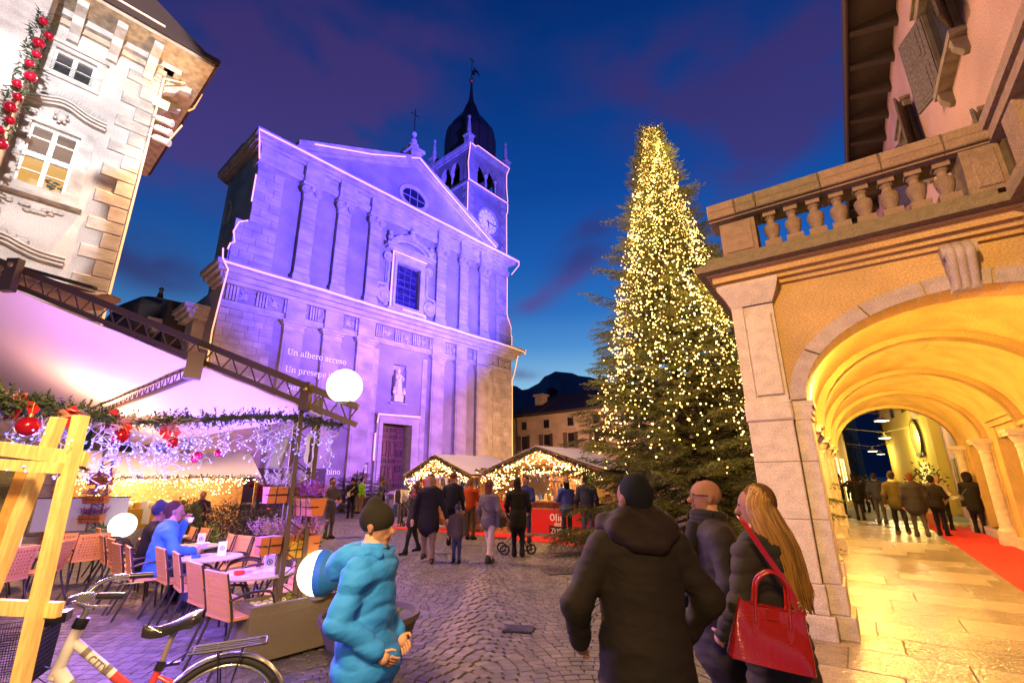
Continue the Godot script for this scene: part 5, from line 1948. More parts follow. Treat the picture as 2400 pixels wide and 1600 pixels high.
		for s in [q[0] + 0.05, q[1] - 0.05]:
			b.prism(PackedVector2Array([Vector2(2.78, q[2] - 0.13), Vector2(2.8, q[2] - 0.3), Vector2(2.92, q[2] - 0.45), Vector2(3.0, q[2] - 0.45), Vector2(3.0, q[2] - 0.13)]), s - 0.08, s + 0.08)
		var wf = part("window_frame", b, frm, w)
		b = MB.new(); b.bx(2.985, 2.995, q[2], q[3], q[0] + 0.14, q[1] - 0.14)
		part("pane", b, M("dark_pane", Color(0.012, 0.012, 0.016), 0.1), wf)
		for s in 2:   # leaves stand half open
			var hinge: float = q[0] + 0.1 if s == 0 else q[1] - 0.1
			var dirz = -1.0 if s == 0 else 1.0
			var ang = 0.42
			var ax = V(-sin(ang), 0, dirz * cos(ang))
			var bs = Basis(ax, Vector3.UP, ax.cross(Vector3.UP))
			b = MB.new()
			var c0: Vector3 = V(2.9, (q[2] + q[3]) / 2, hinge) + ax * 0.39
			b.box(c0, V(0.78, q[3] - q[2], 0.045), bs)
			var sh = part("shutter", b, shut, w)
			b = MB.new()
			for k in 2:
				for rim in 2:
					b.box(c0 + V(0, (k - 0.5) * (q[3] - q[2]) * 0.5, 0), V(0.56 - rim * 0.2, (q[3] - q[2]) * 0.42 - rim * 0.2, 0.06 + rim * 0.02), bs)
			part("panel", b, shut, sh)
	# projector housings under the eaves that light the church
	for k in 3:
		var p = V(12.9 + k * 0.2, 8.6, -15.0 - k * 0.3)
		var pr = thing("church_floodlight", ["small black floodlight housing on the pink palace wall, nearest the arch", "small black floodlight housing on the pink palace wall, middle of three", "small black floodlight housing on the pink palace wall, farthest from the arch"][k], "floodlight", p, 60.0, "floodlights aimed at the church")
		b = MB.new(); b.bx(-0.15, 0.15, -0.15, 0.15, 0.3, 0.55)
		part("housing", b, M("matt_black", Color(0.012, 0.012, 0.012), 0.7), pr)
	# lamps of the passage, tucked behind the crown of each arch
	for k in 4:
		var at = a.transform * (V(0.80, 3.62, -0.80) if k == 0 else V(0.49, 3.41, zs[k] - 0.2))
		var lm = thing("passage_lamp", ["small warm lamp hidden behind the front arch of the passage", "small warm lamp behind the first cross arch of the vault", "small warm lamp behind the second cross arch of the vault", "small warm lamp behind the third cross arch of the vault"][k], "lamp", at, 0, "lamps in the vaulted passage")
		var b2 = MB.new()
		b2.ball(V(0, 0, 0), V(0.018, 0.018, 0.018), 8, 6)
		part("bulb", b2, E("passage_bulb", Color(1.0, 0.72, 0.2), 4.0), lm)
		omni(at, Color(1.0, 0.58, 0.12), 11.0 if k == 0 else 8.0, 0.04)
		omni(a.transform * V(0.30, 2.75, lerpf(zs[k], zs[k + 1], 0.5)), Color(1.0, 0.60, 0.13), 6.5, 0.05)  # added fill between the arches, no bulb hangs here
	# floor of the passage: large worn slabs
	var slabs = [MT("slab_0", Color(0.36, 0.28, 0.2), 0.26, tex["vein"], 0.6, fine, 2.0, 1.2), MT("slab_1", Color(0.42, 0.33, 0.24), 0.3, tex["vein"], 0.6, fine, 2.0, 1.2), MT("slab_2", Color(0.31, 0.24, 0.17), 0.22, tex["vein"], 0.6, fine, 2.0, 1.2)]
	var fl = Node3D.new()
	fl.name = "passage_floor"
	add_child(fl)
	fl.transform = a.transform
	fl.set_meta("kind", "structure")
	var z = 1.5
	var i = 0
	while z > -17.0:
		var d = rng.randf_range(0.5, 0.75) if z > -10 else rng.randf_range(0.7, 1.1)
		var x = -0.62 - (0.0 if i % 2 == 0 else 0.4)
		if z < -0.7:
			x += 0.5
		while x < 6.0:
			var ww = rng.randf_range(0.7, 1.4)
			b = MB.new()
			b.stone(V(0, 0, 0), V(ww - 0.007, d - 0.007, 0.1), 0.005, Basis())
			var o = part("slab", b, slabs[rng.randi_range(0, 2)], fl)
			o.transform = Transform3D(Basis(Vector3.RIGHT, -PI / 2) * Basis(V(1, 0, 0), rng.randf_range(-0.006, 0.006)), V(x + ww / 2, -0.02 + rng.randf_range(-0.002, 0.003), z - d / 2))
			x += ww
		z -= d
		i += 1
	# border of pale slabs at the foot of the pier
	# red carpet runner
	var cm = M("red_carpet", Color(0.62, 0.018, 0.01), 0.95)
	b = MB.new()
	b.bx(2.2, 3.28, 0.035, 0.045, -15.6, 5.0)
	var rc = part("passage_carpet", b, cm, self)
	rc.transform = a.transform
	tag(rc, "long red carpet running along the right wall of the vaulted passage", "carpet")

# ------------------------------------------------------------------ behind the square: mountain, trees, houses, street
func far_things() -> void:
	# mountain ridge
	var b = MB.new()
	var f = FastNoiseLite.new()
	f.seed = 5
	f.frequency = 0.012
	var rows = [PackedVector3Array(), PackedVector3Array(), PackedVector3Array()]
	var key = [[-60.0, 190.0], [-30.0, 170.0], [-8.0, 240.0], [0.3, 262.0], [1.4, 248.0], [2.8, 262.0], [4.4, 292.0], [5.6, 304.0], [7.0, 298.0], [8.5, 286.0], [14.0, 250.0], [24.0, 215.0], [45.0, 180.0], [80.0, 200.0]]
	for k in 200:
		var az = lerpf(-60.0, 80.0, k / 199.0)
		var j = 0
		while j < key.size() - 2 and az > key[j + 1][0]: j += 1
		var hh = lerpf(key[j][1], key[j + 1][1], smoothstep(0, 1, (az - key[j][0]) / (key[j + 1][0] - key[j][0]))) + 4.0 * f.get_noise_1d(k * 22.0)
		var d = V(sin(deg_to_rad(az)), 0, -cos(deg_to_rad(az)))
		rows[0].push_back(d * 700.0 + V(0, -2, 0))
		rows[1].push_back(d * 1000.0 + V(0, hh * 0.45 + 18.0 * f.get_noise_1d(k * 37.0 + 900.0), 0))
		rows[2].push_back(d * 1350.0 + V(0, hh, 0))
	b.sheet(rows)
	struct("mountain", b, MT("mountain_forest", Color(0.035, 0.06, 0.13), 0.95, tex["stain"], 0.004))
	# house with shutters behind the stalls
	var dark = M("tile_roof_dark", Color(0.022, 0.014, 0.016), 0.9)
	var h = thing("shuttered_house", "beige plastered house with dark shutters and hipped roof behind the stalls", "house", V(0.5, 0, -50.0), -41.0)
	b = MB.new()
	b.bx(-0.8, 26.0, 0, 7.9, -9.0, 0.0)
	part("wall", b, MT("beige_plaster", Color(0.42, 0.33, 0.25), 0.9, tex["house_stain"], 0.15, tex["grain"], 0.6, 0.8), h)
	b = MB.new()
	b.prism(PackedVector2Array([Vector2(0.7, 7.85), Vector2(0.7, 8.0), Vector2(-4.5, 10.6), Vector2(-9.7, 8.0), Vector2(-9.7, 7.85)]), 1.4, 27.0, Transform3D(Basis(V(0, 0, 1), V(0, 1, 0), V(1, 0, 0)), Vector3.ZERO))
	b.sheet([PackedVector3Array([V(-1.5, 7.95, 0.7), V(-1.5, 7.95, -9.7)]), PackedVector3Array([V(1.4, 9.4, -2.2), V(1.4, 9.4, -6.8)]), PackedVector3Array([V(3.2, 10.6, -4.4), V(3.2, 10.6, -4.6)])], 0.1)
	b.sheet([PackedVector3Array([V(3.2, 7.95, 0.7), V(-1.5, 7.95, 0.7)]), PackedVector3Array([V(3.2, 10.5, -4.3), V(3.0, 10.5, -4.4)])], 0.1)
	var rf = part("roof", b, dark, h)
	b = MB.new(); b.bx(1.2, 2.2, 8.6, 10.2, -2.5, -1.6); b.bx(1.05, 2.35, 10.2, 10.4, -2.65, -1.45)
	part("chimney", b, mats["beige_plaster"], rf)
	var frm = M("window_grey_stone", Color(0.24, 0.2, 0.18), 0.8)
	var sh = M("shutter_dark", Color(0.05, 0.032, 0.028), 0.7)
	for k in 5:
		var x = 0.95 + k * 2.93
		b = MB.new()
		wall_with_hole(b, x - 0.48, x + 0.48, 6.4, 7.45, x - 0.36, x + 0.36, 6.52, 7.33, 0, 0.06)
		var w = part("window", b, frm, h)
		b = MB.new(); b.bx(x - 0.36, x + 0.36, 6.52, 7.33, 0.005, 0.02)
		part("pane", b, M("dark_pane", Color(0.012, 0.012, 0.016), 0.1), w)
		b = MB.new()
		wall_with_hole(b, x - 0.45, x + 0.45, 4.4, 5.95, x - 0.36, x + 0.36, 4.5, 5.85, 0, 0.06)
		b.bx(x - 0.62, x + 0.62, 6.1, 6.22, 0, 0.22)
		w = part("window", b, frm, h)
		b = MB.new(); b.bx(x - 0.36, x + 0.36, 4.5, 5.85, 0.005, 0.02)
		part("pane", b, mats["dark_pane"], w)
		for s in [-1.0, 1.0]:
			b = MB.new()
			b.box(V(x + s * 0.62, 5.17, 0.14), V(0.42, 1.5, 0.05), Basis(Vector3.UP, -s * 0.25))
			part("shutter", b, sh, w)
		if k == 1:
			b = MB.new()
			for j in 14: b.ball(V(x + rng.randf_range(-0.3, 0.3), 4.6 + rng.randf_range(0, 0.25), 0.12), V(0.08, 0.06, 0.06), 5, 3)
			part("window_flowers", b, M("geranium", Color(0.3, 0.06, 0.04), 0.8), w)
	b = MB.new()
	b.tube(PackedVector3Array([V(0.1, 7.8, 0.3), V(0.0, 7.4, 0.1), V(0.0, 0, 0.1)]), 0.07, 0.07, 6)
	part("downpipe", b, M("pipe_dark", Color(0.03, 0.02, 0.02), 0.5), h)
	# pale house left of it, mostly behind the church
	var y = thing("yellowish_house", "yellowish house corner squeezed between the church and the shuttered house", "house", V(-3.4, 0, -53.5), -41.0)
	b = MB.new(); b.bx(-6.0, 3.9, 0, 8.3, -8.0, 0.2)
	part("wall", b, MT("yellow_plaster", Color(0.5, 0.4, 0.2), 0.9, tex["house_stain"], 0.2), y)
	b = MB.new(); b.prism(PackedVector2Array([Vector2(-6.5, 8.3), Vector2(4.2, 8.3), Vector2(4.2, 8.5), Vector2(-1, 11), Vector2(-6.5, 8.5)]), -8.5, 0.7)
	part("roof", b, dark, y)
	b = MB.new(); b.bx(2.6, 3.0, 4.4, 5.9, 0.2, 0.28)
	part("shutter", b, sh, y)
	# dark trees on the slope
	for q in [[6.2, -72.0, 15.0, "tall dark cedar with layered crown on the slope behind the roof"], [10.5, -76.0, 13.0, "rounded dark tree on the slope beside the cedar"], [14.5, -74.0, 17.5, "broad dark tree crown behind the fir, highest on the slope"], [19.0, -78.0, 18.5, "dark slope tree hidden mostly by the lit fir"], [2.5, -78.0, 10.0, "small dark tree at the left end of the slope"], [25.0, -76.0, 16.0, "dark slope tree farther right behind the fir"]]:
		var t = thing("slope_tree", q[3], "tree", V(q[0], 0, q[1]), 0, "dark trees on the slope")
		b = MB.new(); b.tube(PackedVector3Array([Vector3.ZERO, V(0.2, q[2] * 0.95, 0)]), 0.4, 0.05, 6)
		part("trunk", b, dark, t)
		b = MB.new()
		for k in 700:
			var yy = rng.randf_range(0.25, 1.0)
			var layer = 0.65 + 0.35 * sin(yy * 34.0)
			var rr = (2.9 * (1.08 - yy) + 0.5) * layer * sqrt(rng.randf()) * (q[2] / 15.0)
			var a = rng.randf() * TAU
			var c = V(cos(a) * rr, yy * q[2], sin(a) * rr)
			var u = V(rng.randf_range(-1, 1), rng.randf_range(-0.4, 0.4), rng.randf_range(-1, 1)).normalized() * rng.randf_range(0.35, 0.75)
			var w = u.cross(V(rng.randf_range(-1, 1), 1, rng.randf_range(-1, 1))).normalized() * 0.35
			b.tri(c - w, c + u, c + w)
		var cr = part("crown", b, M("slope_foliage", Color(0.018, 0.016, 0.012), 0.95), t)
	# the street beyond the passage, in the arcade's own axes
	var A = Transform3D(Basis(Vector3.UP, deg_to_rad(-35.0)), V(3.399, 0, -5.589))
	var st = thing("street_house", "ochre house with rope lit shop windows on the left of the street beyond the passage", "house", A * V(-0.9, 0, -15.0), 51.0)
	b = MB.new()
	b.bx(0, 18.0, 0, 5.6, -6.0, 0)
	part("wall", b, MT("street_ochre", Color(0.5, 0.38, 0.2), 0.9, tex["house_stain"], 0.2), st)
	b = MB.new(); b.bx(-0.2, 18.2, 5.6, 5.9, -6.5, 0.9)
	part("eaves", b, dark, st)
	for k in 4:
		var x = 3.0 + k * 3.6
		b = MB.new()
		b.bx(x - 1.5, x, 0.4, 2.5, 0.0, 0.03)
		var sw = part("shop_window", b, M("shop_dark", Color(0.03, 0.02, 0.015), 0.2), st)
		b = MB.new()
		b.tube(PackedVector3Array([V(x - 1.6, 0.3, 0.06), V(x - 1.6, 2.6, 0.06), V(x + 0.1, 2.6, 0.06), V(x + 0.1, 0.3, 0.06)]), 0.03, 0.03, 5)
		part("rope_light", b, E("street_rope", Color(1.0, 0.7, 0.25), 3.0), sw)
	var far_h = [["street_house", "tall grey house with green shutters on the left, farther down the street", -0.3, -36.0, 11.0, Color(0.3, 0.25, 0.15)], ["street_house", "dark far house closing the left side of the street", 0.8, -52.0, 13.0, Color(0.16, 0.11, 0.08)]]
	for q in far_h:
		var o = thing(q[0], q[1], "house", A * V(q[2], 0, q[3]), 51.0)
		b = MB.new(); b.bx(0, 16.0, 0, q[4], -6.0, 0)
		part("wall", b, M("far_wall_%d" % int(q[4]), q[5], 0.9), o)
		for i in 3:
			for j in 3:
				b = MB.new(); b.bx(1.2 + i * 4.5, 2.5 + i * 4.5, 3.0 + j * 2.7, 4.6 + j * 2.7, 0.0, 0.04)
				part("window", b, M("far_window", Color(0.04, 0.06, 0.03), 0.4), o)
	var rp = thing("pink_street_house", "pink house with grey door surround right after the end of the passage", "house", A * V(3.5, 0, -14.3), 231.0)
	b = MB.new(); b.bx(-8.0, 0.0, 0, 7.0, -6.0, 0)
	part("wall", b, MT("street_pink", Color(0.55, 0.32, 0.34), 0.9, tex["house_stain"], 0.2), rp)
	b = MB.new(); wall_with_hole(b, -3.4, -1.6, 0, 2.7, -3.15, -1.85, 0, 2.45, 0, 0.08)
	part("door_surround", b, M("grey_surround", Color(0.35, 0.3, 0.3), 0.8), rp)
	b = MB.new(); b.bx(-3.15, -1.85, 0, 2.45, 0, 0.03)
	part("door", b, M("door_dark", Color(0.05, 0.035, 0.03), 0.6), rp)
	b = MB.new(); b.bx(-5.6, -4.4, 0.6, 2.3, 0, 0.04)
	part("window", b, mats["shop_dark"], rp)
	var yl = thing("floodlit_yellow_house", "yellow house front lit by a flood lamp with round sign over an arched shop", "house", A * V(3.7, 0, -22.4), 240.0)
	b = MB.new(); b.bx(-12.0, 0.0, 0, 9.0, -6.0, 0)
	part("wall", b, M("street_yellow", Color(0.6, 0.48, 0.1), 0.9), yl)
	b = MB.new()
	arch_ring(b, -2.6, 3.5, 0.75, 0.75, 0.18, 0, 0.12, 0, TAU, 20)
	b.bx(-3.4, -1.8, 2.6, 2.8, 0, 0.1)
	part("round_sign", b, M("sign_dark", Color(0.05, 0.04, 0.03), 0.6), yl)
	b = MB.new(); arch_ring(b, -2.6, 1.3, 0.1, 0.1, 0.9, 0, 0.08, 0, PI, 14)
	part("arched_shop_window", b, E("shop_glow", Color(1.0, 0.6, 0.12), 0.9), yl)
	for k in 3:
		b = MB.new(); b.bx(-1.5 - k * 3.2, -0.6 - k * 3.2, 5.0, 6.6, 0, 0.05)
		part("window", b, mats["far_window"], yl)
	omni(A * V(3.0, 3.6, -25.0), Color(1.0, 0.78, 0.12), 9.0, 0.1)
	var ed = thing("dark_street_end_house", "tall dark house at the far end of the street", "house", A * V(6.0, 0, -44.0), 240.0)
	b = MB.new(); b.bx(-14, 0, 0, 14, -6, 0)
	part("wall", b, M("far_wall_dark", Color(0.12, 0.09, 0.07), 0.9), ed)
	for k in 4:
		var lp = A * V([1.9, 2.2, 1.8, 2.6][k], [4.0, 3.6, 3.2, 3.3][k], [-20.0, -26.0, -33.0, -42.0][k])
		var t = thing("street_lamp", ["nearest hanging street lamp seen through the passage", "second hanging street lamp seen through the passage", "third hanging street lamp down the street", "farthest hanging street lamp down the street"][k], "street lamp", lp, -35.0, "hanging lamps over the street")
		b = MB.new(); b.lathe(PackedVector2Array([Vector2(0.0, 0.0), Vector2(0.28, 0.02), Vector2(0.3, 0.05), Vector2(0.08, 0.16), Vector2(0.03, 0.3), Vector2(0, 0.3)]), Transform3D(), 10)
		b.tube(PackedVector3Array([V(-3.2, 0.9, 0), V(0, 0.32, 0), V(3.2, 0.9, 0)]), 0.012, 0.012, 4)
		part("shade", b, M("lamp_grey", Color(0.25, 0.24, 0.23), 0.5), t)
		b = MB.new(); b.lathe(PackedVector2Array([Vector2(0.0, -0.03), Vector2(0.26, 0.0), Vector2(0.26, 0.015), Vector2(0, 0.016)]), Transform3D(), 10)
		part("lamp_glass", b, E("street_lamp_glass", Color(1.0, 0.8, 0.4), 6.0), t)
		if k < 3:
			omni(lp - V(0, 0.15, 0), Color(1.0, 0.72, 0.28), 6.0, 0.1)
	# shrub in a tub with orange lit leaves at the end of the passage
	var pl = thing("laurel_tub", "leafy laurel in a tub lit orange at the end of the passage", "shrub", A * V(2.5, 0, -15.6))
	b = MB.new(); b.lathe(PackedVector2Array([Vector2(0.22, 0), Vector2(0.3, 0.45), Vector2(0.26, 0.45), Vector2(0, 0.4)]), Transform3D(), 12)
	part("tub", b, M("terracotta", Color(0.42, 0.13, 0.045), 0.8), pl)
	part("leaves", leaf_ball(V(0, 1.35, 0), V(0.62, 0.85, 0.62), 420, 0.1), M("laurel_leaf", Color(0.06, 0.08, 0.02), 0.5), pl)

func leaf_ball(c: Vector3, r: Vector3, count: int, size: float) -> MB:
	var b = MB.new()
	for k in count:
		var d = V(rng.randfn(), rng.randfn(), rng.randfn()).normalized()
		var p = c + d * r * pow(rng.randf(), 0.4) * rng.randf_range(0.8, 1.05)
		var u = (d + V(rng.randfn(), rng.randfn(), rng.randfn()) * 0.6).normalized() * size * rng.randf_range(0.6, 1.2)
		var w = u.cross(V(rng.randfn(), rng.randfn(), rng.randfn())).normalized() * size * 0.3
		b.tri(p - w, p + u, p + w)
		b.tri(p + w, p - u * 0.4, p - w)
	return b

# ------------------------------------------------------------------ the lit fir
func spray_mesh(seed_: int) -> ArrayMesh:
	var r = RandomNumberGenerator.new()
	r.seed = seed_
	var b = MB.new()
	# a flat drooping spray of twigs along +z, 1 m long, with needles round each twig
	var twigs = [[V(0, 0, 0), V(0, -0.06, 1.0)]]
	for k in 5:
		var z = 0.12 + k * 0.17
		for s in [-1.0, 1.0]:
			var l = 0.46 * (1.0 - z * 0.72)
			twigs.append([V(0, -0.06 * z, z), V(s * l * 0.8, -0.06 * z - r.randf_range(0.02, 0.16), z + l * 0.75)])
	for t in twigs:
		var p: Vector3 = t[0]
		var q: Vector3 = t[1]
		var d = (q - p)
		var n = int(d.length() / 0.05)
		for k in n:
			var c = p + d * (k + r.randf()) / n
			for j in 2:
				var o = V(r.randfn(), r.randfn() * 0.7, r.randfn()).normalized()
				var u = (d.normalized() * 0.7 + o * 0.75).normalized() * r.randf_range(0.075, 0.12)
				var w = u.cross(o).normalized() * 0.015
				b.tri(c - w, c + u, c + w)
	return b.mesh()

func fir(t: Node3D, hgt: float, rad: float, limbs: int, mat: Material, bark: Material, y0: float, dens := 1.0) -> void:
	var b = MB.new()
	b.tube(PackedVector3Array([V(0, -0.1, 0), V(0.02, hgt * 0.4, 0.02), V(-0.02, hgt * 0.8, 0), V(0, hgt, 0)]), 0.17, 0.015, 8)
	part("trunk", b, bark, t)
	var xf = [[], [], []]
	b = MB.new()
	for k in limbs:
		var u = pow((k + 0.5) / limbs, 0.86)
		var y = y0 + (hgt - y0 - 0.25) * u
		var a = k * 2.39996 + rng.randf_range(-0.3, 0.3)
		var prof = (1.0 - u) * (0.90 + 0.12 * sin(a * 2.0 + 1.0)) + 0.03
		var rr = rad * prof * rng.randf_range(0.78, 1.1)
		if rng.randf() < 0.10: rr *= 1.22
		var dir = V(cos(a), 0, sin(a))
		var lift = lerpf(-0.12, 0.65, u)
		var tip = V(0, y, 0) + dir * rr + V(0, rr * lift, 0)
		var mid = V(0, y, 0) + dir * rr * 0.55 + V(0, rr * lift * 0.55 - rr * 0.07, 0)
		b.tube(PackedVector3Array([V(0, y, 0), mid, tip]), 0.03 * (1.0 - u) + 0.008, 0.004, 4, false)
		var n = int((3.0 + rr * 4.2) * dens)
		for j in n:
			var v = lerpf(0.16, 1.0, (j + rng.randf() * 0.8) / n)
			var p = V(0, y, 0).lerp(mid, v / 0.55) if v < 0.55 else mid.lerp(tip, (v - 0.55) / 0.45)
			var side = (rng.randf_range(-0.9, 0.9)) if v < 0.9 else rng.randf_range(-0.25, 0.25)
			var f = (dir.rotated(Vector3.UP, side) + V(0, lift * 0.6 - 0.1 + rng.randf_range(-0.3, 0.16), 0)).normalized()
			var s = lerpf(0.5, 0.8, rng.randf()) * lerpf(1.0, 0.55, u)
			var x = Vector3.UP.cross(f).normalized()
			xf[rng.randi_range(0, 2)].append(Transform3D(Basis(x, f.cross(x), f).rotated(f, rng.randf_range(-0.5, 0.5)).scaled(Vector3.ONE * s), p))
	part("limbs", b, bark, t).set_meta("kind", "stuff")
	for k in 3:
		var cols = PackedColorArray()
		for j in xf[k].size():
			var g = rng.randf_range(0.6, 1.35)
			cols.push_back(Color(g * 1.02, g, g * 0.9))
		mm("foliage", spray_mesh(70 + k), mat, xf[k], t, cols)

func bulb_mesh(r: float) -> ArrayMesh:
	var b = MB.new()
	b.ball(Vector3.ZERO, Vector3.ONE * r, 5, 4)
	return b.mesh()

func christmas_tree() -> void:
	var leaf = M("fir_needle", Color(0.095, 0.105, 0.022), 0.7)
	leaf.vertex_color_use_as_albedo = true
	leaf.backlight_enabled = true
	leaf.backlight = Color(0.12, 0.14, 0.05)
	var bark = M("fir_bark", Color(0.055, 0.035, 0.022), 0.95)
	var t = thing("christmas_tree", "tall fir hung with thousands of warm white lights in the square", "fir tree", V(4.55, 0, -12.6))
	fir(t, 12.7, 2.95, 420, leaf, bark, 0.45, 1.7)
	# strings of bulbs falling from the top
	var xf = []
	var wires = MB.new()
	for k in 92:
		var a = TAU * k / 92 + rng.randf_range(-0.05, 0.05)
		var y = 12.45
		var wob = rng.randf_range(0, TAU)
		var end = rng.randf_range(1.5, 3.0)
		if k % 2 == 1: end = rng.randf_range(3.5, 6.0)
		var last = V(0, 12.5, 0)
		while y > end:
			var u = (y - 0.7) / 12.0
			var rr = 2.86 * (1.0 - u) * (0.86 + 0.1 * sin(y * 2.1 + wob)) + 0.05
			var aa = a + 0.06 * sin(y * 1.7 + wob)
			var p = V(cos(aa) * rr, y, sin(aa) * rr) + V(rng.randfn(), rng.randfn(), rng.randfn()) * 0.07
			xf.append(Transform3D(Basis().scaled(Vector3.ONE * rng.randf_range(0.6, 1.35)), p))
			if (xf.size()) % 3 == 0:
				wires.bar(last, p, 0.006, 0.006)
				last = p
			y -= rng.randf_range(0.085, 0.15)
	for k in 330:
		var y = rng.randf_range(9.2, 12.5)
		var rr = 2.9 * (1.0 - (y - 0.7) / 12.0) * rng.randf_range(0.6, 1.05) + 0.04
		var a = rng.randf() * TAU
		xf.append(Transform3D(Basis(), V(cos(a) * rr, y, sin(a) * rr)))
	part("cable", wires, M("cable_green", Color(0.02, 0.03, 0.015), 0.6), t)
	mm("light_bulbs", bulb_mesh(0.017), E("tree_bulb", Color(1.0, 0.56, 0.13), 9.0), xf, t)
	for q in [[1.2, 11.3], [-1.0, 8.6], [1.4, 6.2], [-1.6, 4.4]]:
		omni(t.position + V(q[0] - 0.9, q[1], 3.6 - q[1] * 0.2), Color(1.0, 0.62, 0.16), 8.0, 0.5)  # added warm fill floating before the fir, brightens its foliage
	b_star(t)
	var t2 = thing("dark_fir", "slim unlit fir standing behind the lit one near the arcade", "fir tree", V(7.3, 0, -15.2))
	fir(t2, 9.9, 2.0, 170, leaf, bark, 0.8, 0.9)
	# young firs in pots by the church door
	for q in [[-9.4, -27.0, 2.0, "potted young fir farthest left by the church wall"], [-8.3, -26.8, 2.3, "largest potted young fir left of the church door"], [-8.9, -27.6, 2.2, "potted young fir close against the church wall"], [-7.2, -26.9, 2.1, "potted young fir nearest the church door"]]:
		var p = thing("potted_fir", q[3], "fir tree", V(q[0], 0, q[1]), 0, "young firs by the church")
		fir(p, q[2], 0.85, 26, leaf, bark, 0.2, 1.0)

func b_star(t: Node3D) -> void:
	var b = MB.new()
	b.tube(PackedVector3Array([V(0, 12.6, 0), V(0.02, 13.2, 0)]), 0.012, 0.004, 4)
	part("leader", b, mats["fir_bark"], t)

# ------------------------------------------------------------------ market stalls
func twig_line(pts: PackedVector3Array, per_m: float, l: float, r: float, seed_: int) -> MB:
	var q = RandomNumberGenerator.new()
	q.seed = seed_
	var b = MB.new()
	for k in pts.size() - 1:
		var d = pts[k + 1] - pts[k]
		var n = int(d.length() * per_m)
		for j in n:
			var c = pts[k] + d * (j + q.randf()) / n
			var o = V(q.randfn(), q.randfn(), q.randfn()).normalized()
			var e = c + o * l * q.randf_range(0.6, 1.2)
			for m in 5:
				var p = c.lerp(e, m / 5.0)
				for s in 2:
					var u = ((e - c).normalized() * 0.6 + V(q.randfn(), q.randfn(), q.randfn()).normalized() * 0.8).normalized() * r
					var w = u.cross(o).normalized() * r * 0.22
					b.tri(p - w, p + u, p + w)
	return b

func bulbs_along(pts: PackedVector3Array, per_m: float, jit: float, drop := 0.0) -> Array:
	var xf = []
	for k in pts.size() - 1:
		var d = pts[k + 1] - pts[k]
		for j in int(d.length() * per_m):
			var p = pts[k] + d * rng.randf() + V(rng.randfn() * jit, rng.randfn() * jit - rng.randf() * drop, rng.randfn() * jit)
			xf.append(Transform3D(Basis().scaled(Vector3.ONE * rng.randf_range(0.8, 1.2)), p))
	return xf

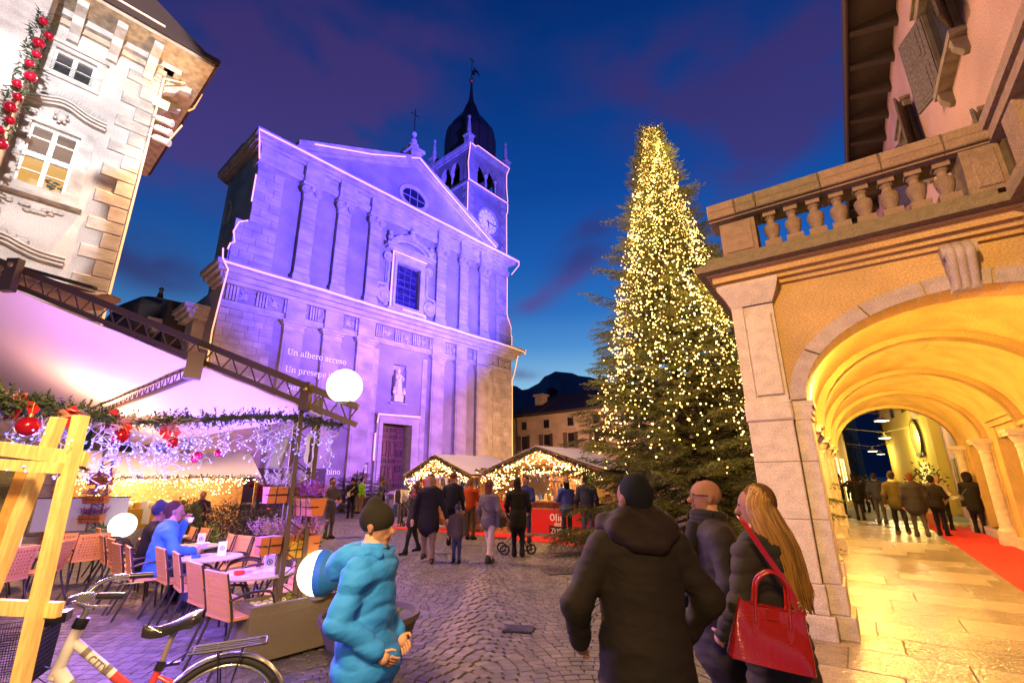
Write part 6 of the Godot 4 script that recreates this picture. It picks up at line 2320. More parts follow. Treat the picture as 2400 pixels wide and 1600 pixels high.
func stall(called_label: String, at: Vector3, yaw: float, o: Dictionary) -> Node3D:
	var t = thing("market_stall", called_label, "market stall", at, yaw, "wooden Christmas market stalls")
	var wood = MT("stall_wood", Color(0.42, 0.20, 0.07), 0.6, tex["woodgrain"], 1.4)
	var wood2 = MT("stall_wood_dark", Color(0.30, 0.13, 0.05), 0.6, tex["woodgrain"], 1.4)
	var x0: float = o.x0
	var x1: float = o.x1
	var ex0: float = o.ex0
	var ex1: float = o.ex1
	var ax: float = o.ax
	var ay: float = o.ay
	var ey: float = o.ey
	var d: float = o.d
	var b
	for q in [[x0, -0.05], [x1, -0.05], [x0, -d], [x1, -d], [o.mid, -0.05]]:
		b = MB.new()
		b.bx(q[0] - 0.05, q[0] + 0.05, 0, 1.95, q[1] - 0.05, q[1] + 0.05)
		part("post", b, wood, t)
	b = MB.new()
	b.bx(x0, x1, 1.88, 1.98, -0.1, 0.0)
	part("lintel_beam", b, wood, t)
	# boards of the back and side walls, one by one
	for k in 7:
		b = MB.new()
		b.bx(x0, x1, 0.1 + k * 0.28, 0.37 + k * 0.28, -d - 0.03, -d + rng.randf_range(0.0, 0.006))
		part("plank", b, wood if k % 2 else wood2, t)
		b = MB.new()
		b.bx(x1 - 0.01 + rng.randf_range(0, 0.005), x1 + 0.03, 0.1 + k * 0.28, 0.37 + k * 0.28, -d, -0.1)
		part("plank", b, wood if k % 2 else wood2, t)
	# counter
	b = MB.new()
	b.bx(x0 - 0.1, x1 + 0.1, 0.98, 1.03, -0.75, 0.12)
	part("counter_top", b, wood, t)
	for k in 4:
		b = MB.new()
		b.bx(x0, x1, 0.1 + k * 0.22, 0.315 + k * 0.22, -0.03, 0.0)
		part("counter_plank", b, wood if k % 2 else wood2, t)
	# gable infill and roof
	b = MB.new()
	b.prism(PackedVector2Array([Vector2(ex0 + 0.25, ey + 0.1), Vector2(ex1 - 0.25, ey + 0.1), Vector2(ax, ay - 0.08)]), -d, -d + 0.03)
	part("back_gable", b, wood, t)
	for side in 2:
		var e0 = ex0 if side == 0 else ex1
		for k in 6:
			var u0 = k / 6.0
			var u1 = (k + 1) / 6.0 - 0.012
			var p = Vector2(lerpf(e0, ax, u0), lerpf(ey, ay, u0))
			var q2 = Vector2(lerpf(e0, ax, u1), lerpf(ey, ay, u1))
			b = MB.new()
			b.prism(PackedVector2Array([p, q2, q2 - Vector2(0, 0.03), p - Vector2(0, 0.03)]), -d - 0.3, 0.5)
			part("roof_plank", b, wood, t)
	b = MB.new()
	for side in 2:
		var e0 = ex0 if side == 0 else ex1
		var rows = []
		for i in 7:
			var z = lerpf(-d - 0.36, 0.56, i / 6.0)
			var line = PackedVector3Array()
			for j in 6:
				var u = j / 5.0
				line.push_back(V(lerpf(e0 + (0.06 if side else -0.06), ax, u), lerpf(ey, ay, u) + 0.05 - 0.03 * sin(PI * u) * (0.4 + 0.6 * sin(i * 1.7)), z))
			rows.append(line)
		if side == 0: rows.reverse()
		b.sheet(rows, 0.012)
	part("white_roof_sheet", b, M("roof_sheet", Color(0.62, 0.60, 0.62), 0.6), t)
	for side in 2:
		var e0 = ex0 if side == 0 else ex1
		b = MB.new()
		b.bar(V(e0, ey - 0.05, 0.52), V(ax, ay - 0.05, 0.52), 0.03, 0.13, Vector3.UP)
		part("barge_board", b, wood2, t)
		var gp = PackedVector3Array([V(e0, ey - 0.08, 0.56), V(ax, ay - 0.06, 0.56)])
		part("fir_garland", twig_line(gp, 55, 0.11, 0.05, 9 + side), M("fir_green", Color(0.025, 0.05, 0.02), 0.8), t).set_meta("kind", "stuff")
	# strings of bulbs: along the gable, the beams, and a curtain
	var xf = []
	for side in 2:
		var e0 = ex0 if side == 0 else ex1
		xf += bulbs_along(PackedVector3Array([V(e0, ey - 0.14, 0.52), V(ax, ay - 0.14, 0.52)]), 34, 0.05, 0.12)
		xf += bulbs_along(PackedVector3Array([V(lerpf(e0, ax, 0.1), ey - 0.02, 0.3), V(ax, ay - 0.22, 0.3)]), 22, 0.05, 0.25)
	xf += bulbs_along(PackedVector3Array([V(x0, 1.93, 0.06), V(x1, 1.93, 0.06)]), 40, 0.05, 0.1)
	xf += bulbs_along(PackedVector3Array([V(ex0, ey - 0.1, 0.3), V(x0, ey - 0.1, 0.2)]), 90, 0.05, 0.45)
	xf += bulbs_along(PackedVector3Array([V(x0, 1.7, -d + 0.15), V(x1, 1.7, -d + 0.15)]), 26, 0.1, 0.6)
	mm("light_bulbs", bulb_mesh(0.013), E("stall_bulb", Color(1.0, 0.68, 0.26), 12.0), xf, t)
	part("fir_garland", twig_line(PackedVector3Array([V(x0, 1.95, 0.04), V(x1, 1.95, 0.04)]), 50, 0.1, 0.045, 19), mats["fir_green"], t).set_meta("kind", "stuff")
	for k in 2:
		var p = V(lerpf(x0, x1, 0.3 + 0.4 * k), 2.02, -d * 0.45)
		b = MB.new()
		b.ball(p, Vector3.ONE * 0.05, 8, 6)
		part("lamp_bulb", b, E("stall_lamp", Color(1.0, 0.78, 0.4), 10.0), t)
		omni(t.transform * p, Color(1.0, 0.62, 0.22), o.get("glow", 5.5), 0.05)
	return t

func stuffed(label: String, cat: String, called: String, at: Vector3, b: MB, m: Material, group := "", yaw := 0.0) -> Node3D:
	var t = thing(called, label, cat, at, yaw, group)
	part("body", b, m, t)
	return t

func stalls() -> void:
	var red = M("banner_red", Color(0.50, 0.006, 0.012), 0.6)
	var R = stall("right-hand wooden stall with red printed counter banner and green backdrop", V(0.41, 0, -15.4), -37.0, {"x0": -0.25, "x1": 2.45, "mid": 1.05, "ex0": -1.4, "ex1": 3.0, "ax": 0.8, "ay": 2.6, "ey": 1.86, "d": 1.9, "glow": 4.0})
	var b = MB.new()
	b.bx(-0.2, 2.5, 0.10, 0.78, 0.005, 0.02)
	var bn = part("banner", b, red, R)
	for q in [["Olio", 0.86, 0.56, 0.19, Color(0.85, 0.8, 0.8)], ["del K", 1.02, 0.38, 0.12, Color(0.85, 0.8, 0.8)], ["ZUCCAR", 0.90, 0.19, 0.145, Color(0.85, 0.8, 0.8)]]:
		if q[0] == "ZUCCAR":
			b = MB.new(); b.bx(0.84, 1.6, 0.14, 0.33, 0.02, 0.024)
			part("black_label", b, M("label_black", Color(0.02, 0.01, 0.01), 0.6), bn)
		var tm = TextMesh.new()
		var sf = SystemFont.new()
		sf.font_names = PackedStringArray(["Droid Sans"])
		sf.font_weight = 700 if q[0] != "ZUCCAR" else 400
		tm.font = sf
		tm.text = q[0]
		tm.font_size = 64
		tm.pixel_size = q[3] / 46.0
		tm.depth = 0.004
		tm.horizontal_alignment = HORIZONTAL_ALIGNMENT_LEFT
		var o = pmesh("lettering", tm, M("print_white", Color(0.8, 0.76, 0.76), 0.7), bn)
		o.position = V(q[1], q[2], 0.028)
	b = MB.new(); b.bx(1.1, 2.4, 1.03, 1.9, -1.86, -1.84)
	part("green_backdrop", b, MT("moss_backdrop", Color(0.10, 0.24, 0.02), 0.95, noise_tex("mossy", 0.08, FastNoiseLite.TYPE_CELLULAR, 0.3, 1.3, 3, 256, 40), 2.0), R)
	var X = R.transform
	# wares on and over the right counter
	var bm = [M("bauble_blue", Color(0.03, 0.07, 0.4), 0.15, 0.4), M("bauble_white", Color(0.75, 0.72, 0.68), 0.3), M("bauble_silver", Color(0.5, 0.5, 0.52), 0.2, 0.8)]
	for k in 18:
		var u = 0.0 + k * 0.135
		var l = rng.randf_range(0.06, 0.26)
		var r = rng.randf_range(0.022, 0.045) if k % 6 != 2 else 0.07
		b = MB.new()
		b.ball(V(0, -l, 0), Vector3.ONE * r, 8, 6)
		var t = thing("hanging_bauble", ["blue", "white", "silver"][k % 3] + " bauble on a thread under the beam of the red stall", "bauble", X * V(u, 1.86, -0.02), 0, "baubles hanging under the beam of the red stall")
		part("ball", b, bm[k % 3], t)
		b = MB.new(); b.bar(V(0, 0, 0), V(0, -l + r, 0), 0.006, 0.006, Vector3.BACK)
		part("thread", b, mats["print_white"], t)
	var gm = [M("box_blue", Color(0.08, 0.16, 0.5), 0.5), M("candle_cream", Color(0.75, 0.66, 0.5), 0.5), M("jar_gold", Color(0.5, 0.3, 0.05), 0.3, 0.5), M("card_white", Color(0.75, 0.73, 0.7), 0.7)]
	var gn = ["small blue gift box", "cream pillar candle", "gold capped jar", "white card box"]
	for k in 34:
		var p = X * V(-0.15 + (k % 17) * 0.152 + rng.randf_range(-0.03, 0.03), 1.03, -0.12 - 0.26 * (k / 17) + rng.randf_range(-0.04, 0.04))
		b = MB.new()
		var hh = rng.randf_range(0.07, 0.2)
		match k % 4:
			0, 3: b.stone(V(0, hh / 2, 0), V(rng.randf_range(0.07, 0.12), hh, 0.07), 0.006)
			1: b.lathe(PackedVector2Array([Vector2(0.035, 0), Vector2(0.035, hh), Vector2(0.028, hh + 0.008), Vector2(0, hh)]), Transform3D(), 10)
			2: b.lathe(PackedVector2Array([Vector2(0.035, 0), Vector2(0.04, hh * 0.7), Vector2(0.025, hh * 0.8), Vector2(0.03, hh), Vector2(0, hh)]), Transform3D(), 10)
		stuffed(gn[k % 4] + " standing on the counter of the red stall", "ware", "counter_ware", p, b, gm[k % 4], "small wares on the red stall's counter", rng.randf_range(-30, 10))
	# white lantern at the counter's right end
	var ln = thing("lantern", "white glazed lantern on the right end of the red stall's counter", "lantern", X * V(2.02, 1.03, -0.1), -37.0)
	b = MB.new(); b.bx(-0.1, 0.1, 0, 0.03, -0.1, 0.1); b.lathe(PackedVector2Array([Vector2(0.16, 0.3), Vector2(0.1, 0.38), Vector2(0.03, 0.44), Vector2(0, 0.44)]), Transform3D(Basis(Vector3.UP, PI / 4), Vector3.ZERO), 4, false)
	part("roof_and_base", b, M("white_paint", Color(0.78, 0.75, 0.7), 0.5), ln)
	for q in [[-1, -1], [1, -1], [-1, 1], [1, 1]]:
		b = MB.new(); b.bx(q[0] * 0.09 - 0.012, q[0] * 0.09 + 0.012, 0.03, 0.31, q[1] * 0.09 - 0.012, q[1] * 0.09 + 0.012)
		part("corner_post", b, mats["white_paint"], ln)
	b = MB.new(); b.lathe(PackedVector2Array([Vector2(0.03, 0.03), Vector2(0.03, 0.14), Vector2(0, 0.14)]), Transform3D(), 8)
	part("candle", b, gm[1], ln)
	# plank and yellow board at the right end
	var yb = thing("yellow_notice_board", "yellowish board standing at the right end of the red stall", "board", X * V(2.75, 0, 0.1), -37.0)
	b = MB.new(); b.bx(-0.3, 0.35, 1.0, 1.75, -0.02, 0.02)
	part("panel", b, M("board_yellow", Color(0.55, 0.34, 0.08), 0.7), yb)
	b = MB.new(); b.bx(-0.32, -0.27, 0, 1.8, -0.03, 0.03); b.bx(0.33, 0.38, 0, 1.8, -0.03, 0.031)
	part("frame", b, mats["stall_wood"], yb)
	# middle section: red draped table with knitted figures and pretzels
	var mt = thing("draped_table", "long table with red cloth between the two market stalls", "table", X * V(-1.3, 0, 0.15), -37.0)
	b = MB.new(); b.bx(-0.55, 0.9, 0.72, 0.95, -0.4, 0.02)
	part("red_cloth", b, red, mt)
	b = MB.new(); b.bx(-0.5, 0.85, 0.0, 0.72, -0.36, -0.02)
	part("front_board", b, mats["stall_wood"], mt)
	for k in 12:
		b = MB.new()
		var w = rng.randf_range(0.04, 0.07)
		b.ball(V(0, w, 0), V(w, w * 1.1, w), 8, 6)
		b.ball(V(0, w * 2.4, 0), V(w, w, w) * 0.7, 8, 6)
		b.lathe(PackedVector2Array([Vector2(w * 0.75, w * 2.7), Vector2(w * 0.3, w * 3.6), Vector2(0, w * 4.2)]), Transform3D(), 8)
		stuffed(["red", "cream", "brown"][k % 3] + " knitted figure on the red draped table", "figurine", "knitted_figure", mt.transform * V(-0.5 + k * 0.12, 0.95, -0.12 - 0.1 * (k % 2)), b, [M("wool_red", Color(0.45, 0.03, 0.02), 0.95), M("wool_cream", Color(0.65, 0.55, 0.4), 0.95), M("wool_brown", Color(0.18, 0.08, 0.03), 0.95)][k % 3], "knitted figures on the red draped table")

	var L = stall("left-hand wooden stall hung with caps, scarves and gloves", V(-1.47, 0, -17.0), -37.0, {"x0": -2.6, "x1": 0.35, "mid": -1.2, "ex0": -2.9, "ex1": 0.45, "ax": -1.31, "ay": 2.51, "ey": 1.79, "d": 2.4, "glow": 5.0})
	var Y = L.transform
	var wc = [Color(0.05, 0.04, 0.06), Color(0.35, 0.02, 0.03), Color(0.55, 0.48, 0.38), Color(0.04, 0.07, 0.2), Color(0.2, 0.17, 0.15), Color(0.5, 0.3, 0.08), Color(0.12, 0.12, 0.13), Color(0.62, 0.58, 0.52)]
	var wn = ["black", "red", "cream", "navy", "brown", "mustard", "grey", "white"]
	for k in 30:   # garments hung in two rows from the beam
		var c = k % 8
		var p = Y * V(-2.5 + (k % 15) * 0.195, 1.72 - 0.0 * k, 0.06 if k < 15 else -0.5)
		b = MB.new()
		var w = rng.randf_range(0.05, 0.1)
		var l = rng.randf_range(0.25, 0.6)
		var rows = []
		for i in 5:
			var line = PackedVector3Array()
			for j in 4:
				line.push_back(V((j / 3.0 - 0.5) * 2.0 * w * (0.6 + 0.4 * sin(i * 0.8 + k)), -l * i / 4.0, 0.03 * sin(j * 2.0 + i)))
			rows.append(line)
		b.sheet(rows, 0.02)
		stuffed(wn[c] + " knitted scarf or shawl hung from the left stall's beam", "scarf", "hanging_scarf", p, b, M("knit_%d" % c, wc[c], 0.95), "scarves hung in the left stall", -37.0)
	for k in 22:
		var c = (k * 5 + 3) % 8
		b = MB.new()
		b.lathe(PackedVector2Array([Vector2(0.075, 0), Vector2(0.085, 0.06), Vector2(0.06, 0.13), Vector2(0.02, 0.16), Vector2(0.0, 0.165)]), Transform3D(), 10)
		b.ball(V(0, 0.18, 0), V(0.025, 0.025, 0.025), 6, 4)
		stuffed(wn[c] + " bobble cap laid on the left stall's counter", "cap", "knit_cap", Y * V(-2.45 + (k % 11) * 0.25, 1.03, -0.1 - 0.3 * (k / 11)), b, M("knit_%d" % c, wc[c], 0.95), "caps on the left stall's counter")
	# garment stands before the stalls
	for q in [[-3.0, 0.55, "rotating stand of small knitted goods at the left end of the left stall"], [-0.15, 0.6, "hanger rail with dark and cream trousers beside the orange stall box"], [0.35, 0.75, "low stand hung with black bags before the draped table"]]:
		var st = thing("garment_stand", q[2], "clothes rack", Y * V(q[0], 0, q[1]), -37.0)
		b = MB.new(); b.tube(PackedVector3Array([V(0, 0, 0), V(0, 1.35, 0)]), 0.02, 0.02, 6); b.lathe(PackedVector2Array([Vector2(0.25, 0), Vector2(0.25, 0.03), Vector2(0, 0.04)]), Transform3D(), 10)
		part("pole", b, M("chrome", Color(0.5, 0.5, 0.5), 0.25, 0.9), st)
		for k in 12:
			var a = TAU * k / 12
			var dd = V(cos(a), 0, sin(a))
			var yy = 1.3 if k % 2 else 0.8
			b = MB.new()
			var c = V(0, yy, 0) + dd * 0.16
			b.sheet([PackedVector3Array([c - dd * 0.1, c + dd * 0.1]), PackedVector3Array([c - dd * 0.12 + V(0, -0.22, 0), c + dd * 0.13 + V(0, -0.22, 0)]), PackedVector3Array([c - dd * 0.09 + V(0, -0.44, 0), c + dd * 0.1 + V(0, -0.46, 0)])], 0.03)
			part("garment", b, M("knit_%d" % [0, 2, 6, 0, 3, 7][k % 6], wc[[0, 2, 6, 0, 3, 7][k % 6]], 0.95), st)
	var ob = thing("orange_counter_box", "orange wooden counter box with red cloth beside the left stall", "counter", Y * V(0.35, 0, 0.15), -37.0)
	b = MB.new(); b.bx(-0.45, 0.8, 0.08, 0.78, -0.3, 0.05)
	part("front_board", b, mats["stall_wood"], ob)
	b = MB.new(); b.bx(-0.48, 0.83, 0.78, 0.98, -0.32, 0.07)
	part("red_cloth", b, red, ob)
	b = MB.new(); b.bx(-0.5, -0.42, 0, 0.98, -0.3, 0.09)
	part("post", b, mats["stall_wood_dark"], ob)
	# red carpets
	b = MB.new()
	for q in [[PackedVector3Array([V(-4.9, 0.03, -18.2), V(-3.9, 0.03, -17.4), V(-1.6, 0.03, -15.9), V(0.35, 0.03, -13.95), V(1.7, 0.03, -12.95), V(4.4, 0.03, -10.9)]), PackedVector3Array([V(-4.4, 0.03, -18.9), V(-3.4, 0.03, -18.1), V(-1.1, 0.03, -16.6), V(0.75, 0.03, -15.0), V(2.3, 0.03, -14.1), V(5.0, 0.03, -12.2)])]]:
		b.sheet([q[0], q[1]], 0.01)
	tag(part("market_carpet", b, M("red_carpet", Color(0.62, 0.018, 0.01), 0.95)), "red carpet strip laid along the fronts of the market stalls", "carpet")

# ------------------------------------------------------------------ the cafe terrace
func lattice(b: MB, w: float, h: float, nx: int, ny: int, t: float, xf: Transform3D, rim := 0.04) -> void:
	var o = MB.new()
	o.bx(-w / 2, -w / 2 + rim, -h / 2, h / 2, -t / 2, t / 2)
	o.bx(w / 2 - rim, w / 2, -h / 2, h / 2, -t / 2, t / 2)
	o.bx(-w / 2 + rim, w / 2 - rim, -h / 2, -h / 2 + rim, -t / 2, t / 2)
	o.bx(-w / 2 + rim, w / 2 - rim, h / 2 - rim, h / 2, -t / 2, t / 2)
	var iw = w - rim * 2
	var ih = h - rim * 2
	for k in range(1, nx):
		o.bx(-iw / 2 + iw * k / nx - 0.012, -iw / 2 + iw * k / nx + 0.012, -ih / 2, ih / 2, -t * 0.4, t * 0.4)
	for k in range(1, ny):
		o.bx(-iw / 2, iw / 2, -ih / 2 + ih * k / ny - 0.011, -ih / 2 + ih * k / ny + 0.011, -t * 0.38, t * 0.38)
	b.add(o, xf)

var chair0: Node3D
func chair(at: Vector3, yaw: float, label: String) -> Node3D:
	var t: Node3D
	if chair0 == null:
		t = thing("cafe_chair", label, "chair", at, yaw, "cafe armchairs on the terrace")
		chair0 = t
		var pl = M("chair_plastic", Color(0.60, 0.29, 0.10), 0.5)
		var mt = M("chair_metal", Color(0.045, 0.035, 0.035), 0.4, 0.4)
		var b = MB.new()
		lattice(b, 0.44, 0.44, 9, 8, 0.025, Transform3D(Basis(V(1, 0, 0), -PI / 2 + 0.04), V(0, 0.45, 0.0)), 0.05)
		part("seat", b, pl, t)
		b = MB.new()
		lattice(b, 0.43, 0.40, 9, 7, 0.022, Transform3D(Basis(V(1, 0, 0), -0.22), V(0, 0.67, -0.245)), 0.045)
		part("backrest", b, pl, t)
		for s in [-1.0, 1.0]:
			b = MB.new()
			b.tube(smooth_path([V(s * 0.24, 0, 0.24), V(s * 0.235, 0.4, 0.21), V(s * 0.24, 0.6, 0.18), V(s * 0.25, 0.66, 0.08), V(s * 0.25, 0.665, -0.1), V(s * 0.22, 0.62, -0.24)], 3), 0.014, 0.014, 6)
			part("front_leg_and_arm", b, mt, t)
			b = MB.new()
			b.tube(smooth_path([V(s * 0.23, 0, -0.34), V(s * 0.22, 0.3, -0.22), V(s * 0.215, 0.48, -0.19), V(s * 0.205, 0.86, -0.285)], 3), 0.014, 0.014, 6)
			part("rear_leg", b, mt, t)
		b = MB.new()
		b.tube(PackedVector3Array([V(-0.23, 0.425, 0.2), V(0.23, 0.425, 0.2)]), 0.011, 0.011, 5)
		part("seat_rail", b, mt, t)
		return t
	t = chair0.duplicate()
	t.name = numbered("cafe_chair")
	add_child(t)
	t.position = at
	t.rotation_degrees.y = yaw
	t.set_meta("label", label)
	return t

func cafe_table(at: Vector3, label: String, box_label: String, ash: Color, ash_label: String) -> void:
	var t = thing("cafe_table", label, "table", at, 20.0, "round tables on the terrace")
	var b = MB.new()
	b.lathe(PackedVector2Array([Vector2(0.0, 0.715), Vector2(0.37, 0.715), Vector2(0.375, 0.73), Vector2(0.37, 0.738), Vector2(0, 0.738)]), Transform3D(), 32)
	part("table_top", b, M("table_grey", Color(0.42, 0.38, 0.36), 0.35), t)
	for k in 9:
		var x0 = -0.36 + k * 0.08
		for j in 5:
			if (k * 3 + j * 2) % 5 > 2: continue
			var z0 = -0.36 + j * 0.145 + (k % 2) * 0.05
			var pf = PackedVector2Array([Vector2(x0, z0), Vector2(x0 + 0.078, z0), Vector2(x0 + 0.078, z0 + 0.14), Vector2(x0, z0 + 0.14)])
			var ok = true
			for p in pf: ok = ok and p.length() < 0.365
			if not ok: continue
			b = MB.new()
			b.bx(x0, x0 + 0.078, 0.738, 0.7395, z0, z0 + 0.14)
			part("inlay", b, M("inlay_%d" % ((k + j) % 3), [Color(0.62, 0.58, 0.55), Color(0.25, 0.17, 0.14), Color(0.5, 0.42, 0.38)][(k + j) % 3], 0.3), t)
	for k in 4:
		var a = TAU * k / 4 + 0.4
		var d = V(cos(a), 0, sin(a))
		b = MB.new()
		b.tube(smooth_path([d * 0.27, d * 0.2 + V(0, 0.2, 0), d * 0.07 + V(0, 0.42, 0), d * 0.2 + V(0, 0.71, 0)], 4), 0.012, 0.012, 6)
		part("leg", b, M("chair_metal", Color(0.045, 0.035, 0.035), 0.4, 0.4), t)
	if box_label != "":
		menu_box(at + V(0.1, 0.74, -0.06), box_label)
	if ash_label != "":
		b = MB.new()
		b.lathe(PackedVector2Array([Vector2(0, 0), Vector2(0.055, 0), Vector2(0.055, 0.035), Vector2(0.045, 0.035), Vector2(0.042, 0.012), Vector2(0, 0.011)]), Transform3D(), 8, false)
		stuffed(ash_label, "ashtray", "ashtray", at + V(-0.12, 0.74, 0.12), b, M("ash_" + ash_label.left(4), ash, 0.3))

func menu_box(at: Vector3, label: String) -> void:
	var t = thing("menu_box", label, "menu holder", at, 28.0)
	var b = MB.new()
	b.stone(V(0, 0.085, 0), V(0.1, 0.17, 0.075), 0.003)
	b.bx(-0.05, 0.05, 0, 0.17, -0.038, -0.03)
	part("box", b, M("print_card", Color(0.8, 0.78, 0.75), 0.6), t)
	b = MB.new()
	arch_ring(b, 0, 0.095, 0.022, 0.022, 0.008, 0.036, 0.040, 0, TAU, 14)
	arch_ring(b, 0, 0.095, 0.004, 0.004, 0.009, 0.036, 0.040, 0, TAU, 8)
	part("ring_mark", b, M("print_dark", Color(0.03, 0.03, 0.05), 0.6), t)

func truss(t: Node3D, called: String, p: Vector3, q: Vector3, drop: Vector3, w: float, m: Material, n: int) -> void:
	var b = MB.new()
	b.bar(p, q, w, w)
	b.bar(p + drop, q + drop, w * 0.8, w * 0.8)
	part(called, b, m, t)
	for k in n:
		var a = p.lerp(q, (k + 0.0) / n)
		var c = p.lerp(q, (k + 0.5) / n) + drop
		var e = p.lerp(q, (k + 1.0) / n)
		b = MB.new()
		b.tube(PackedVector3Array([a + drop * 0.05, c]), w * 0.12, w * 0.12, 5)
		b.tube(PackedVector3Array([c, e + drop * 0.05]), w * 0.12, w * 0.12, 5)
		part("brace", b, m, t)

func heather(b: MB, c: Vector3, l: float, h: float, n: int, u: Vector3) -> void:
	for k in n:
		var p = c + u * rng.randf_range(-l, l) + V(rng.randf_range(-0.05, 0.05), 0, rng.randf_range(-0.05, 0.05))
		var d = V(rng.randfn() * 0.35, 1.0, rng.randfn() * 0.35).normalized() + u * (p - c).dot(u) * 1.2
		var hh = h * rng.randf_range(0.6, 1.1)
		for j in 9:
			var g = p + d * hh * (0.25 + 0.75 * j / 9.0)
			var o = V(rng.randfn(), rng.randfn() * 0.5 + 0.5, rng.randfn()).normalized() * 0.028
			var w = o.cross(d).normalized() * 0.010
			b.tri(g - w, g + o, g + w)
			b.tri(g + w * 0.8, g - o * V(1, -1, 1), g - w * 0.8)

func flower_box(label: String, at: Vector3, yaw: float, l: float, tone: Color, bloom: String, pot := "terracotta") -> void:
	var t = thing("flower_box", label, "flower box", at, yaw, "flower boxes hung on the truss posts")
	var b = MB.new()
	b.prism(PackedVector2Array([Vector2(-0.06, 0), Vector2(0.06, 0), Vector2(0.085, 0.15), Vector2(0.095, 0.15), Vector2(0.095, 0.17), Vector2(-0.095, 0.17), Vector2(-0.095, 0.15), Vector2(-0.085, 0.15)]), -l / 2, l / 2, Transform3D(Basis(V(0, 0, 1), V(0, 1, 0), V(-1, 0, 0)), Vector3.ZERO))
	part("box", b, M("pot_" + pot, Color(0.42, 0.13, 0.045) if pot == "terracotta" else Color(0.55, 0.3, 0.03), 0.8), t)
	b = MB.new()
	heather(b, V(0, 0.16, 0), l * 0.5, 0.22, int(l * 170), V(1, 0, 0))
	part("heather", b, M("bloom_" + bloom, tone, 0.8), t)
	b = MB.new()
	for k in int(l * 130):
		var p = V(rng.randf_range(-l, l) * 0.52, 0.17 + rng.randf_range(-0.08, 0.05), rng.randf_range(0.03, 0.13))
		var u = V(rng.randfn(), rng.randfn(), rng.randfn()).normalized() * 0.03
		b.tri(p, p + u, p + u.cross(V(0.3, 1, 0.2)).normalized() * 0.02 + u * 0.5)
	part("ivy_leaves", b, M("ivy_leaf", Color(0.10, 0.17, 0.04), 0.7), t)
	b = MB.new()
	b.tube(PackedVector3Array([V(-l / 2 - 0.01, 0.09, 0), V(-l / 2 - 0.01, 0.09, 0.1), V(l / 2 + 0.01, 0.09, 0.1), V(l / 2 + 0.01, 0.09, 0)]), 0.005, 0.005, 4)
	for k in 3: b.tube(PackedVector3Array([V((k - 1) * l * 0.3, 0.17, 0.1), V((k - 1) * l * 0.3, -0.01, 0.08)]), 0.005, 0.005, 4)
	part("wire_holder", b, mats["wrought_iron"], t)

func planter(label: String, n: Vector3, yaw: float, l: float, w: float, h: float) -> Node3D:
	var t = thing("planter", label, "planter", n, yaw, "washed concrete planters round the terrace")
	var m = MT("washed_concrete", Color(0.62, 0.52, 0.38), 0.9, noise_tex("pebble", 0.16, FastNoiseLite.TYPE_CELLULAR, 0.5, 1.25, 2, 512, 51), 3.2, tex["pebble"], 3.0, 3.2)
	var b = MB.new()
	b.bx(0, l, 0.05, h, -0.06, 0); b.bx(0, l, 0.05, h, -w, -w + 0.06); b.bx(0, 0.06, 0.05, h, -w + 0.06, -0.06); b.bx(l - 0.06, l, 0.05, h, -w + 0.06, -0.06)
	part("trough", b, m, t)
	b = MB.new(); b.bx(0.06, l - 0.06, 0.1, h - 0.07, -w + 0.06, -0.06)
	part("soil", b, M("soil", Color(0.05, 0.035, 0.02), 0.95), t)
	for k in 2:
		b = MB.new(); b.ball(V(0.15 + k * (l - 0.3), 0.03, -0.12), V(0.04, 0.03, 0.04), 6, 4)
		part("foot", b, m, t)
	return t

func globe_lamp(label: String, at: Vector3, r: float, energy: float) -> void:
	var t = thing("globe_lamp", label, "lamp", at, 0, "white globe lamps of the terrace")
	var b = MB.new()
	b.ball(Vector3.ZERO, Vector3.ONE * r, 24, 16)
	part("lamp_globe", b, E("globe_light", Color(1.0, 0.86, 0.55), 2.6), t)
	b = MB.new()
	b.lathe(PackedVector2Array([Vector2(r * 0.35, -r * 1.08), Vector2(r * 0.42, -r * 0.9), Vector2(r * 0.3, -r * 0.85)]), Transform3D(), 14)
	part("collar", b, M("lamp_grey", Color(0.25, 0.24, 0.23), 0.5), t)
	if r > 0.21 and r < 0.25:   # added blue half shell, stands in for the jacket blurred across the lower lamp
		b = MB.new()
		b.lathe(PackedVector2Array([Vector2(r * 1.02, 0), Vector2(r * 0.98, r * 0.3), Vector2(r * 0.72, r * 0.74), Vector2(0.0, r * 1.03)]), Transform3D(Basis(V(0, 0, 1), -PI / 2), V(0.01, 0, 0)), 24)
		part("added_jacket_blur_half", b, M("added_blur_blue", Color(0.02, 0.2, 0.6), 0.6), t)
	omni(at, Color(1.0, 0.70, 0.30), energy, r)

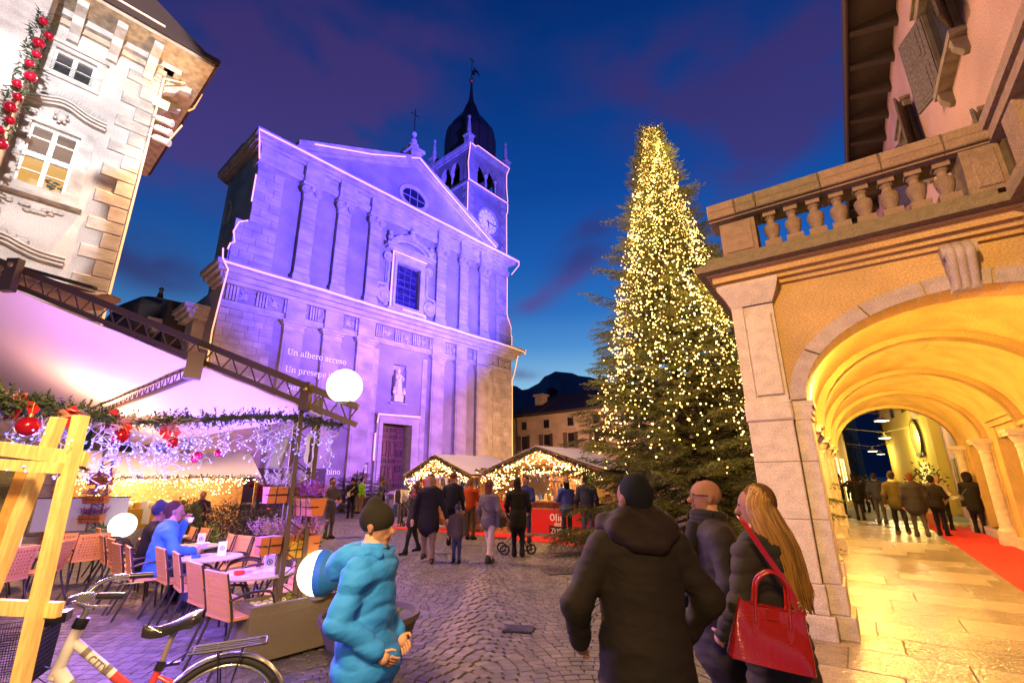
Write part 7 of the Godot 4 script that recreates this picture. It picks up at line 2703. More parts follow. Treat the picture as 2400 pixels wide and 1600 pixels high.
func cafe() -> void:
	var brown = M("awning_metal", Color(0.085, 0.055, 0.032), 0.45, 0.3)
	# awning frame
	var aw = thing("awning", "white canvas awning on brown lattice trusses over the cafe terrace", "awning")
	truss(aw, "front_truss", V(-7.2, 4.66, -4.88), V(-1.768, 2.489, -5.3), V(0, -0.2, 0), 0.075, brown, 26)
	truss(aw, "rear_truss", V(-3.66, 3.03, -5.2), V(-9.6, 3.03, -10.1), V(0, -0.2, 0), 0.055, brown, 30)
	var b = MB.new()
	b.bx(-0.05, 0.05, -0.16, 0.16, -0.05, 0.05)
	var jp = part("joint_plate", b, brown, aw)
	jp.position = V(-2.34, 2.6, -5.22)
	b = MB.new(); b.box(V(-3.55, 2.93, -5.05), V(0.16, 0.3, 0.1), Basis(Vector3.UP, 0.6))
	part("joint_plate", b, brown, aw)
	b = MB.new(); b.box(V(-5.75, 3.98, -4.9), V(0.14, 0.4, 0.08))
	part("joint_plate", b, brown, aw)
	b = MB.new(); b.ball(V(-2.33, 2.68, -5.165), V(0.025, 0.025, 0.015), 8, 5); 
	part("bolt", b, M("bolt_brass", Color(0.5, 0.36, 0.15), 0.3, 0.7), aw)
	b = MB.new(); b.ball(V(-5.75, 4.1, -4.855), V(0.035, 0.035, 0.02), 8, 5)
	part("bolt", b, mats["bolt_brass"], aw)
	var canvas = M("canvas_white", Color(0.66, 0.60, 0.56), 0.8)
	canvas.backlight_enabled = true
	canvas.backlight = Color(0.3, 0.28, 0.28)
	var back = V(-0.777, 0, -0.629)
	for q in [[-7.3, -3.62], [-3.56, -2.15]]:
		var rows = []
		for i in 9:
			var line = PackedVector3Array()
			for j in 10:
				var x = lerpf(q[0], q[1], j / 9.0)
				var y = 4.66 + (x + 7.2) * (2.489 - 4.66) / 5.432 - 0.245
				var u = i / 8.0
				line.push_back(V(x, y - 0.10 * sin(PI * j / 9.0) * sin(PI * u) + 0.006 * sin(i * 3.0 + j * 2.0), -4.93 - (x + 5.9) * 0.085) + back * 7.0 * u)
			rows.append(line)
		b = MB.new()
		b.sheet(rows, 0.01)
		part("canvas", b, canvas, aw)
	# rolled brown awning above, over the neighbouring terrace
	var ra = thing("rolled_awning", "brown fabric awning edge with rounded end above the lattice truss", "awning")
	var rows = []
	for i in 5:
		var line = PackedVector3Array()
		for j in 14:
			var u = j / 13.0
			var w = 0.36 * (1.0 - pow(absf(u * 2.0 - 1.0), 6.0)) * (0.55 + 0.45 * u)
			line.push_back(V(-9.5, 5.4, -6.9).lerp(V(-5.86, 4.28, -6.5), u) + V(0, -w * i / 4.0 + 0.02, 0.25 * sin(PI * i / 4.0)))
		rows.append(line)
	b = MB.new(); b.sheet(rows, 0.02)
	part("fabric", b, MT("brown_fabric", Color(0.20, 0.12, 0.11), 0.9, tex["grain"], 6.0), ra)
	b = MB.new(); b.bar(V(-9.5, 5.48, -6.88), V(-6.3, 4.5, -6.5), 0.07, 0.05)
	part("front_bar", b, M("dark_bar", Color(0.03, 0.018, 0.014), 0.5), ra)
	# truss posts
	for q in [[V(-2.38, 0.42, -5.42), 2.2, "truss post with flower boxes standing in the near planter"], [V(-9.95, 0.42, -11.75), 2.0, "farther truss post with flower boxes beside the poster"]]:
		var tp = thing("truss_post", q[2], "post", q[0], 38.0, "brown lattice posts of the terrace")
		for k in 4:
			b = MB.new()
			var cx = 0.1 if k & 1 else -0.1
			var cz = 0.1 if k & 2 else -0.1
			b.bx(cx - 0.022, cx + 0.022, 0, q[1], cz - 0.022, cz + 0.022)
			part("upright", b, brown, tp)
		for k in 13:
			var y0 = 0.1 + k * (q[1] - 0.2) / 13.0
			var y1 = y0 + (q[1] - 0.2) / 13.0
			for f in 2:
				b = MB.new()
				var z = 0.1 if f else -0.1
				var s = 0.1 if k % 2 else -0.1
				b.tube(PackedVector3Array([V(-s, y0, z), V(s, y1, z)]), 0.008, 0.008, 5)
				b.tube(PackedVector3Array([V(z, y0, -s), V(z, y1, s)]), 0.008, 0.008, 5)
				part("brace", b, brown, tp)
	var pur = Color(0.30, 0.07, 0.36)
	flower_box("terracotta box of purple heather facing the square on the near post", V(-2.17, 1.34, -5.22), -42.0, 0.42, pur, "purple")
	flower_box("terracotta box of white heather on the near post's left side", V(-2.52, 1.46, -5.38), 48.0, 0.40, Color(0.6, 0.55, 0.62), "white")
	flower_box("lower terracotta box of faded heather on the near post's left side", V(-2.5, 0.96, -5.34), 48.0, 0.42, Color(0.40, 0.24, 0.28), "faded")
	flower_box("low terracotta box of pink heather behind the near post", V(-2.34, 0.94, -5.62), 138.0, 0.40, Color(0.45, 0.2, 0.35), "pink")
	flower_box("yellow plastic box of pink heather low on the near post", V(-2.33, 0.90, -5.5), 60.0, 0.36, Color(0.45, 0.2, 0.35), "pink", "yellow")
	for k in 3:
		flower_box(["topmost", "middle", "lowest"][k] + " terracotta box of purple heather on the farther post", V(-9.85, 1.62 - k * 0.42, -11.55), 0.0, 0.5, pur if k != 1 else Color(0.36, 0.22, 0.36), "purple" if k != 1 else "mauve")
	var p1 = planter("washed concrete planter with pebbles at the near corner of the terrace", V(-2.5, 0, -4.95), 47.5, 1.35, 0.44, 0.53)
	b = MB.new()
	for k in 46: b.ball(V(rng.randf_range(0.09, 0.42), 0.48 + rng.randf_range(0, 0.03), -rng.randf_range(0.09, 0.36)), V(0.03, 0.02, 0.024) * rng.randf_range(0.7, 1.3), 6, 4)
	part("pebbles", b, M("pebble_white", Color(0.7, 0.66, 0.6), 0.7), p1).set_meta("kind", "stuff")
	b = MB.new()
	for k in 700:
		var p = V(rng.randf_range(0.25, 1.1), 0.46 + rng.randf_range(0, 0.07), -rng.randf_range(0.08, 0.37))
		var u = V(rng.randfn(), rng.randf() + 0.3, rng.randfn()).normalized() * 0.035
		b.tri(p, p + u, p + V(0.012, 0.01, 0.01))
	part("ground_cover", b, M("sedum", Color(0.24, 0.24, 0.04), 0.8), p1).set_meta("kind", "stuff")
	planter("washed concrete planter below the poster at the far end of the terrace", V(-10.15, 0, -11.1), 22.0, 2.3, 0.5, 0.6)
	globe_lamp("white globe lamp on the right end of the awning truss", V(-1.94, 2.73, -5.3), 0.2, 2.6)
	globe_lamp("white globe lamp low in the near planter behind the truss post", V(-2.06, 0.75, -5.42), 0.225, 2.2)
	globe_lamp("distant white globe lamp behind the seated guests", V(-9.05, 0.72, -11.5), 0.27, 3.0)
	# poster beyond the far planter
	var po = thing("poster_board", "low poster board showing a white building, trees and pale sky", "poster", V(-10.2, 0.6, -11.7), 22.0)
	b = MB.new(); b.bx(-0.9, 0.85, 0, 0.72, 0, 0.03)
	part("sheet", b, M("poster_sky", Color(0.55, 0.6, 0.75), 0.6), po)
	b = MB.new(); b.bx(-0.92, 0.87, 0.72, 0.745, -0.01, 0.05)
	part("frame", b, M("dark_bar", Color(0.03, 0.018, 0.014), 0.5), po)
	b = MB.new(); b.prism(PackedVector2Array([Vector2(-0.2, 0.02), Vector2(-0.2, 0.3), Vector2(0.0, 0.3), Vector2(0.0, 0.36), Vector2(0.22, 0.36), Vector2(0.22, 0.02)]), 0.031, 0.033)
	part("printed_building", b, M("print_ivory", Color(0.6, 0.52, 0.42), 0.6), po)
	b = MB.new()
	for k in 12: b.prism(PackedVector2Array([Vector2(0.2 + k * 0.05, 0.02), Vector2(0.28 + k * 0.05, 0.02), Vector2(0.24 + k * 0.05, 0.1 + 0.1 * absf(sin(k * 1.9)))]), 0.0335, 0.0345 + k * 0.0002)
	part("printed_trees", b, M("print_green", Color(0.08, 0.16, 0.04), 0.6), po)
	# loudspeaker and coil of cable on the post
	var sp = thing("loudspeaker", "slim grey loudspeaker hung on the near post under the garland", "loudspeaker", V(-2.62, 1.83, -5.34), 20.0)
	b = MB.new(); b.stone(V(0, 0.16, 0), V(0.15, 0.36, 0.12), 0.02, Basis(V(0, 0, 1), -0.2))
	part("cabinet", b, M("speaker_grey", Color(0.2, 0.19, 0.2), 0.5), sp)
	var cl = thing("cable_coil", "coil of white cable tied to the near post below the garland", "cable", V(-2.24, 2.0, -5.28), 0)
	for k in 5:
		b = MB.new()
		var pts = []
		for j in 13:
			var a = TAU * j / 12.0
			pts.append(V((0.05 + 0.008 * k) * sin(a) * (0.4 + 0.6 * absf(cos(a))), 0.17 * cos(a) + k * 0.008, 0.01 * k))
		b.tube(PackedVector3Array(pts), 0.006, 0.006, 5)
		part("loop", b, M("wire_white", Color(0.5, 0.5, 0.6), 0.5), cl)
	# tables, chairs
	cafe_table(V(-2.8, 0, -5.55), "striped round table nearest the planter with red ashtray", "white menu box on the table nearest the planter", Color(0.6, 0.03, 0.01), "red ashtray on the table nearest the planter")
	cafe_table(V(-4.0, 0, -6.68), "striped round table with blue ashtray, second from the planter", "white menu box on the table with the blue ashtray", Color(0.02, 0.12, 0.45), "blue ashtray on the second table")
	cafe_table(V(-4.95, 0, -7.72), "round table with beer glass before the man in blue", "white menu box beside the beer glass", Color.BLACK, "")
	cafe_table(V(-6.25, 0, -8.95), "far round table behind the seated guests", "white menu box on the far table", Color.BLACK, "")
	cafe_table(V(-7.85, 0, -7.75), "round table at the left edge behind the wooden stand", "white menu box on the left edge table", Color.BLACK, "")
	var gl = thing("beer_glass", "glass of amber beer on the table before the man in blue", "glass", V(-5.02, 0.74, -7.5))
	b = MB.new(); b.lathe(PackedVector2Array([Vector2(0.0, 0.0), Vector2(0.036, 0.0), Vector2(0.044, 0.16), Vector2(0.041, 0.16), Vector2(0.033, 0.02), Vector2(0, 0.02)]), Transform3D(), 14)
	part("glass", b, gmat(), gl)
	b = MB.new(); b.lathe(PackedVector2Array([Vector2(0.0, 0.022), Vector2(0.032, 0.022), Vector2(0.038, 0.1), Vector2(0, 0.1)]), Transform3D(), 14)
	part("beer", b, M("beer", Color(0.5, 0.2, 0.02), 0.2), gl)
	b = MB.new(); b.lathe(PackedVector2Array([Vector2(0.0, 0.0), Vector2(0.05, 0.0), Vector2(0.1, 0.05), Vector2(0.095, 0.05), Vector2(0.05, 0.01), Vector2(0, 0.01)]), Transform3D(), 14)
	stuffed("white bowl on the table before the man in blue", "bowl", "bowl", V(-4.75, 0.74, -7.66), b, M("print_card", Color(0.8, 0.78, 0.75), 0.6))
	var f = V(0.64, 0, -0.768)
	var nr = [[-2.87, -4.91, "near row chair with its back to the viewer, right beside the planter"], [-3.4, -5.41, "near row chair second from the planter, back to the viewer"], [-4.07, -6.11, "near row chair third from the planter"], [-4.57, -6.53, "near row chair right of the man in blue"], [-5.13, -6.71, "chair the man in blue jacket sits on"], [-5.56, -7.03, "chair the guest in striped beanie sits on"], [-6.1, -7.6, "near row chair left of the seated guests"], [-6.62, -8.05, "near row chair second left of the seated guests"], [-7.2, -8.7, "near row chair third left of the seated guests"], [-7.75, -9.3, "last chair of the near row beside the far planter"]]
	for q in nr:
		chair(V(q[0], 0, q[1]) + f * 0.28, 140.0 + rng.randf_range(-7, 7), q[2])
	var fr = [[-2.55, -6.28, "facing chair half behind the truss post"], [-3.29, -6.86, "facing chair left of the truss post"], [-3.74, -7.4, "facing chair third from the truss post"], [-4.2, -7.85, "facing chair before the dark hedge, right one of a pair"], [-4.58, -8.1, "facing chair before the dark hedge, left one of a pair"], [-5.62, -9.1, "facing chair beside the small green conifer"], [-5.98, -9.3, "facing chair left of the small green conifer"], [-6.42, -9.65, "far facing chair second from the left end"], [-6.8, -9.95, "far facing chair at the left end"]]
	for q in fr:
		chair(V(q[0], 0, q[1]) - f * 0.28, -40.0 + rng.randf_range(-8, 8), q[2])
	for q in [[-6.9, -7.35, -80.0, "armchair at the left edge table, nearest the wooden stand"], [-6.85, -6.75, -95.0, "armchair behind the wooden stand with its arm to the right"], [-7.2, -8.45, -120.0, "armchair against the pink stone wall"], [-7.7, -8.6, -150.0, "armchair second along the pink stone wall"], [-5.6, -5.1, 60.0, "chair cut by the left edge below the wooden stand's panel"]]:
		chair(V(q[0], 0, q[1]), q[2], q[3])
	# shrubs
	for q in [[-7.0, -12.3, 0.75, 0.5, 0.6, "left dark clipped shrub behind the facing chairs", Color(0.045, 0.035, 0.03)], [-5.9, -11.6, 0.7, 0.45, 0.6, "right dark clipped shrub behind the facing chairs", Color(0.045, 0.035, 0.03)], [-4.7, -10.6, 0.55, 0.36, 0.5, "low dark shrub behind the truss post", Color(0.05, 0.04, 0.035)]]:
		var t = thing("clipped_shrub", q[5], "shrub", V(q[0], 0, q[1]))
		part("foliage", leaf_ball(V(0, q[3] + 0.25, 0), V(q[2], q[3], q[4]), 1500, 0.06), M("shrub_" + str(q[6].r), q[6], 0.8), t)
		b = MB.new(); b.bx(-q[2] * 0.8, q[2] * 0.8, 0, 0.35, -0.25, 0.25)
		part("tub", b, mats["washed_concrete"], t)
	var cn = thing("globe_conifer", "egg shaped green conifer with tiny lights before the draped counter", "shrub", V(-7.55, 0, -11.3))
	part("foliage", leaf_ball(V(0, 0.75, 0), V(0.42, 0.62, 0.42), 2200, 0.06), M("conifer_green", Color(0.08, 0.10, 0.02), 0.8), cn)
	var c2 = thing("pointed_conifer", "small pointed green conifer beside the facing chairs", "shrub", V(-6.0, 0, -9.9))
	part("foliage", leaf_ball(V(0, 0.5, 0), V(0.16, 0.46, 0.16), 500, 0.05), M("conifer_bright", Color(0.08, 0.17, 0.02), 0.8), c2)
	garland()

func gmat() -> StandardMaterial3D:
	var m = M("clear_glass", Color(0.9, 0.9, 0.9), 0.05)
	m.transparency = BaseMaterial3D.TRANSPARENCY_ALPHA
	m.albedo_color.a = 0.12
	return m

func garland() -> void:
	var path = smooth_path([V(-2.98, 2.15, -2.5), V(-3.05, 2.16, -2.75), V(-3.2, 2.19, -3.2), V(-3.25, 2.19, -3.6), V(-3.24, 2.18, -3.9), V(-3.16, 2.24, -4.4), V(-3.02, 2.29, -4.7), V(-2.62, 2.37, -5.15), V(-2.0, 2.31, -5.5)], 6)
	var t = thing("fir_garland", "fir garland strung along the terrace edge with red bows and straw", "garland")
	part("fir_twigs", twig_line(path, 210, 0.12, 0.036, 77), M("garland_green", Color(0.035, 0.06, 0.02), 0.75), t).set_meta("kind", "stuff")
	var b = MB.new(); b.tube(path, 0.02, 0.02, 5)
	part("core", b, mats["fir_bark"], t)
	for q in [V(-3.12, 2.2, -2.95), V(-3.24, 2.19, -3.85), V(-3.17, 2.18, -4.36), V(-3.1, 2.16, -3.3)]:
		b = MB.new()
		for k in 7:
			var a = TAU * k / 7 + 0.3
			var d = V(cos(a) * 0.6, sin(a) * 0.5, sin(a * 2.0) * 0.4 + 0.4).normalized() * rng.randf_range(0.08, 0.13)
			var w = d.cross(V(0.2, 0.3, 1)).normalized() * 0.026
			var l = [PackedVector3Array([q - w * 0.3, q + w * 0.3]), PackedVector3Array([q + d * 0.5 - w, q + d * 0.5 + w]), PackedVector3Array([q + d - w * 1.2 - V(0, 0.03, 0), q + d + w * 1.2 - V(0, 0.03, 0)])]
			b.sheet(l, 0.002)
		part("red_bow", b, M("bow_red", Color(0.5, 0.008, 0.02), 0.6), t)
		b = MB.new()
		for k in 34:
			var side = 1.0 if q.z < -3.5 else -1.0
			var e = q + V(rng.randf_range(-0.05, 0.28) * side, rng.randf_range(-0.13, 0.07), rng.randf_range(-0.22, 0.2))
			b.tube(PackedVector3Array([q + V(0, -0.02, 0.03), q.lerp(e, 0.5) + V(0, rng.randf_range(-0.02, 0.05), 0.03), e]), 0.0025, 0.0015, 3, false)
		part("straw", b, M("straw", Color(0.62, 0.42, 0.24), 0.8), t).set_meta("kind", "stuff")
	var n = 0
	for q in [[-3.0, 2.03, -2.9, 0.06, "red bauble farthest left on the terrace garland"], [-3.2, 2.055, -3.85, 0.062, "red bauble hanging at the middle of the terrace garland"], [-3.16, 2.045, -4.4, 0.055, "shiny dark red bauble right of the middle bauble"], [-3.7, 1.985, -5.6, 0.045, "left one of three small red baubles behind the icicle lights"], [-3.8, 1.95, -5.7, 0.045, "middle one of three small red baubles behind the icicle lights"], [-3.46, 2.01, -5.6, 0.045, "right one of three small red baubles behind the icicle lights"]]:
		var o = thing("red_bauble", q[4], "bauble", V(q[0], q[1], q[2]), 0, "red baubles on the terrace garland")
		b = MB.new(); b.ball(Vector3.ZERO, Vector3.ONE * q[3], 18, 12)
		part("ball", b, M("bauble_red", Color(0.45, 0.01, 0.03), 0.22, 0.35), o)
		b = MB.new(); b.lathe(PackedVector2Array([Vector2(0.012, q[3] * 0.96), Vector2(0.012, q[3] + 0.015), Vector2(0.002, q[3] + 0.02), Vector2(0.002, q[3] + 0.09)]), Transform3D(), 6)
		part("cap", b, M("bolt_brass", Color(0.5, 0.36, 0.15), 0.3, 0.7), o)
	# icicle lights: white wires with blue tips
	var ic = thing("icicle_lights", "curtain of white wires with blue diodes under the terrace garland", "string lights")
	var w = MB.new()
	var xf = []
	for k in 88:
		var u = pow(rng.randf(), 0.75) * (path.size() - 9) + 7
		var i = int(u)
		var p = path[i].lerp(path[mini(i + 1, path.size() - 1)], u - i) + V(rng.randf_range(-0.05, 0.05), -0.04, rng.randf_range(-0.05, 0.05))
		if k % 4 == 0: p += V(-0.5, -0.1, -0.5)
		var l = rng.randf_range(0.12, 0.42)
		var pts = [p]
		var m = 5
		for j in m:
			var c = p + V(rng.randf_range(-0.09, 0.09), -l * (j + 1) / m, rng.randf_range(-0.08, 0.08))
			pts.append(c)
			if j > 0:
				var e = c + V(rng.randf_range(-0.05, 0.05), rng.randf_range(-0.06, 0.0), rng.randf_range(-0.04, 0.04))
				w.tube(PackedVector3Array([c, c.lerp(e, 0.5) + V(0.01, 0.01, 0), e]), 0.0032, 0.0032, 4, false)
				xf.append(Transform3D(Basis(V(1, 0, 0), rng.randf() * 3.0), e))
		w.tube(smooth_path(pts, 3), 0.0038, 0.0034, 4, false)
	part("wires", w, mats["wire_white"], ic)
	mm("blue_bulbs", bulb_mesh(0.0085), E("blue_led_light", Color(0.06, 0.11, 1.0), 5.0), xf, ic)
	for q in [V(-3.9, 1.6, -4.4), V(-3.5, 1.6, -5.3), V(-2.9, 1.6, -6.1), V(-4.6, 1.7, -6.2), V(-3.8, 1.6, -3.5)]:
		omni(q, Color(0.20, 0.10, 1.0), 5.0, 0.12)

# ------------------------------------------------------------------ wooden stand and bicycle at the lower left
func beam(t: Node3D, called: String, p: Vector3, q: Vector3, w: float, h: float, m: Material, up := Vector3.BACK) -> void:
	var b = MB.new()
	b.bar(p, q, w, h, up)
	part(called, b, m, t)

func wooden_stand() -> void:
	var pine = MT("pine", Color(0.62, 0.42, 0.16), 0.6, noise_tex("pine_grain", 0.012, FastNoiseLite.TYPE_SIMPLEX, 0.85, 1.04, 3, 512, 61), 1.0)
	pine.uv1_scale = V(6.0, 0.9, 6.0)
	var t = thing("wooden_stand", "pale pine trestle stand holding a dark panel at the left edge", "stand")
	beam(t, "post", V(-1.945, 1.985, -2.1), V(-1.88, 0.0, -2.08), 0.04, 0.048, pine)
	beam(t, "post", V(-2.10, 1.985, -2.16), V(-2.42, 0.0, -2.22), 0.04, 0.048, pine)
	beam(t, "crossbar", V(-2.9, 1.92, -2.14), V(-1.91, 1.795, -2.14), 0.025, 0.06, pine, Vector3.UP)
	beam(t, "crossbar", V(-2.6, 1.80, -2.06), V(-1.94, 1.755, -2.06), 0.025, 0.045, pine, Vector3.UP)
	beam(t, "crossbar", V(-2.9, 1.25, -2.12), V(-1.85, 1.20, -2.12), 0.03, 0.055, pine, Vector3.UP)
	var b = MB.new(); b.bx(-3.2, -2.20, 1.30, 1.80, -2.2, -2.17)
	part("dark_panel", b, MT("slate_panel", Color(0.12, 0.10, 0.06), 0.5, tex["pebble"], 2.0), t)
	beam(t, "panel_frame", V(-2.19, 1.82, -2.17), V(-2.24, 1.28, -2.17), 0.05, 0.04, MT("pine_dark", Color(0.5, 0.25, 0.06), 0.5, tex["pine_grain"], 2.0))
	b = MB.new()
	for k in 12:
		b.ball(V(-2.1 + rng.randf_range(-0.3, 0.2), 1.86 + rng.randf_range(-0.16, 0.06), -2.04), Vector3.ONE * 0.004, 5, 4)
	part("blue_bulb", b, mats["blue_led_light"], t).set_meta("kind", "stuff")

func bicycle() -> void:
	var t = thing("bicycle", "white and red city bicycle with black saddle, rack and basket", "bicycle", V(-1.72, 0, -3.2), 205.0)
	# local: +x to the front wheel, y up, z to the far side from the viewer
	var white = M("bike_white", Color(0.70, 0.66, 0.62), 0.25)
	white.clearcoat_enabled = true
	white.clearcoat = 0.6
	var redm = M("bike_red", Color(0.50, 0.05, 0.06), 0.25)
	var blk = M("bike_black", Color(0.012, 0.012, 0.014), 0.35)
	var rub = M("tyre_rubber", Color(0.014, 0.013, 0.013), 0.8)
	var chr = M("bike_chrome", Color(0.55, 0.55, 0.56), 0.22, 0.9)
	var R = V(0, 0.345, 0)
	var F = V(1.06, 0.345, 0)
	var BB = V(0.45, 0.29, 0)
	for q in [R, F]:
		var b = MB.new()
		var pts = arcpts(q, V(0.325, 0, 0), V(0, 0.325, 0), 0, TAU, 40)
		b.tube(pts, 0.019, 0.019, 8, false)
		var w = part("wheel", b, rub, t)
		b = MB.new()
		b.tube(arcpts(q, V(0.297, 0, 0), V(0, 0.297, 0), 0, TAU, 40), 0.011, 0.011, 6, false)
		part("rim", b, chr, w)
		b = MB.new()
		b.tube(PackedVector3Array([q - V(0, 0, 0.05), q + V(0, 0, 0.05)]), 0.022, 0.022, 10)
		part("hub", b, chr, w)
		for k in 28:
			var a = TAU * k / 28
			b = MB.new()
			b.tube(PackedVector3Array([q + V(0.02 * cos(a + 1.2), 0.02 * sin(a + 1.2), 0.03 if k % 2 else -0.03), q + V(cos(a), sin(a), 0) * 0.292]), 0.0015, 0.0015, 3, false)
			part("spoke", b, chr, w)
		# mudguard as a curved sheet
		var rows = []
		for k in 25:
			var a = lerpf(-0.25, 3.5, k / 24.0) if q == R else lerpf(0.2, 2.9, k / 24.0)
			if q == R: a = lerpf(0.3, 3.7, k / 24.0)
			var line = PackedVector3Array()
			for j in 5:
				var s = (j - 2) / 2.0
				line.push_back(q + V(cos(a), sin(a), 0) * (0.365 - 0.012 * s * s) + V(0, 0, s * 0.028))
			rows.append(line)
		b = MB.new(); b.sheet(rows, 0.002)
		var mg = part("mudguard", b, M("bike_silver", Color(0.32, 0.31, 0.31), 0.25, 0.7), t)
		b = MB.new()
		for s in [-0.035, 0.035]:
			b.tube(PackedVector3Array([q + V(0, 0, s), q + V(cos(2.5), sin(2.5), 0) * 0.365 + V(0, 0, s)]), 0.003, 0.003, 4)
		part("stay", b, blk, mg)
	var H0 = V(0.80, 0.70, 0)
	var H1 = V(0.745, 0.93, 0)
	var S1 = V(0.33, 0.70, 0)
	var b = MB.new()
	b.tube(PackedVector3Array([H0, H1]), 0.03, 0.028, 10)
	part("head_tube", b, white, t)
	for q in [[H0.lerp(H1, 0.75), V(0.37, 0.52, 0), 0.024, "top_tube"], [H0.lerp(H1, 0.15), BB + V(0.02, 0.02, 0), 0.034, "down_tube"]]:
		b = MB.new()
		b.tube(PackedVector3Array([q[0], q[0].lerp(q[1], 0.55)]), q[2], q[2], 10)
		part(q[3], b, white, t)
		b = MB.new()
		b.tube(PackedVector3Array([q[0].lerp(q[1], 0.55), q[1]]), q[2] * 0.99, q[2], 10)
		part(q[3], b, redm, t)
		for k in 2:
			b = MB.new()
			b.tube(PackedVector3Array([q[0].lerp(q[1], 0.16 + k * 0.28), q[0].lerp(q[1], 0.22 + k * 0.28)]), q[2] + 0.001, q[2] + 0.001, 10)
			part("grey_band", b, M("bike_grey", Color(0.2, 0.17, 0.15), 0.3), t)
	b = MB.new(); b.tube(PackedVector3Array([BB, S1]), 0.02, 0.019, 10)
	part("seat_tube", b, redm, t)
	for s in [-0.035, 0.035]:
		b = MB.new()
		b.tube(PackedVector3Array([S1 - V(-0.01, 0.06, 0), V(0.2, 0.56, s), R + V(0, 0, s)]), 0.010, 0.009, 8)
		part("seat_stay", b, redm, t)
		b = MB.new(); b.tube(PackedVector3Array([BB + V(0, 0, s), R + V(0, 0, s)]), 0.011, 0.01, 8)
		part("chain_stay", b, white, t)
		b = MB.new(); b.tube(smooth_path([H0 + V(0, -0.02, s * 0.4), H0 + V(0.03, -0.08, s * 1.2), F + V(0, 0, s * 1.4)], 4), 0.016, 0.011, 8)
		part("fork_blade", b, white, t)
	b = MB.new(); b.tube(PackedVector3Array([S1, V(0.295, 0.86, 0)]), 0.014, 0.014, 10)
	part("seat_post", b, M("bike_grey", Color(0.2, 0.17, 0.15), 0.3), t)
	b = MB.new(); b.tube(PackedVector3Array([S1 - V(-0.008, 0.03, 0), S1 + V(-0.004, 0.015, 0)]), 0.026, 0.026, 10); b.bx(0.24, 0.32, 0.68, 0.695, 0.0, 0.03)
	part("seat_clamp", b, blk, t)
	# saddle
	var rows = []
	for k in 13:
		var u = k / 12.0
		var x = lerpf(0.16, 0.45, u)
		var w = lerpf(0.088, 0.02, smoothstep(0.15, 0.75, u))
		if k == 0: w = 0.05
		if k == 12: w = 0.008
		var y = 0.925 + 0.03 * cos(u * 4.2) + 0.006 * (1.0 - u)
		var line = PackedVector3Array()
		for j in 11:
			var a = lerpf(-0.35, PI + 0.35, j / 10.0)
			line.push_back(V(x, y + sin(a) * 0.028 - 0.03 + (0.0 if sin(a) > 0 else sin(a) * 0.06), cos(a) * w))
		rows.append(line)
	b = MB.new(); b.sheet(rows)
	var lth = M("saddle_leather", Color(0.014, 0.013, 0.014), 0.22)
	lth.clearcoat_enabled = true
	lth.clearcoat = 0.5
	part("saddle", b, lth, t)
	b = MB.new(); b.tube(PackedVector3Array([V(0.2, 0.87, 0.025), V(0.36, 0.865, 0.02), V(0.42, 0.9, 0.01)]), 0.005, 0.005, 5); b.tube(PackedVector3Array([V(0.2, 0.87, -0.025), V(0.36, 0.865, -0.02), V(0.42, 0.9, -0.01)]), 0.005, 0.005, 5)
	part("saddle_rails", b, chr, t)
	# rack
	b = MB.new()
	for s in [-0.06, -0.02, 0.02, 0.06]:
		b.tube(PackedVector3Array([V(0.2, 0.745, s), V(-0.16, 0.75, s)]), 0.005, 0.005, 6)
	b.tube(smooth_path([V(0.2, 0.745, -0.075), V(-0.16, 0.75, -0.075), V(-0.2, 0.752, -0.05), V(-0.2, 0.752, 0.05), V(-0.16, 0.75, 0.075), V(0.2, 0.745, 0.075)], 4), 0.006, 0.006, 6)
	for x in [0.18, 0.06, -0.08]: b.tube(PackedVector3Array([V(x, 0.742, -0.075), V(x, 0.742, 0.075)]), 0.005, 0.005, 6)
	for s in [-0.07, 0.07]:
		for x in [0.05, -0.08]: b.tube(PackedVector3Array([V(x, 0.742, s), R + V(0, 0.02, s * 0.7)]), 0.005, 0.005, 6)
	b.tube(PackedVector3Array([V(0.2, 0.745, 0), V(0.31, 0.68, 0)]), 0.005, 0.005, 6)
	part("luggage_rack", b, blk, t)
	# stem, bar, grips, lamp, bell lever
	b = MB.new(); b.tube(PackedVector3Array([H1, H1 + V(-0.015, 0.05, 0)]), 0.033, 0.033, 10)
	part("headset", b, blk, t)
	b = MB.new(); b.tube(smooth_path([H1 + V(-0.012, 0.05, 0), H1 + V(-0.02, 0.1, 0), H1 + V(0.03, 0.13, 0)], 4), 0.017, 0.015, 8)
	part("stem", b, chr, t)
	for s in [-1.0, 1.0]:
		b = MB.new()
		b.tube(smooth_path([V(0.775, 1.06, 0), V(0.78, 1.07, s * 0.1), V(0.74, 1.12, s * 0.22), V(0.64, 1.13, s * 0.28), V(0.60, 1.13, s * 0.29)], 4), 0.0115, 0.0115, 8)
		part("handlebar", b, chr, t)
		b = MB.new(); b.tube(PackedVector3Array([V(0.62, 1.13, s * 0.285), V(0.5, 1.125, s * 0.31)]), 0.017, 0.016, 10)
		part("grip", b, blk, t)
		b = MB.new(); b.tube(smooth_path([V(0.7, 1.12, s * 0.26), V(0.66, 1.09, s * 0.29), V(0.55, 1.085, s * 0.32)], 4), 0.007, 0.005, 6); b.box(V(0.67, 1.13, s * 0.27), V(0.06, 0.035, 0.035))
		part("brake_lever", b, chr, t)
	b = MB.new(); b.tube(smooth_path([V(0.66, 1.12, -0.27), V(0.85, 1.05, -0.2), V(0.95, 0.85, -0.06), V(0.83, 0.7, -0.03), V(0.6, 0.55, -0.03)], 5), 0.003, 0.003, 4); b.tube(smooth_path([V(0.66, 1.12, 0.27), V(0.9, 1.08, 0.15), V(0.9, 0.8, 0.03), V(0.75, 0.72, 0.03)], 5), 0.003, 0.003, 4)
	part("cables", b, blk, t)
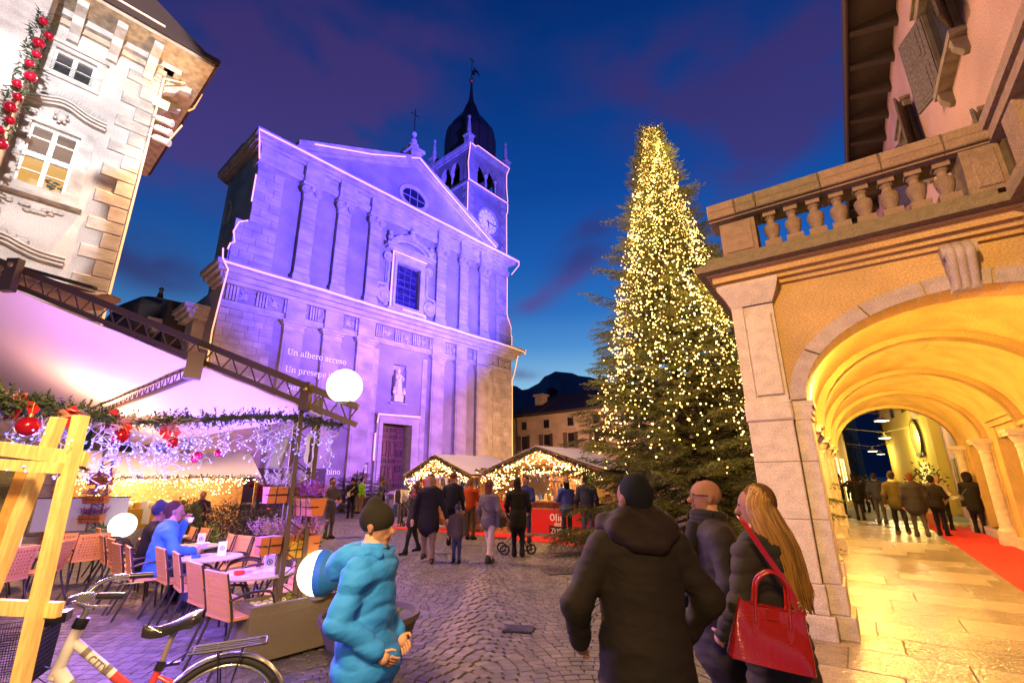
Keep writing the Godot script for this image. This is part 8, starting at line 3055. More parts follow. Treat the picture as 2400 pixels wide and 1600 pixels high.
	b = MB.new(); b.ball(V(0.87, 0.98, 0.02), V(0.055, 0.04, 0.045), 12, 8); b.bx(0.8, 0.86, 0.97, 1.02, -0.03, 0.06)
	part("headlamp", b, blk, t)
	# wire basket
	b = MB.new()
	for k in 11:
		var y = 0.72 + k * 0.024
		var g = 0.11 + 0.03 * k / 10.0
		b.tube(PackedVector3Array([V(0.86, y, -g), V(0.86, y, g), V(1.12 + k * 0.004, y, g), V(1.12 + k * 0.004, y, -g), V(0.86, y, -g)]), 0.002, 0.002, 3, false)
	for k in 26:
		var u = lerpf(-0.11, 0.11, k / 25.0)
		b.tube(PackedVector3Array([V(0.86, 0.72, u), V(0.86, 0.96, u * 1.27)]), 0.0018, 0.0018, 3, false)
		b.tube(PackedVector3Array([V(1.12, 0.72, u), V(1.16, 0.96, u * 1.27)]), 0.0018, 0.0018, 3, false)
		var x = lerpf(0.86, 1.12, k / 25.0)
		for s in [-1.0, 1.0]: b.tube(PackedVector3Array([V(x, 0.72, s * 0.11), V(x + 0.02 * k / 25.0, 0.96, s * 0.14)]), 0.0018, 0.0018, 3, false)
	part("basket", b, blk, t)
	# lettering on the frame
	var tm = TextMesh.new()
	var sf = SystemFont.new()
	sf.font_names = PackedStringArray(["Droid Sans"])
	sf.font_weight = 700
	tm.font = sf
	tm.text = "CITY"
	tm.font_size = 48
	tm.pixel_size = 0.0011
	tm.depth = 0.001
	var o = pmesh("lettering", tm, M("bike_grey", Color(0.2, 0.17, 0.15), 0.3), t)
	var d0 = (V(0.37, 0.52, 0) - H0.lerp(H1, 0.75)).normalized()
	o.transform = Transform3D(Basis(d0, V(-d0.y, d0.x, 0) * -1.0, V(0, 0, -1)), H0.lerp(H1, 0.75).lerp(V(0.37, 0.52, 0), 0.36) + V(0, 0, -0.0255))

# ------------------------------------------------------------------ people
func people() -> void:
	var nav = Color(0.012, 0.014, 0.03)
	var blk = Color(0.012, 0.011, 0.012)
	var jean = Color(0.04, 0.06, 0.13)
	var ho = [[V(-0.27, 1.12, 0.02), V(-0.24, 0.98, 0.2)], [V(0.27, 1.12, 0.02), V(0.24, 0.98, 0.2)]]
	var fw = [[V(-0.26, 1.14, 0.06), V(-0.12, 1.08, 0.28)], [V(0.26, 1.14, 0.06), V(0.12, 1.08, 0.28)]]
	# in front of the stalls
	person("person in long black coat and tan trousers walking towards the viewer, holding a child's hand", V(-1.83, 0, -10.75), 4, {"h": 1.78, "jacket": blk, "legs": Color(0.32, 0.2, 0.13), "shoes": Color(0.05, 0.03, 0.02), "coat": 0.62, "stride": 0.16, "hair": Color(0.16, 0.05, 0.03), "scarf": Color(0.08, 0.06, 0.07), "bulk": 1.12, "cell": 0.024, "arms": [[V(-0.3, 1.12, -0.02), V(-0.33, 0.88, 0.1)], [V(0.3, 1.12, 0), V(0.38, 0.88, 0.1)]]})
	person("small child in olive jacket and striped navy cap facing the viewer", V(-1.2, 0, -10.6), -4, {"h": 1.14, "jacket": Color(0.13, 0.10, 0.055), "legs": Color(0.06, 0.07, 0.13), "hat": "beanie", "hatc": Color(0.03, 0.04, 0.13), "coat": 0.8, "stride": 0.06, "cell": 0.024, "bulk": 1.1, "nod": 0.1})
	person("person in navy jacket and spotted leggings walking left behind the black coat", V(-2.38, 0, -11.8), -65, {"h": 1.55, "fem": true, "jacket": Color(0.03, 0.02, 0.05), "legs": Color(0.02, 0.02, 0.025), "coat": 0.7, "stride": 0.2, "scarf": Color(0.4, 0.02, 0.1), "hair": Color(0.1, 0.03, 0.02), "long_hair": true})
	person("tall person in maroon beanie and dark clothes browsing by the left stall", V(-1.62, 0, -13.1), 172, {"h": 1.84, "jacket": nav, "legs": blk, "hat": "beanie", "hatc": Color(0.22, 0.03, 0.02), "turn": 2.6, "stride": 0.08})
	person("person in orange red puffer jacket turned to the left stall", V(-1.25, 0, -14.4), 150, {"h": 1.7, "jacket": Color(0.5, 0.07, 0.02), "legs": Color(0.1, 0.06, 0.04), "hair": Color(0.3, 0.14, 0.05), "arms": fw})
	person("person in long grey quilted coat and light leggings walking away to the right", V(-0.5, 0, -10.35), 150, {"h": 1.66, "fem": true, "jacket": Color(0.10, 0.075, 0.06), "legs": Color(0.45, 0.34, 0.25), "boots": blk, "coat": 0.78, "stride": 0.2, "hair": Color(0.16, 0.06, 0.03), "long_hair": true, "bag": Color(0.02, 0.015, 0.015), "bag_at": V(-0.3, 0.88, 0), "cell": 0.024, "quilt": 0.09})
	person("person all in black with long coat standing before the red banner", V(0.1, 0, -11.26), 176, {"h": 1.7, "jacket": blk, "legs": blk, "coat": 0.62, "hair": Color(0.03, 0.015, 0.01), "long_hair": true, "stride": 0.06, "cell": 0.024, "arms": ho})
	person("person in glasses and blue jacket at the corner of the red stall", V(0.34, 0, -13.6), -25, {"h": 1.74, "jacket": Color(0.03, 0.05, 0.22), "legs": jean, "hair": Color(0.09, 0.04, 0.02), "arms": fw})
	person("person in blue puffer jacket and pale pink beanie at the red stall's counter", V(1.5, 0, -13.85), -160, {"h": 1.68, "fem": true, "jacket": Color(0.035, 0.05, 0.30), "legs": Color(0.02, 0.02, 0.035), "boots": Color(0.30, 0.15, 0.06), "shoes": Color(0.30, 0.15, 0.06), "hat": "beanie", "hatc": Color(0.55, 0.38, 0.30), "hair": blk, "long_hair": true, "coat": 0.84, "quilt": 0.08, "cell": 0.024, "arms": [[V(-0.28, 1.13, 0), V(-0.2, 0.95, 0.2)], [V(0.27, 1.14, 0.05), V(0.1, 1.1, 0.24)]]})
	person("person in dark navy puffer and jeans before the stall, right of the blue puffer", V(2.02, 0, -13.5), 165, {"h": 1.76, "jacket": nav, "legs": jean, "hair": blk, "quilt": 0.09, "bulk": 1.08, "cell": 0.024, "scarf": blk})
	var R = Transform3D(Basis(Vector3.UP, deg_to_rad(-37)), V(0.41, 0, -15.4))
	person("seller with long brown hair and blue jacket behind the red stall's counter", R * V(0.62, 0, -0.95), -37, {"h": 1.64, "fem": true, "jacket": Color(0.08, 0.14, 0.4), "hair": Color(0.14, 0.06, 0.02), "long_hair": true, "nod": 0.25, "arms": fw})
	person("seller in teal beanie and white blue jacket behind the red stall's counter", R * V(1.55, 0, -1.0), -30, {"h": 1.66, "jacket": Color(0.3, 0.38, 0.6), "hat": "beanie", "hatc": Color(0.01, 0.16, 0.25), "nod": 0.2, "arms": fw})
	var L = Transform3D(Basis(Vector3.UP, deg_to_rad(-37)), V(-1.47, 0, -17.0))
	person("shopper with reddish curly hair among the hanging scarves", L * V(-1.9, 0, 0.75), 140, {"h": 1.62, "fem": true, "jacket": blk, "hair": Color(0.22, 0.07, 0.02), "long_hair": true})
	person("shopper in dark coat with fair hair at the middle of the left stall", L * V(-0.9, 0, 0.9), 150, {"h": 1.7, "fem": true, "jacket": Color(0.04, 0.03, 0.03), "hair": Color(0.4, 0.25, 0.1)})
	person("person bending over in olive jacket with white shirt tail at the left stall's end", V(-4.3, 0, -18.8), 75, {"h": 1.7, "jacket": Color(0.10, 0.11, 0.035), "legs": Color(0.06, 0.035, 0.03), "shoes": Color(0.6, 0.5, 0.4), "hair": Color(0.1, 0.07, 0.02), "lean": 0.65, "arms": [[V(-0.2, 1.05, 0.45), V(-0.12, 0.85, 0.62)], [V(0.2, 1.05, 0.45), V(0.12, 0.85, 0.62)]], "cell": 0.026})
	person("person in grey jacket with dark backpack strolling left of the left stall", V(-5.6, 0, -20.4), 100, {"h": 1.72, "jacket": Color(0.08, 0.10, 0.13), "legs": blk, "hair": Color(0.12, 0.05, 0.02), "lean": 0.15, "nod": 0.4})
	person("person in olive grey jacket and grey trousers standing behind the flower boxes", V(-5.54, 0, -14.9), 60, {"h": 1.74, "jacket": Color(0.16, 0.13, 0.10), "legs": Color(0.13, 0.10, 0.08), "shoes": Color(0.06, 0.04, 0.03), "arms": fw, "cell": 0.026})
	person("person in black holding a small white bag by the young firs", V(-7.4, 0, -22.4), 10, {"h": 1.74, "jacket": blk, "legs": blk, "hat": "beanie", "hatc": blk, "arms": fw, "bag": Color(0.5, 0.45, 0.42), "bag_at": V(-0.1, 1.05, 0.28), "cell": 0.035})
	person("person in bright yellow green jacket with dark blue sleeves near the church door", V(-7.85, 0, -25.2), 140, {"h": 1.78, "jacket": Color(0.35, 0.75, 0.03), "legs": Color(0.32, 0.22, 0.12), "hair": blk, "cell": 0.035})
	person("person in dark jacket and light jeans half behind the yellow green jacket", V(-8.25, 0, -25.6), 160, {"h": 1.72, "jacket": nav, "legs": Color(0.3, 0.27, 0.25), "cell": 0.035})
	person("hooded person in black pushing a pram near the church steps", V(-6.6, 0, -24.6), 110, {"h": 1.75, "jacket": blk, "legs": blk, "hat": "hood", "arms": fw, "bag": Color(0.55, 0.5, 0.45), "cell": 0.035, "coat": 0.6})
	# round the terrace
	person("person in red jacket with both arms raised to a camera before the dark screen", V(-12.4, 0, -23.6), 20, {"h": 1.74, "jacket": Color(0.28, 0.01, 0.03), "legs": jean, "shoes": Color(0.5, 0.42, 0.35), "arms": [[V(-0.36, 1.5, 0.12), V(-0.1, 1.62, 0.16)], [V(0.36, 1.5, 0.12), V(0.1, 1.62, 0.16)]], "cell": 0.035})
	person("person in dark jacket and light jeans leaning over the terrace stall", V(-11.8, 0, -19.6), 150, {"h": 1.64, "jacket": Color(0.05, 0.025, 0.03), "legs": Color(0.22, 0.24, 0.28), "cell": 0.035, "arms": fw})
	person("fair haired person in purple jacket with bag strap beside the egg shaped conifer", V(-8.25, 0, -13.0), 30, {"h": 1.42, "fem": true, "jacket": Color(0.07, 0.03, 0.07), "hair": Color(0.45, 0.25, 0.08), "legs": blk, "bag": Color(0.3, 0.14, 0.05), "arms": fw, "cell": 0.028})
	person("person in black at the far right of the dark screen by the flower boxes", V(-10.2, 0, -22.5), 160, {"h": 1.7, "jacket": nav, "legs": blk, "cell": 0.035})
	# seated
	var fc = V(0.64, 0, -0.768)
	var sa = [[V(-0.27, 1.16, 0.12), V(-0.15, 1.12, 0.36)], [V(0.3, 1.2, 0.22), V(0.1, 1.48, 0.26)]]
	person("seated person in bright blue hooded jacket raising a cup to the mouth", V(-5.13, 0, -6.71) + fc * 0.34, 134, {"h": 1.84, "sit": true, "jacket": Color(0.03, 0.16, 0.62), "legs": Color(0.07, 0.08, 0.2), "shoes": Color(0.02, 0.02, 0.02), "hair": Color(0.10, 0.04, 0.025), "arms": sa, "cell": 0.016, "lean": 0.12, "bulk": 1.1, "turn": -0.15})
	var cup = thing("coffee_cup", "white cup raised by the seated person in blue", "cup", V(-4.55, 1.14, -6.98))
	var b = MB.new(); b.lathe(PackedVector2Array([Vector2(0, 0), Vector2(0.025, 0), Vector2(0.04, 0.06), Vector2(0.036, 0.06), Vector2(0.022, 0.008), Vector2(0, 0.008)]), Transform3D(), 12)
	part("body", b, M("print_card", Color(0.8, 0.78, 0.75), 0.6), cup)
	person("seated person in black jacket and striped blue grey beanie beside the blue jacket", V(-5.56, 0, -7.03) + fc * 0.36, 138, {"h": 1.8, "sit": true, "jacket": Color(0.02, 0.018, 0.015), "legs": blk, "hat": "beanie", "hatc": Color(0.06, 0.07, 0.14), "cell": 0.02, "lean": 0.1, "arms": fw})
	# in the passage
	var pg = [["photographing person in dark brimmed hat at the far left of the passage", V(14.0, 0, -20.9), 35.0, {"hat": "brim", "jacket": Color(0.05, 0.03, 0.06), "legs": blk, "arms": [[V(-0.3, 1.3, 0.2), V(-0.12, 1.5, 0.4)], [V(0.3, 1.3, 0.2), V(0.12, 1.5, 0.4)]]}],
		["person in black hat and fur trimmed dark coat in the passage", V(13.6, 0, -19.4), 155.0, {"fem": true, "hat": "brim", "jacket": Color(0.03, 0.02, 0.02), "coat": 0.75, "legs": Color(0.06, 0.03, 0.03), "scarf": Color(0.2, 0.12, 0.05), "hair": Color(0.08, 0.03, 0.02), "long_hair": true}],
		["person in navy puffer and dark trousers, seen from behind in the passage", V(13.3, 0, -17.9), 150.0, {"h": 1.76, "jacket": nav, "legs": Color(0.035, 0.025, 0.02), "quilt": 0.1, "bulk": 1.1}],
		["person in olive coat with pale hood walking away down the passage", V(11.3, 0, -14.5), 150.0, {"h": 1.8, "jacket": Color(0.14, 0.10, 0.02), "legs": blk, "stride": 0.16, "scarf": Color(0.45, 0.35, 0.2), "hair": Color(0.05, 0.03, 0.02), "coat": 0.8, "shoes": Color(0.2, 0.1, 0.03)}],
		["person in black quilted coat with rust red hair walking away down the passage", V(11.35, 0, -13.9), 150.0, {"h": 1.74, "jacket": blk, "legs": Color(0.05, 0.035, 0.025), "stride": 0.16, "hair": Color(0.2, 0.06, 0.02), "coat": 0.72, "bulk": 1.2, "quilt": 0.1}],
		["person with dark bun and black jacket holding papers beside the red carpet", V(12.2, 0, -14.2), 115.0, {"fem": true, "h": 1.68, "jacket": Color(0.02, 0.015, 0.015), "legs": nav, "boots": blk, "arms": fw, "bag": Color(0.015, 0.01, 0.01), "coat": 0.8}],
		["grey haired person in white jacket facing the viewer behind the black jacket", V(13.6, 0, -15.6), -30.0, {"fem": true, "h": 1.66, "jacket": Color(0.6, 0.5, 0.42), "legs": blk, "hair": Color(0.5, 0.45, 0.4), "arms": fw}],
		["hooded person in black with grey shoulder bag at the cash machine", V(13.75, 0, -14.7), 118.0, {"h": 1.76, "jacket": Color(0.018, 0.014, 0.012), "legs": nav, "hat": "hood", "coat": 0.66, "bag": Color(0.12, 0.09, 0.06), "bag_at": V(0.3, 0.86, 0), "arms": fw}],
		["small distant person down the street beyond the passage", V(17.8, 0, -24.5), 150.0, {"jacket": blk, "legs": blk}], ["second small distant person in black down the street", V(16.6, 0, -23.2), 150.0, {"jacket": blk, "legs": blk, "h": 1.66}]]
	for q in pg:
		q[3]["cell"] = 0.03
		if not q[3].has("h"): q[3]["h"] = 1.7
		person(q[0], q[1], q[2], q[3])
	var ps = thing("paper_sheets", "white folded papers held by the person in black beside the red carpet", "papers", V(12.62, 1.05, -14.08), 25)
	b = MB.new(); b.box(V(0, 0, 0), V(0.22, 0.01, 0.16), Basis(V(0, 0, 1), 0.3)); b.box(V(0.05, 0.03, 0.02), V(0.2, 0.01, 0.15), Basis(V(1, 0, 0), 0.4))
	part("sheet", b, M("paper_white", Color(0.7, 0.7, 0.62), 0.8), ps)
	prams()
	foreground()

func prams() -> void:
	for q in [[V(0.05, 0, -11.85), 100.0, "dark pushchair with orange lining before the red banner"], [V(-3.7, 0, -18.3), 60.0, "grey pushchair beside the bending person"], [V(-6.0, 0, -24.4), 100.0, "small dark pram by the church steps"]]:
		var t = thing("pushchair", q[2], "pushchair", q[0], q[1], "pushchairs in the square")
		var fr = M("bike_grey", Color(0.2, 0.17, 0.15), 0.3)
		for x in [-0.24, 0.24]:
			for z in [-0.3, 0.32]:
				var b = MB.new()
				b.tube(arcpts(V(x, 0.12, z), V(0, 0.1, 0), V(0, 0, 0.1), 0, TAU, 16), 0.02, 0.02, 6, false)
				b.tube(PackedVector3Array([V(x - 0.02, 0.12, z), V(x + 0.02, 0.12, z)]), 0.025, 0.025, 6)
				for k in 5: b.tube(PackedVector3Array([V(x, 0.12, z), V(x, 0.12 + 0.09 * sin(k * 1.2566), z + 0.09 * cos(k * 1.2566))]), 0.005, 0.005, 3)
				part("wheel", b, M("tyre_rubber", Color(0.014, 0.013, 0.013), 0.8), t)
			var c = MB.new()
			c.tube(PackedVector3Array([V(x, 0.12, 0.32), V(x, 0.55, 0.0), V(x, 1.0, -0.42)]), 0.014, 0.014, 6)
			c.tube(PackedVector3Array([V(x, 0.12, -0.3), V(x, 0.5, 0.05)]), 0.014, 0.014, 6)
			part("frame", c, fr, t)
		var d = MB.new(); d.tube(PackedVector3Array([V(-0.24, 1.0, -0.42), V(0.24, 1.0, -0.42)]), 0.018, 0.018, 6)
		part("handle", d, fr, t)
		d = MB.new()
		d.sheet([PackedVector3Array([V(-0.2, 0.42, 0.4), V(0.2, 0.42, 0.4)]), PackedVector3Array([V(-0.21, 0.4, 0.1), V(0.21, 0.4, 0.1)]), PackedVector3Array([V(-0.2, 0.5, -0.12), V(0.2, 0.5, -0.12)]), PackedVector3Array([V(-0.2, 0.9, -0.3), V(0.2, 0.9, -0.3)])], 0.03)
		part("seat", d, M("pram_seat", Color(0.25, 0.06, 0.02), 0.9) if q[0].x > 0 else M("pram_grey", Color(0.1, 0.1, 0.11), 0.9), t)
		d = MB.new()
		var rows = []
		for i in 6:
			var a = lerpf(0.1, 1.9, i / 5.0)
			rows.append(arcpts(V(0, 0.72, -0.14), V(0.24, 0, 0), V(0, 0.26 * sin(a), 0.3 * cos(a)), 0, PI, 8))
		d.sheet(rows, 0.012)
		part("hood", d, M("pram_hood", Color(0.03, 0.03, 0.035), 0.9), t)

func foreground() -> void:
	var fc = 0.0125
	# blue padded jacket, in profile
	var t = person("older person in bright blue padded jacket and dark beanie in profile, close on the left", V(-0.80, 0, -2.86), 82, {"h": 1.55, "jacket": Color(0.012, 0.19, 0.62), "legs": Color(0.012, 0.011, 0.012), "coat": 0.80, "hat": "beanie", "hatc": Color(0.022, 0.017, 0.013), "cell": fc, "bulk": 1.14, "quilt": 0.13, "nod": 0.06, "scarf": Color(0.012, 0.011, 0.012), "arms": [[V(-0.27, 1.14, -0.06), V(-0.17, 0.98, 0.13)], [V(0.27, 1.14, -0.06), V(0.17, 0.98, 0.13)]], "turn": 0.05, "stride": 0.1})
	var b = MB.new()
	wr_noise.frequency = 6.0
	var jb = Color(0.012, 0.19, 0.62)
	skin(b, [bone(V(-0.13, 1.46, -0.10), V(0.13, 1.46, -0.10), 0.07, 0.07, jb, 1.0, 1.1), bone(V(-0.08, 1.40, -0.17), V(0.08, 1.40, -0.17), 0.085, 0.085, jb), bone(V(-0.15, 1.48, 0.0), V(-0.1, 1.47, 0.08), 0.045, 0.03, jb), bone(V(0.15, 1.48, 0.0), V(0.1, 1.47, 0.08), 0.045, 0.03, jb)], fc, 0.05, 0.0, [], 0.008)
	part("hood", b, VC("cloth_and_skin", 0.8), t, true).scale = Vector3.ONE * 0.886
	# dark coat, from behind
	t = person("person in dark brown coat and short dark hair seen from behind, close in the centre", V(0.66, 0, -2.68), 186, {"h": 1.70, "jacket": Color(0.019, 0.0135, 0.007), "legs": Color(0.02, 0.018, 0.016), "coat": 0.52, "hair": Color(0.018, 0.024, 0.03), "cell": fc, "bulk": 1.28, "turn": 0.35, "arms": [[V(-0.36, 1.12, -0.02), V(-0.30, 0.9, 0.18)], [V(0.36, 1.12, -0.02), V(0.30, 0.9, 0.18)]]})
	b = MB.new()
	var cb = Color(0.016, 0.0115, 0.006)
	skin(b, [bone(V(-0.07, 1.49, -0.04), V(0.07, 1.49, -0.04), 0.062, 0.062, cb, 1.0, 1.0), bone(V(-0.13, 1.44, -0.10), V(0.13, 1.44, -0.10), 0.06, 0.06, cb), bone(V(-0.06, 1.38, -0.16), V(0.06, 1.38, -0.16), 0.045, 0.045, cb), bone(V(-0.17, 1.46, 0.02), V(-0.08, 1.45, 0.1), 0.05, 0.04, cb), bone(V(0.17, 1.46, 0.02), V(0.08, 1.45, 0.1), 0.05, 0.04, cb)], fc, 0.07, 0.0, [], 0.012)
	part("hood", b, VC("cloth_and_skin", 0.8), t, true)
	# bald man with glasses, looking left
	t = person("bald person in black framed glasses, black coat and scarf looking left", V(1.33, 0, -3.35), -98, {"h": 1.68, "jacket": Color(0.02, 0.016, 0.013), "legs": Color(0.015, 0.012, 0.012), "coat": 0.6, "hat": "bald", "cell": fc, "bulk": 1.12, "nod": -0.1, "arms": [[V(-0.28, 1.12, 0.0), V(-0.22, 0.92, 0.18)], [V(0.28, 1.12, 0.0), V(0.22, 0.92, 0.18)]]})
	var hd = V(0, 1.62, 0.015)
	b = MB.new()
	for s in [-1.0, 1.0]:
		b.tube(arcpts(hd + V(s * 0.035, 0.022, 0.103), V(0.026, 0, -0.004 * s), V(0, 0.019, 0), 0, TAU, 16), 0.0028, 0.0028, 5, false)
		b.tube(PackedVector3Array([hd + V(s * 0.062, 0.026, 0.1), hd + V(s * 0.086, 0.026, 0.04), hd + V(s * 0.088, 0.018, -0.02)]), 0.0032, 0.003, 5)
	b.tube(PackedVector3Array([hd + V(-0.01, 0.026, 0.108), hd + V(0.01, 0.026, 0.108)]), 0.0028, 0.0028, 5)
	part("glasses", b, M("bike_black", Color(0.012, 0.012, 0.014), 0.35), t).scale = Vector3.ONE * 0.96
	b = MB.new()
	var sc = Color(0.010, 0.009, 0.010)
	for k in 3:
		b.tube(arcpts(V(0, 1.45 + k * 0.032, 0.01), V(0.105 - k * 0.008, 0, 0), V(0, 0.012, 0.105 - k * 0.008), 0, TAU, 18), 0.034, 0.034, 7, false)
	b.tube(smooth_path([V(0.04, 1.46, 0.12), V(0.06, 1.3, 0.17), V(0.05, 1.1, 0.18)], 4), 0.05, 0.04, 7)
	part("scarf", b, MT("scarf_knit", sc * 1.6, 0.95, tex["grain"], 8.0), t).scale = Vector3.ONE * 0.96
	for k in 3:
		b = MB.new(); b.ball(V(0.02, 1.22 - k * 0.15, 0.178), V(0.016, 0.016, 0.008), 10, 6)
		part("button", b, M("bike_black", Color(0.012, 0.012, 0.014), 0.35), t).scale = Vector3.ONE * 0.96
	# blonde woman in the long quilted coat
	t = person("person with long blonde hair in dark quilted coat seen from behind by the stone pier", V(1.42, 0, -2.86), -150, {"h": 1.64, "fem": true, "jacket": Color(0.030, 0.026, 0.018), "legs": Color(0.012, 0.011, 0.013), "coat": 0.50, "hair": Color(0.2, 0.10, 0.02), "cell": fc, "bulk": 1.04, "quilt": 0.085, "turn": 0.45, "arms": [[V(-0.29, 1.12, 0.0), V(-0.2, 0.93, 0.2)], [V(0.29, 1.12, 0.0), V(0.2, 0.93, 0.2)]]})
	var hc = Color(0.36, 0.19, 0.03)
	b = MB.new()
	hd = V(0, 1.62, 0.015)
	var hb = Basis(Vector3.UP, 0.55)
	for k in 420:
		var a = rng.randf_range(-2.05, 2.05)
		var e = rng.randf_range(0.15, 1.35)
		var d = hb * V(sin(a) * cos(e), sin(e), -cos(a) * cos(e))
		var p = hd + V(0, 0.045, -0.012) + d * V(0.094, 0.10, 0.104)
		var out = V(d.x, 0, d.z).normalized()
		var q1 = hd + out * V(0.108, 0, 0.112) + V(0, rng.randf_range(-0.03, 0.01), 0)
		var q2 = hd + out * V(0.125, 0, 0.11) + hb * V(0, 0, -0.075) + V(rng.randfn() * 0.006, -0.22, rng.randfn() * 0.006)
		var q3 = hd + out * V(0.11, 0, 0.075) + hb * V(0, 0, -0.125) + V(rng.randfn() * 0.014, -0.44 - rng.randf() * 0.12, rng.randfn() * 0.01)
		b.col = hc * rng.randf_range(0.45, 1.25)
		b.tube(smooth_path([p, q1, q2, q3], 3), 0.0075, 0.003, 4, false)
	var hm = M("blonde_strands", Color.WHITE, 0.42)
	hm.vertex_color_use_as_albedo = true
	part("long_hair", b, hm, t, true).scale = Vector3.ONE * 0.937
	# red handbag on her shoulder
	var bg = thing("handbag", "glossy red crocodile embossed handbag hanging from the blonde person's shoulder", "handbag", V(1.2, 0.86, -2.52), -14.0)
	bg.scale = Vector3.ONE * 0.86
	bg.rotation_degrees.z = -9.0
	var leather = M("red_leather", Color(0.42, 0.012, 0.005), 0.22)
	leather.clearcoat_enabled = true
	leather.clearcoat = 0.7
	leather.clearcoat_roughness = 0.12
	var crock = noise_tex("croc", 0.035, FastNoiseLite.TYPE_CELLULAR, 0.0, 1.0, 1, 256, 91)
	leather.heightmap_enabled = true
	leather.heightmap_texture = crock
	leather.heightmap_scale = 0.1
	leather.uv1_triplanar = true
	leather.uv1_scale = V(6.0, 9.0, 6.0)
	b = MB.new()
	var rows = []
	for i in 9:
		var u = i / 8.0
		var w = lerpf(0.215, 0.165, u)
		var d = lerpf(0.085, 0.028, pow(u, 0.8))
		var y = lerpf(0.0, 0.285, u)
		var line = PackedVector3Array()
		for j in 25:
			var a = TAU * j / 24.0
			var cx = signf(cos(a)) * pow(absf(cos(a)), 0.35)
			var cz = signf(sin(a)) * pow(absf(sin(a)), 0.45)
			line.push_back(V(cx * w, y + 0.012 * cos(a * 2.0) * u, -cz * d + 0.008 * sin(u * 7.0 + a * 3.0)))
		rows.append(line)
	b.sheet(rows)
	b.bx(-0.2, 0.2, -0.004, 0.006, -0.07, 0.07)
	b.bx(-0.155, 0.155, 0.275, 0.282, -0.022, 0.022)
	part("bag_body", b, leather, bg)
	for s in [-1.0, 1.0]:
		b = MB.new()
		b.tube(smooth_path([V(-0.085, 0.19, s * 0.055), V(-0.085, 0.3, s * 0.035), V(-0.07, 0.41, s * 0.03), V(0.0, 0.46, s * 0.03), V(0.07, 0.41, s * 0.03), V(0.085, 0.3, s * 0.035), V(0.085, 0.19, s * 0.055)], 5), 0.0085, 0.0085, 8)
		part("handle", b, leather, bg)
		for x in [-0.085, 0.085]:
			b = MB.new()
			b.prism(PackedVector2Array([Vector2(-0.016, 0.27), Vector2(0.016, 0.27), Vector2(0.016, 0.15), Vector2(0, 0.12), Vector2(-0.016, 0.15)]), -0.004, 0.004, Transform3D(Basis(V(1, 0, 0), -s * 0.16), V(x, 0, s * 0.076)))
			part("handle_tab", b, leather, bg)
	b = MB.new(); b.bx(-0.03, 0.03, 0.22, 0.28, 0.045, 0.055)
	part("clasp_tab", b, leather, bg)
	b = MB.new()
	var pts = smooth_path([V(0.14, 0.29, 0.0), V(0.09, 0.40, -0.03), V(-0.03, 0.56, -0.06), V(-0.115, 0.68, -0.10), V(-0.135, 0.72, -0.2)], 6)
	for k in pts.size() - 1: b.bar(pts[k], pts[k + 1] + (pts[k + 1] - pts[k]) * 0.06, 0.03, 0.005, V(0.2, 0.3, 1))
	part("shoulder_strap", b, leather, bg)
	b = MB.new()
	b.tube(arcpts(V(0.15, 0.30, 0.0), V(0.012, 0, 0), V(0, 0.014, 0), 0, TAU, 12), 0.003, 0.003, 5, false); b.ball(V(0.14, 0.325, 0), V(0.01, 0.012, 0.01), 6, 4)
	part("buckle", b, M("bolt_brass", Color(0.5, 0.36, 0.15), 0.3, 0.7), bg)
	# big bowl with a small conifer behind the blue jacket
	var bo = thing("planter_bowl", "large dark round planter bowl with small conifer behind the blue jacket", "planter", V(-1.42, 0, -5.0))
	b = MB.new(); b.lathe(PackedVector2Array([Vector2(0.0, 0.0), Vector2(0.2, 0.0), Vector2(0.24, 0.06), Vector2(0.38, 0.24), Vector2(0.45, 0.42), Vector2(0.47, 0.43), Vector2(0.47, 0.48), Vector2(0.43, 0.48), Vector2(0.42, 0.43), Vector2(0, 0.42)]), Transform3D(), 32)
	part("bowl", b, MT("bowl_concrete", Color(0.09, 0.075, 0.06), 0.6, tex["stain"], 1.0), bo)
	part("conifer", leaf_ball(V(0.05, 0.72, 0.05), V(0.13, 0.34, 0.13), 420, 0.05), M("conifer_bright", Color(0.08, 0.17, 0.02), 0.8), bo)
	part("trailing_leaves", leaf_ball(V(0.2, 0.48, 0.15), V(0.16, 0.07, 0.14), 200, 0.04), M("ivy_leaf", Color(0.10, 0.17, 0.04), 0.7), bo)
	bo.position = V(-1.38, 0, -5.0)

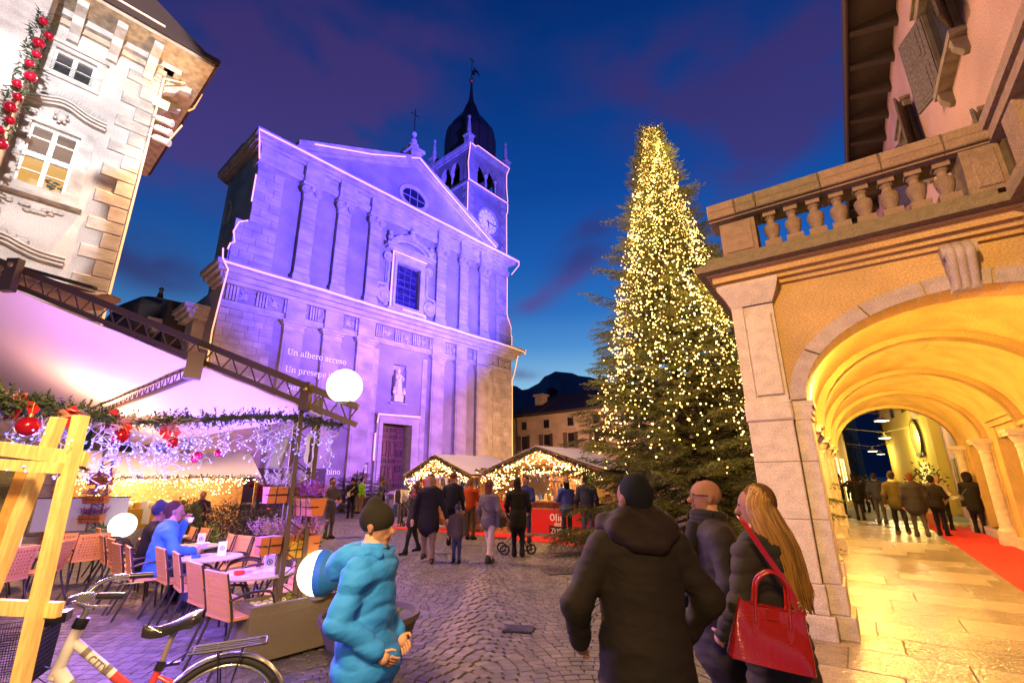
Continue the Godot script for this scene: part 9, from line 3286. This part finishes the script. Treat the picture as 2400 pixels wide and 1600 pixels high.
func terrace_stall() -> void:
	# stall with white awning and draped counter behind the terrace, wooden hut left of it, dark screen
	var t = thing("awning_stall", "market stall with white awning and yellow draped counter behind the terrace", "market stall", V(-11.6, 0, -14.6), 38.0)
	var b = MB.new()
	var rows = []
	for i in 6:
		var line = PackedVector3Array()
		for j in 6:
			line.push_back(V(lerpf(-1.6, 3.4, j / 5.0), 2.65 - 0.85 * i / 5.0 - 0.05 * sin(PI * j / 5.0), -1.5 + 2.6 * i / 5.0))
		rows.append(line)
	b.sheet(rows, 0.012)
	part("white_awning", b, M("roof_sheet", Color(0.62, 0.60, 0.62), 0.6), t)
	for x in [-1.5, 3.3]:
		b = MB.new(); b.bx(x - 0.04, x + 0.04, 0, 1.85, 0.95, 1.03)
		part("post", b, mats["stall_wood"], t)
	b = MB.new()
	rows = []
	for i in 2:
		var line = PackedVector3Array()
		for j in 40:
			line.push_back(V(lerpf(-1.3, 1.6, j / 39.0), 0.9 * (1 - i), 0.3 + 0.03 * sin(j * 1.3) * (1.0 if i else 0.3)))
		rows.append(line)
	b.sheet(rows, 0.01)
	b.bx(-1.3, 1.6, 0.88, 0.9, -0.5, 0.3)
	part("yellow_drape", b, M("drape_yellow", Color(0.42, 0.26, 0.03), 0.9), t)
	b = MB.new(); b.bx(-1.6, 3.3, 0, 2.4, -1.4, -1.35)
	part("back_wall", b, mats["stall_wood"], t)
	var xf = bulbs_along(PackedVector3Array([V(-1.5, 1.78, 1.0), V(3.3, 1.78, 1.0)]), 60, 0.06, 0.16)
	xf += bulbs_along(PackedVector3Array([V(-1.5, 1.9, -1.2), V(3.2, 1.9, -1.2)]), 40, 0.1, 0.7)
	mm("light_bulbs", bulb_mesh(0.013), mats["stall_bulb"], xf, t)
	part("fir_garland", twig_line(PackedVector3Array([V(-1.5, 1.8, 1.05), V(3.3, 1.8, 1.05)]), 50, 0.12, 0.05, 5), mats["fir_green"], t).set_meta("kind", "stuff")
	omni(t.transform * V(0.0, 1.75, -0.3), Color(1.0, 0.66, 0.25), 9.0, 0.06)
	omni(t.transform * V(2.0, 1.75, -0.3), Color(1.0, 0.66, 0.25), 6.0, 0.06)
	b = MB.new(); b.ball(V(0.0, 1.75, -0.3), Vector3.ONE * 0.05, 8, 6)
	part("lamp_bulb", b, mats["stall_lamp"], t)
	b = MB.new(); b.ball(V(2.0, 1.75, -0.3), Vector3.ONE * 0.05, 8, 6)
	part("lamp_bulb", b, mats["stall_lamp"], t)
	var X = t.transform
	for k in 30:
		b = MB.new()
		var w = rng.randf_range(0.05, 0.14)
		var hh = rng.randf_range(0.06, 0.3)
		if k % 3 == 0: b.stone(V(0, hh / 2, 0), V(w * 2, hh, 0.1), 0.01)
		elif k % 3 == 1: b.ball(V(0, w * 0.8, 0), V(w, w * 0.8, w), 8, 6)
		else: b.lathe(PackedVector2Array([Vector2(0, 0), Vector2(w * 0.5, 0), Vector2(w * 0.8, hh * 0.8), Vector2(w * 0.4, hh), Vector2(0, hh)]), Transform3D(), 10)
		stuffed(["white cardboard packet", "round cheese", "glass jar of honey"][k % 3] + " on the yellow draped counter", "ware", "draped_counter_ware", X * V(-1.2 + (k % 15) * 0.19, 0.9, 0.15 - 0.3 * (k / 15)), b, [M("card_white", Color(0.75, 0.73, 0.7), 0.7), M("wool_cream", Color(0.65, 0.55, 0.4), 0.95), M("honey", Color(0.6, 0.3, 0.03), 0.3)][k % 3], "wares on the yellow draped counter")
	for k in 2:
		b = MB.new(); b.bx(-0.16, 0.16, -0.42, 0.0, 0, 0.006)
		stuffed(["left", "right"][k] + " white paper notice hung on the yellow drape", "notice", "paper_notice", X * V(-0.35 + k * 0.9, 0.9, 0.345), b, M("paper_white", Color(0.7, 0.7, 0.62), 0.8))
	var h = thing("wooden_hut", "orange wooden market hut with string lights left of the awning stall", "market hut", V(-13.4, 0, -13.2), 30.0)
	for k in 9:
		b = MB.new(); b.bx(-1.3, 1.1, k * 0.24, k * 0.24 + 0.23, -0.04, rng.randf_range(0, 0.006))
		part("plank", b, mats["stall_wood"], h)
	b = MB.new(); b.prism(PackedVector2Array([Vector2(-1.3, 2.15), Vector2(1.1, 2.15), Vector2(-0.1, 2.8)]), -1.8, 0.0)
	part("gable", b, mats["stall_wood"], h)
	b = MB.new(); b.bx(-0.4, 0.35, 0.7, 1.75, 0.007, 0.04)
	part("hatch", b, mats["stall_wood_dark"], h)
	for s in [-1.0, 1.0]:
		b = MB.new(); b.bar(V(-0.1 + s * 1.5, 2.02, 0.2), V(-0.1, 2.86, 0.2), 0.6, 0.05, Vector3.UP)
		part("roof_board", b, M("dark_bar", Color(0.03, 0.018, 0.014), 0.5), h)
	var xg = bulbs_along(PackedVector3Array([V(-1.6, 2.0, 0.3), V(-0.1, 2.75, 0.3), V(1.4, 2.0, 0.3)]), 60, 0.06, 0.25)
	mm("light_bulbs", bulb_mesh(0.013), mats["stall_bulb"], xg, h)
	omni(h.transform * V(-0.4, 2.0, 1.0), Color(1.0, 0.6, 0.2), 3.5, 0.1)
	var ds = thing("dark_screen", "dark panelled screen with a pale rail standing before the church wall", "screen", V(-12.8, 0, -25.2), 49.0)
	for k in 4:
		b = MB.new(); b.bx(-1.6 + k * 1.2, -0.42 + k * 1.2, 0.25, 2.3, -0.03, 0.0)
		part("panel", b, M("screen_dark", Color(0.03, 0.02, 0.028), 0.6), ds)
	b = MB.new(); b.bx(-1.7, 3.3, 0.55, 0.62, 0.0, 0.05)
	part("rail", b, M("rail_pale", Color(0.45, 0.4, 0.36), 0.6), ds)
	var rb = thing("parked_bicycle", "parked bicycle with red saddle behind the dark shrubs", "bicycle", V(-7.1, 0, -13.7), 20.0)
	for x in [0.0, 1.05]:
		b = MB.new(); b.tube(arcpts(V(x, 0.34, 0), V(0.32, 0, 0), V(0, 0.32, 0), 0, TAU, 24), 0.018, 0.018, 6, false)
		part("wheel", b, mats["tyre_rubber"], rb)
	b = MB.new(); b.tube(PackedVector3Array([V(0, 0.34, 0), V(0.4, 0.3, 0), V(0.3, 0.72, 0), V(0.82, 0.7, 0), V(0.4, 0.3, 0)]), 0.016, 0.016, 6); b.tube(PackedVector3Array([V(1.05, 0.34, 0), V(0.8, 0.95, 0), V(0.74, 1.02, 0)]), 0.014, 0.014, 6); b.tube(PackedVector3Array([V(0.3, 0.72, 0), V(0.28, 0.9, 0)]), 0.013, 0.013, 6); b.tube(PackedVector3Array([V(0.72, 1.04, -0.28), V(0.76, 1.02, 0), V(0.72, 1.04, 0.28)]), 0.012, 0.012, 6)
	part("frame", b, mats["bike_black"], rb)
	b = MB.new(); b.ball(V(0.26, 0.92, 0), V(0.13, 0.03, 0.07), 10, 6)
	part("saddle", b, M("saddle_red", Color(0.4, 0.01, 0.02), 0.4), rb)

func _ready() -> void:
	rng.seed = 4711
	camera_sky_lights()
	church()
	bell_tower()
	pale_house()
	ground()
	arcade()
	far_things()
	christmas_tree()
	stalls()
	cafe()
	wooden_stand()
	bicycle()
	terrace_stall()
	people()
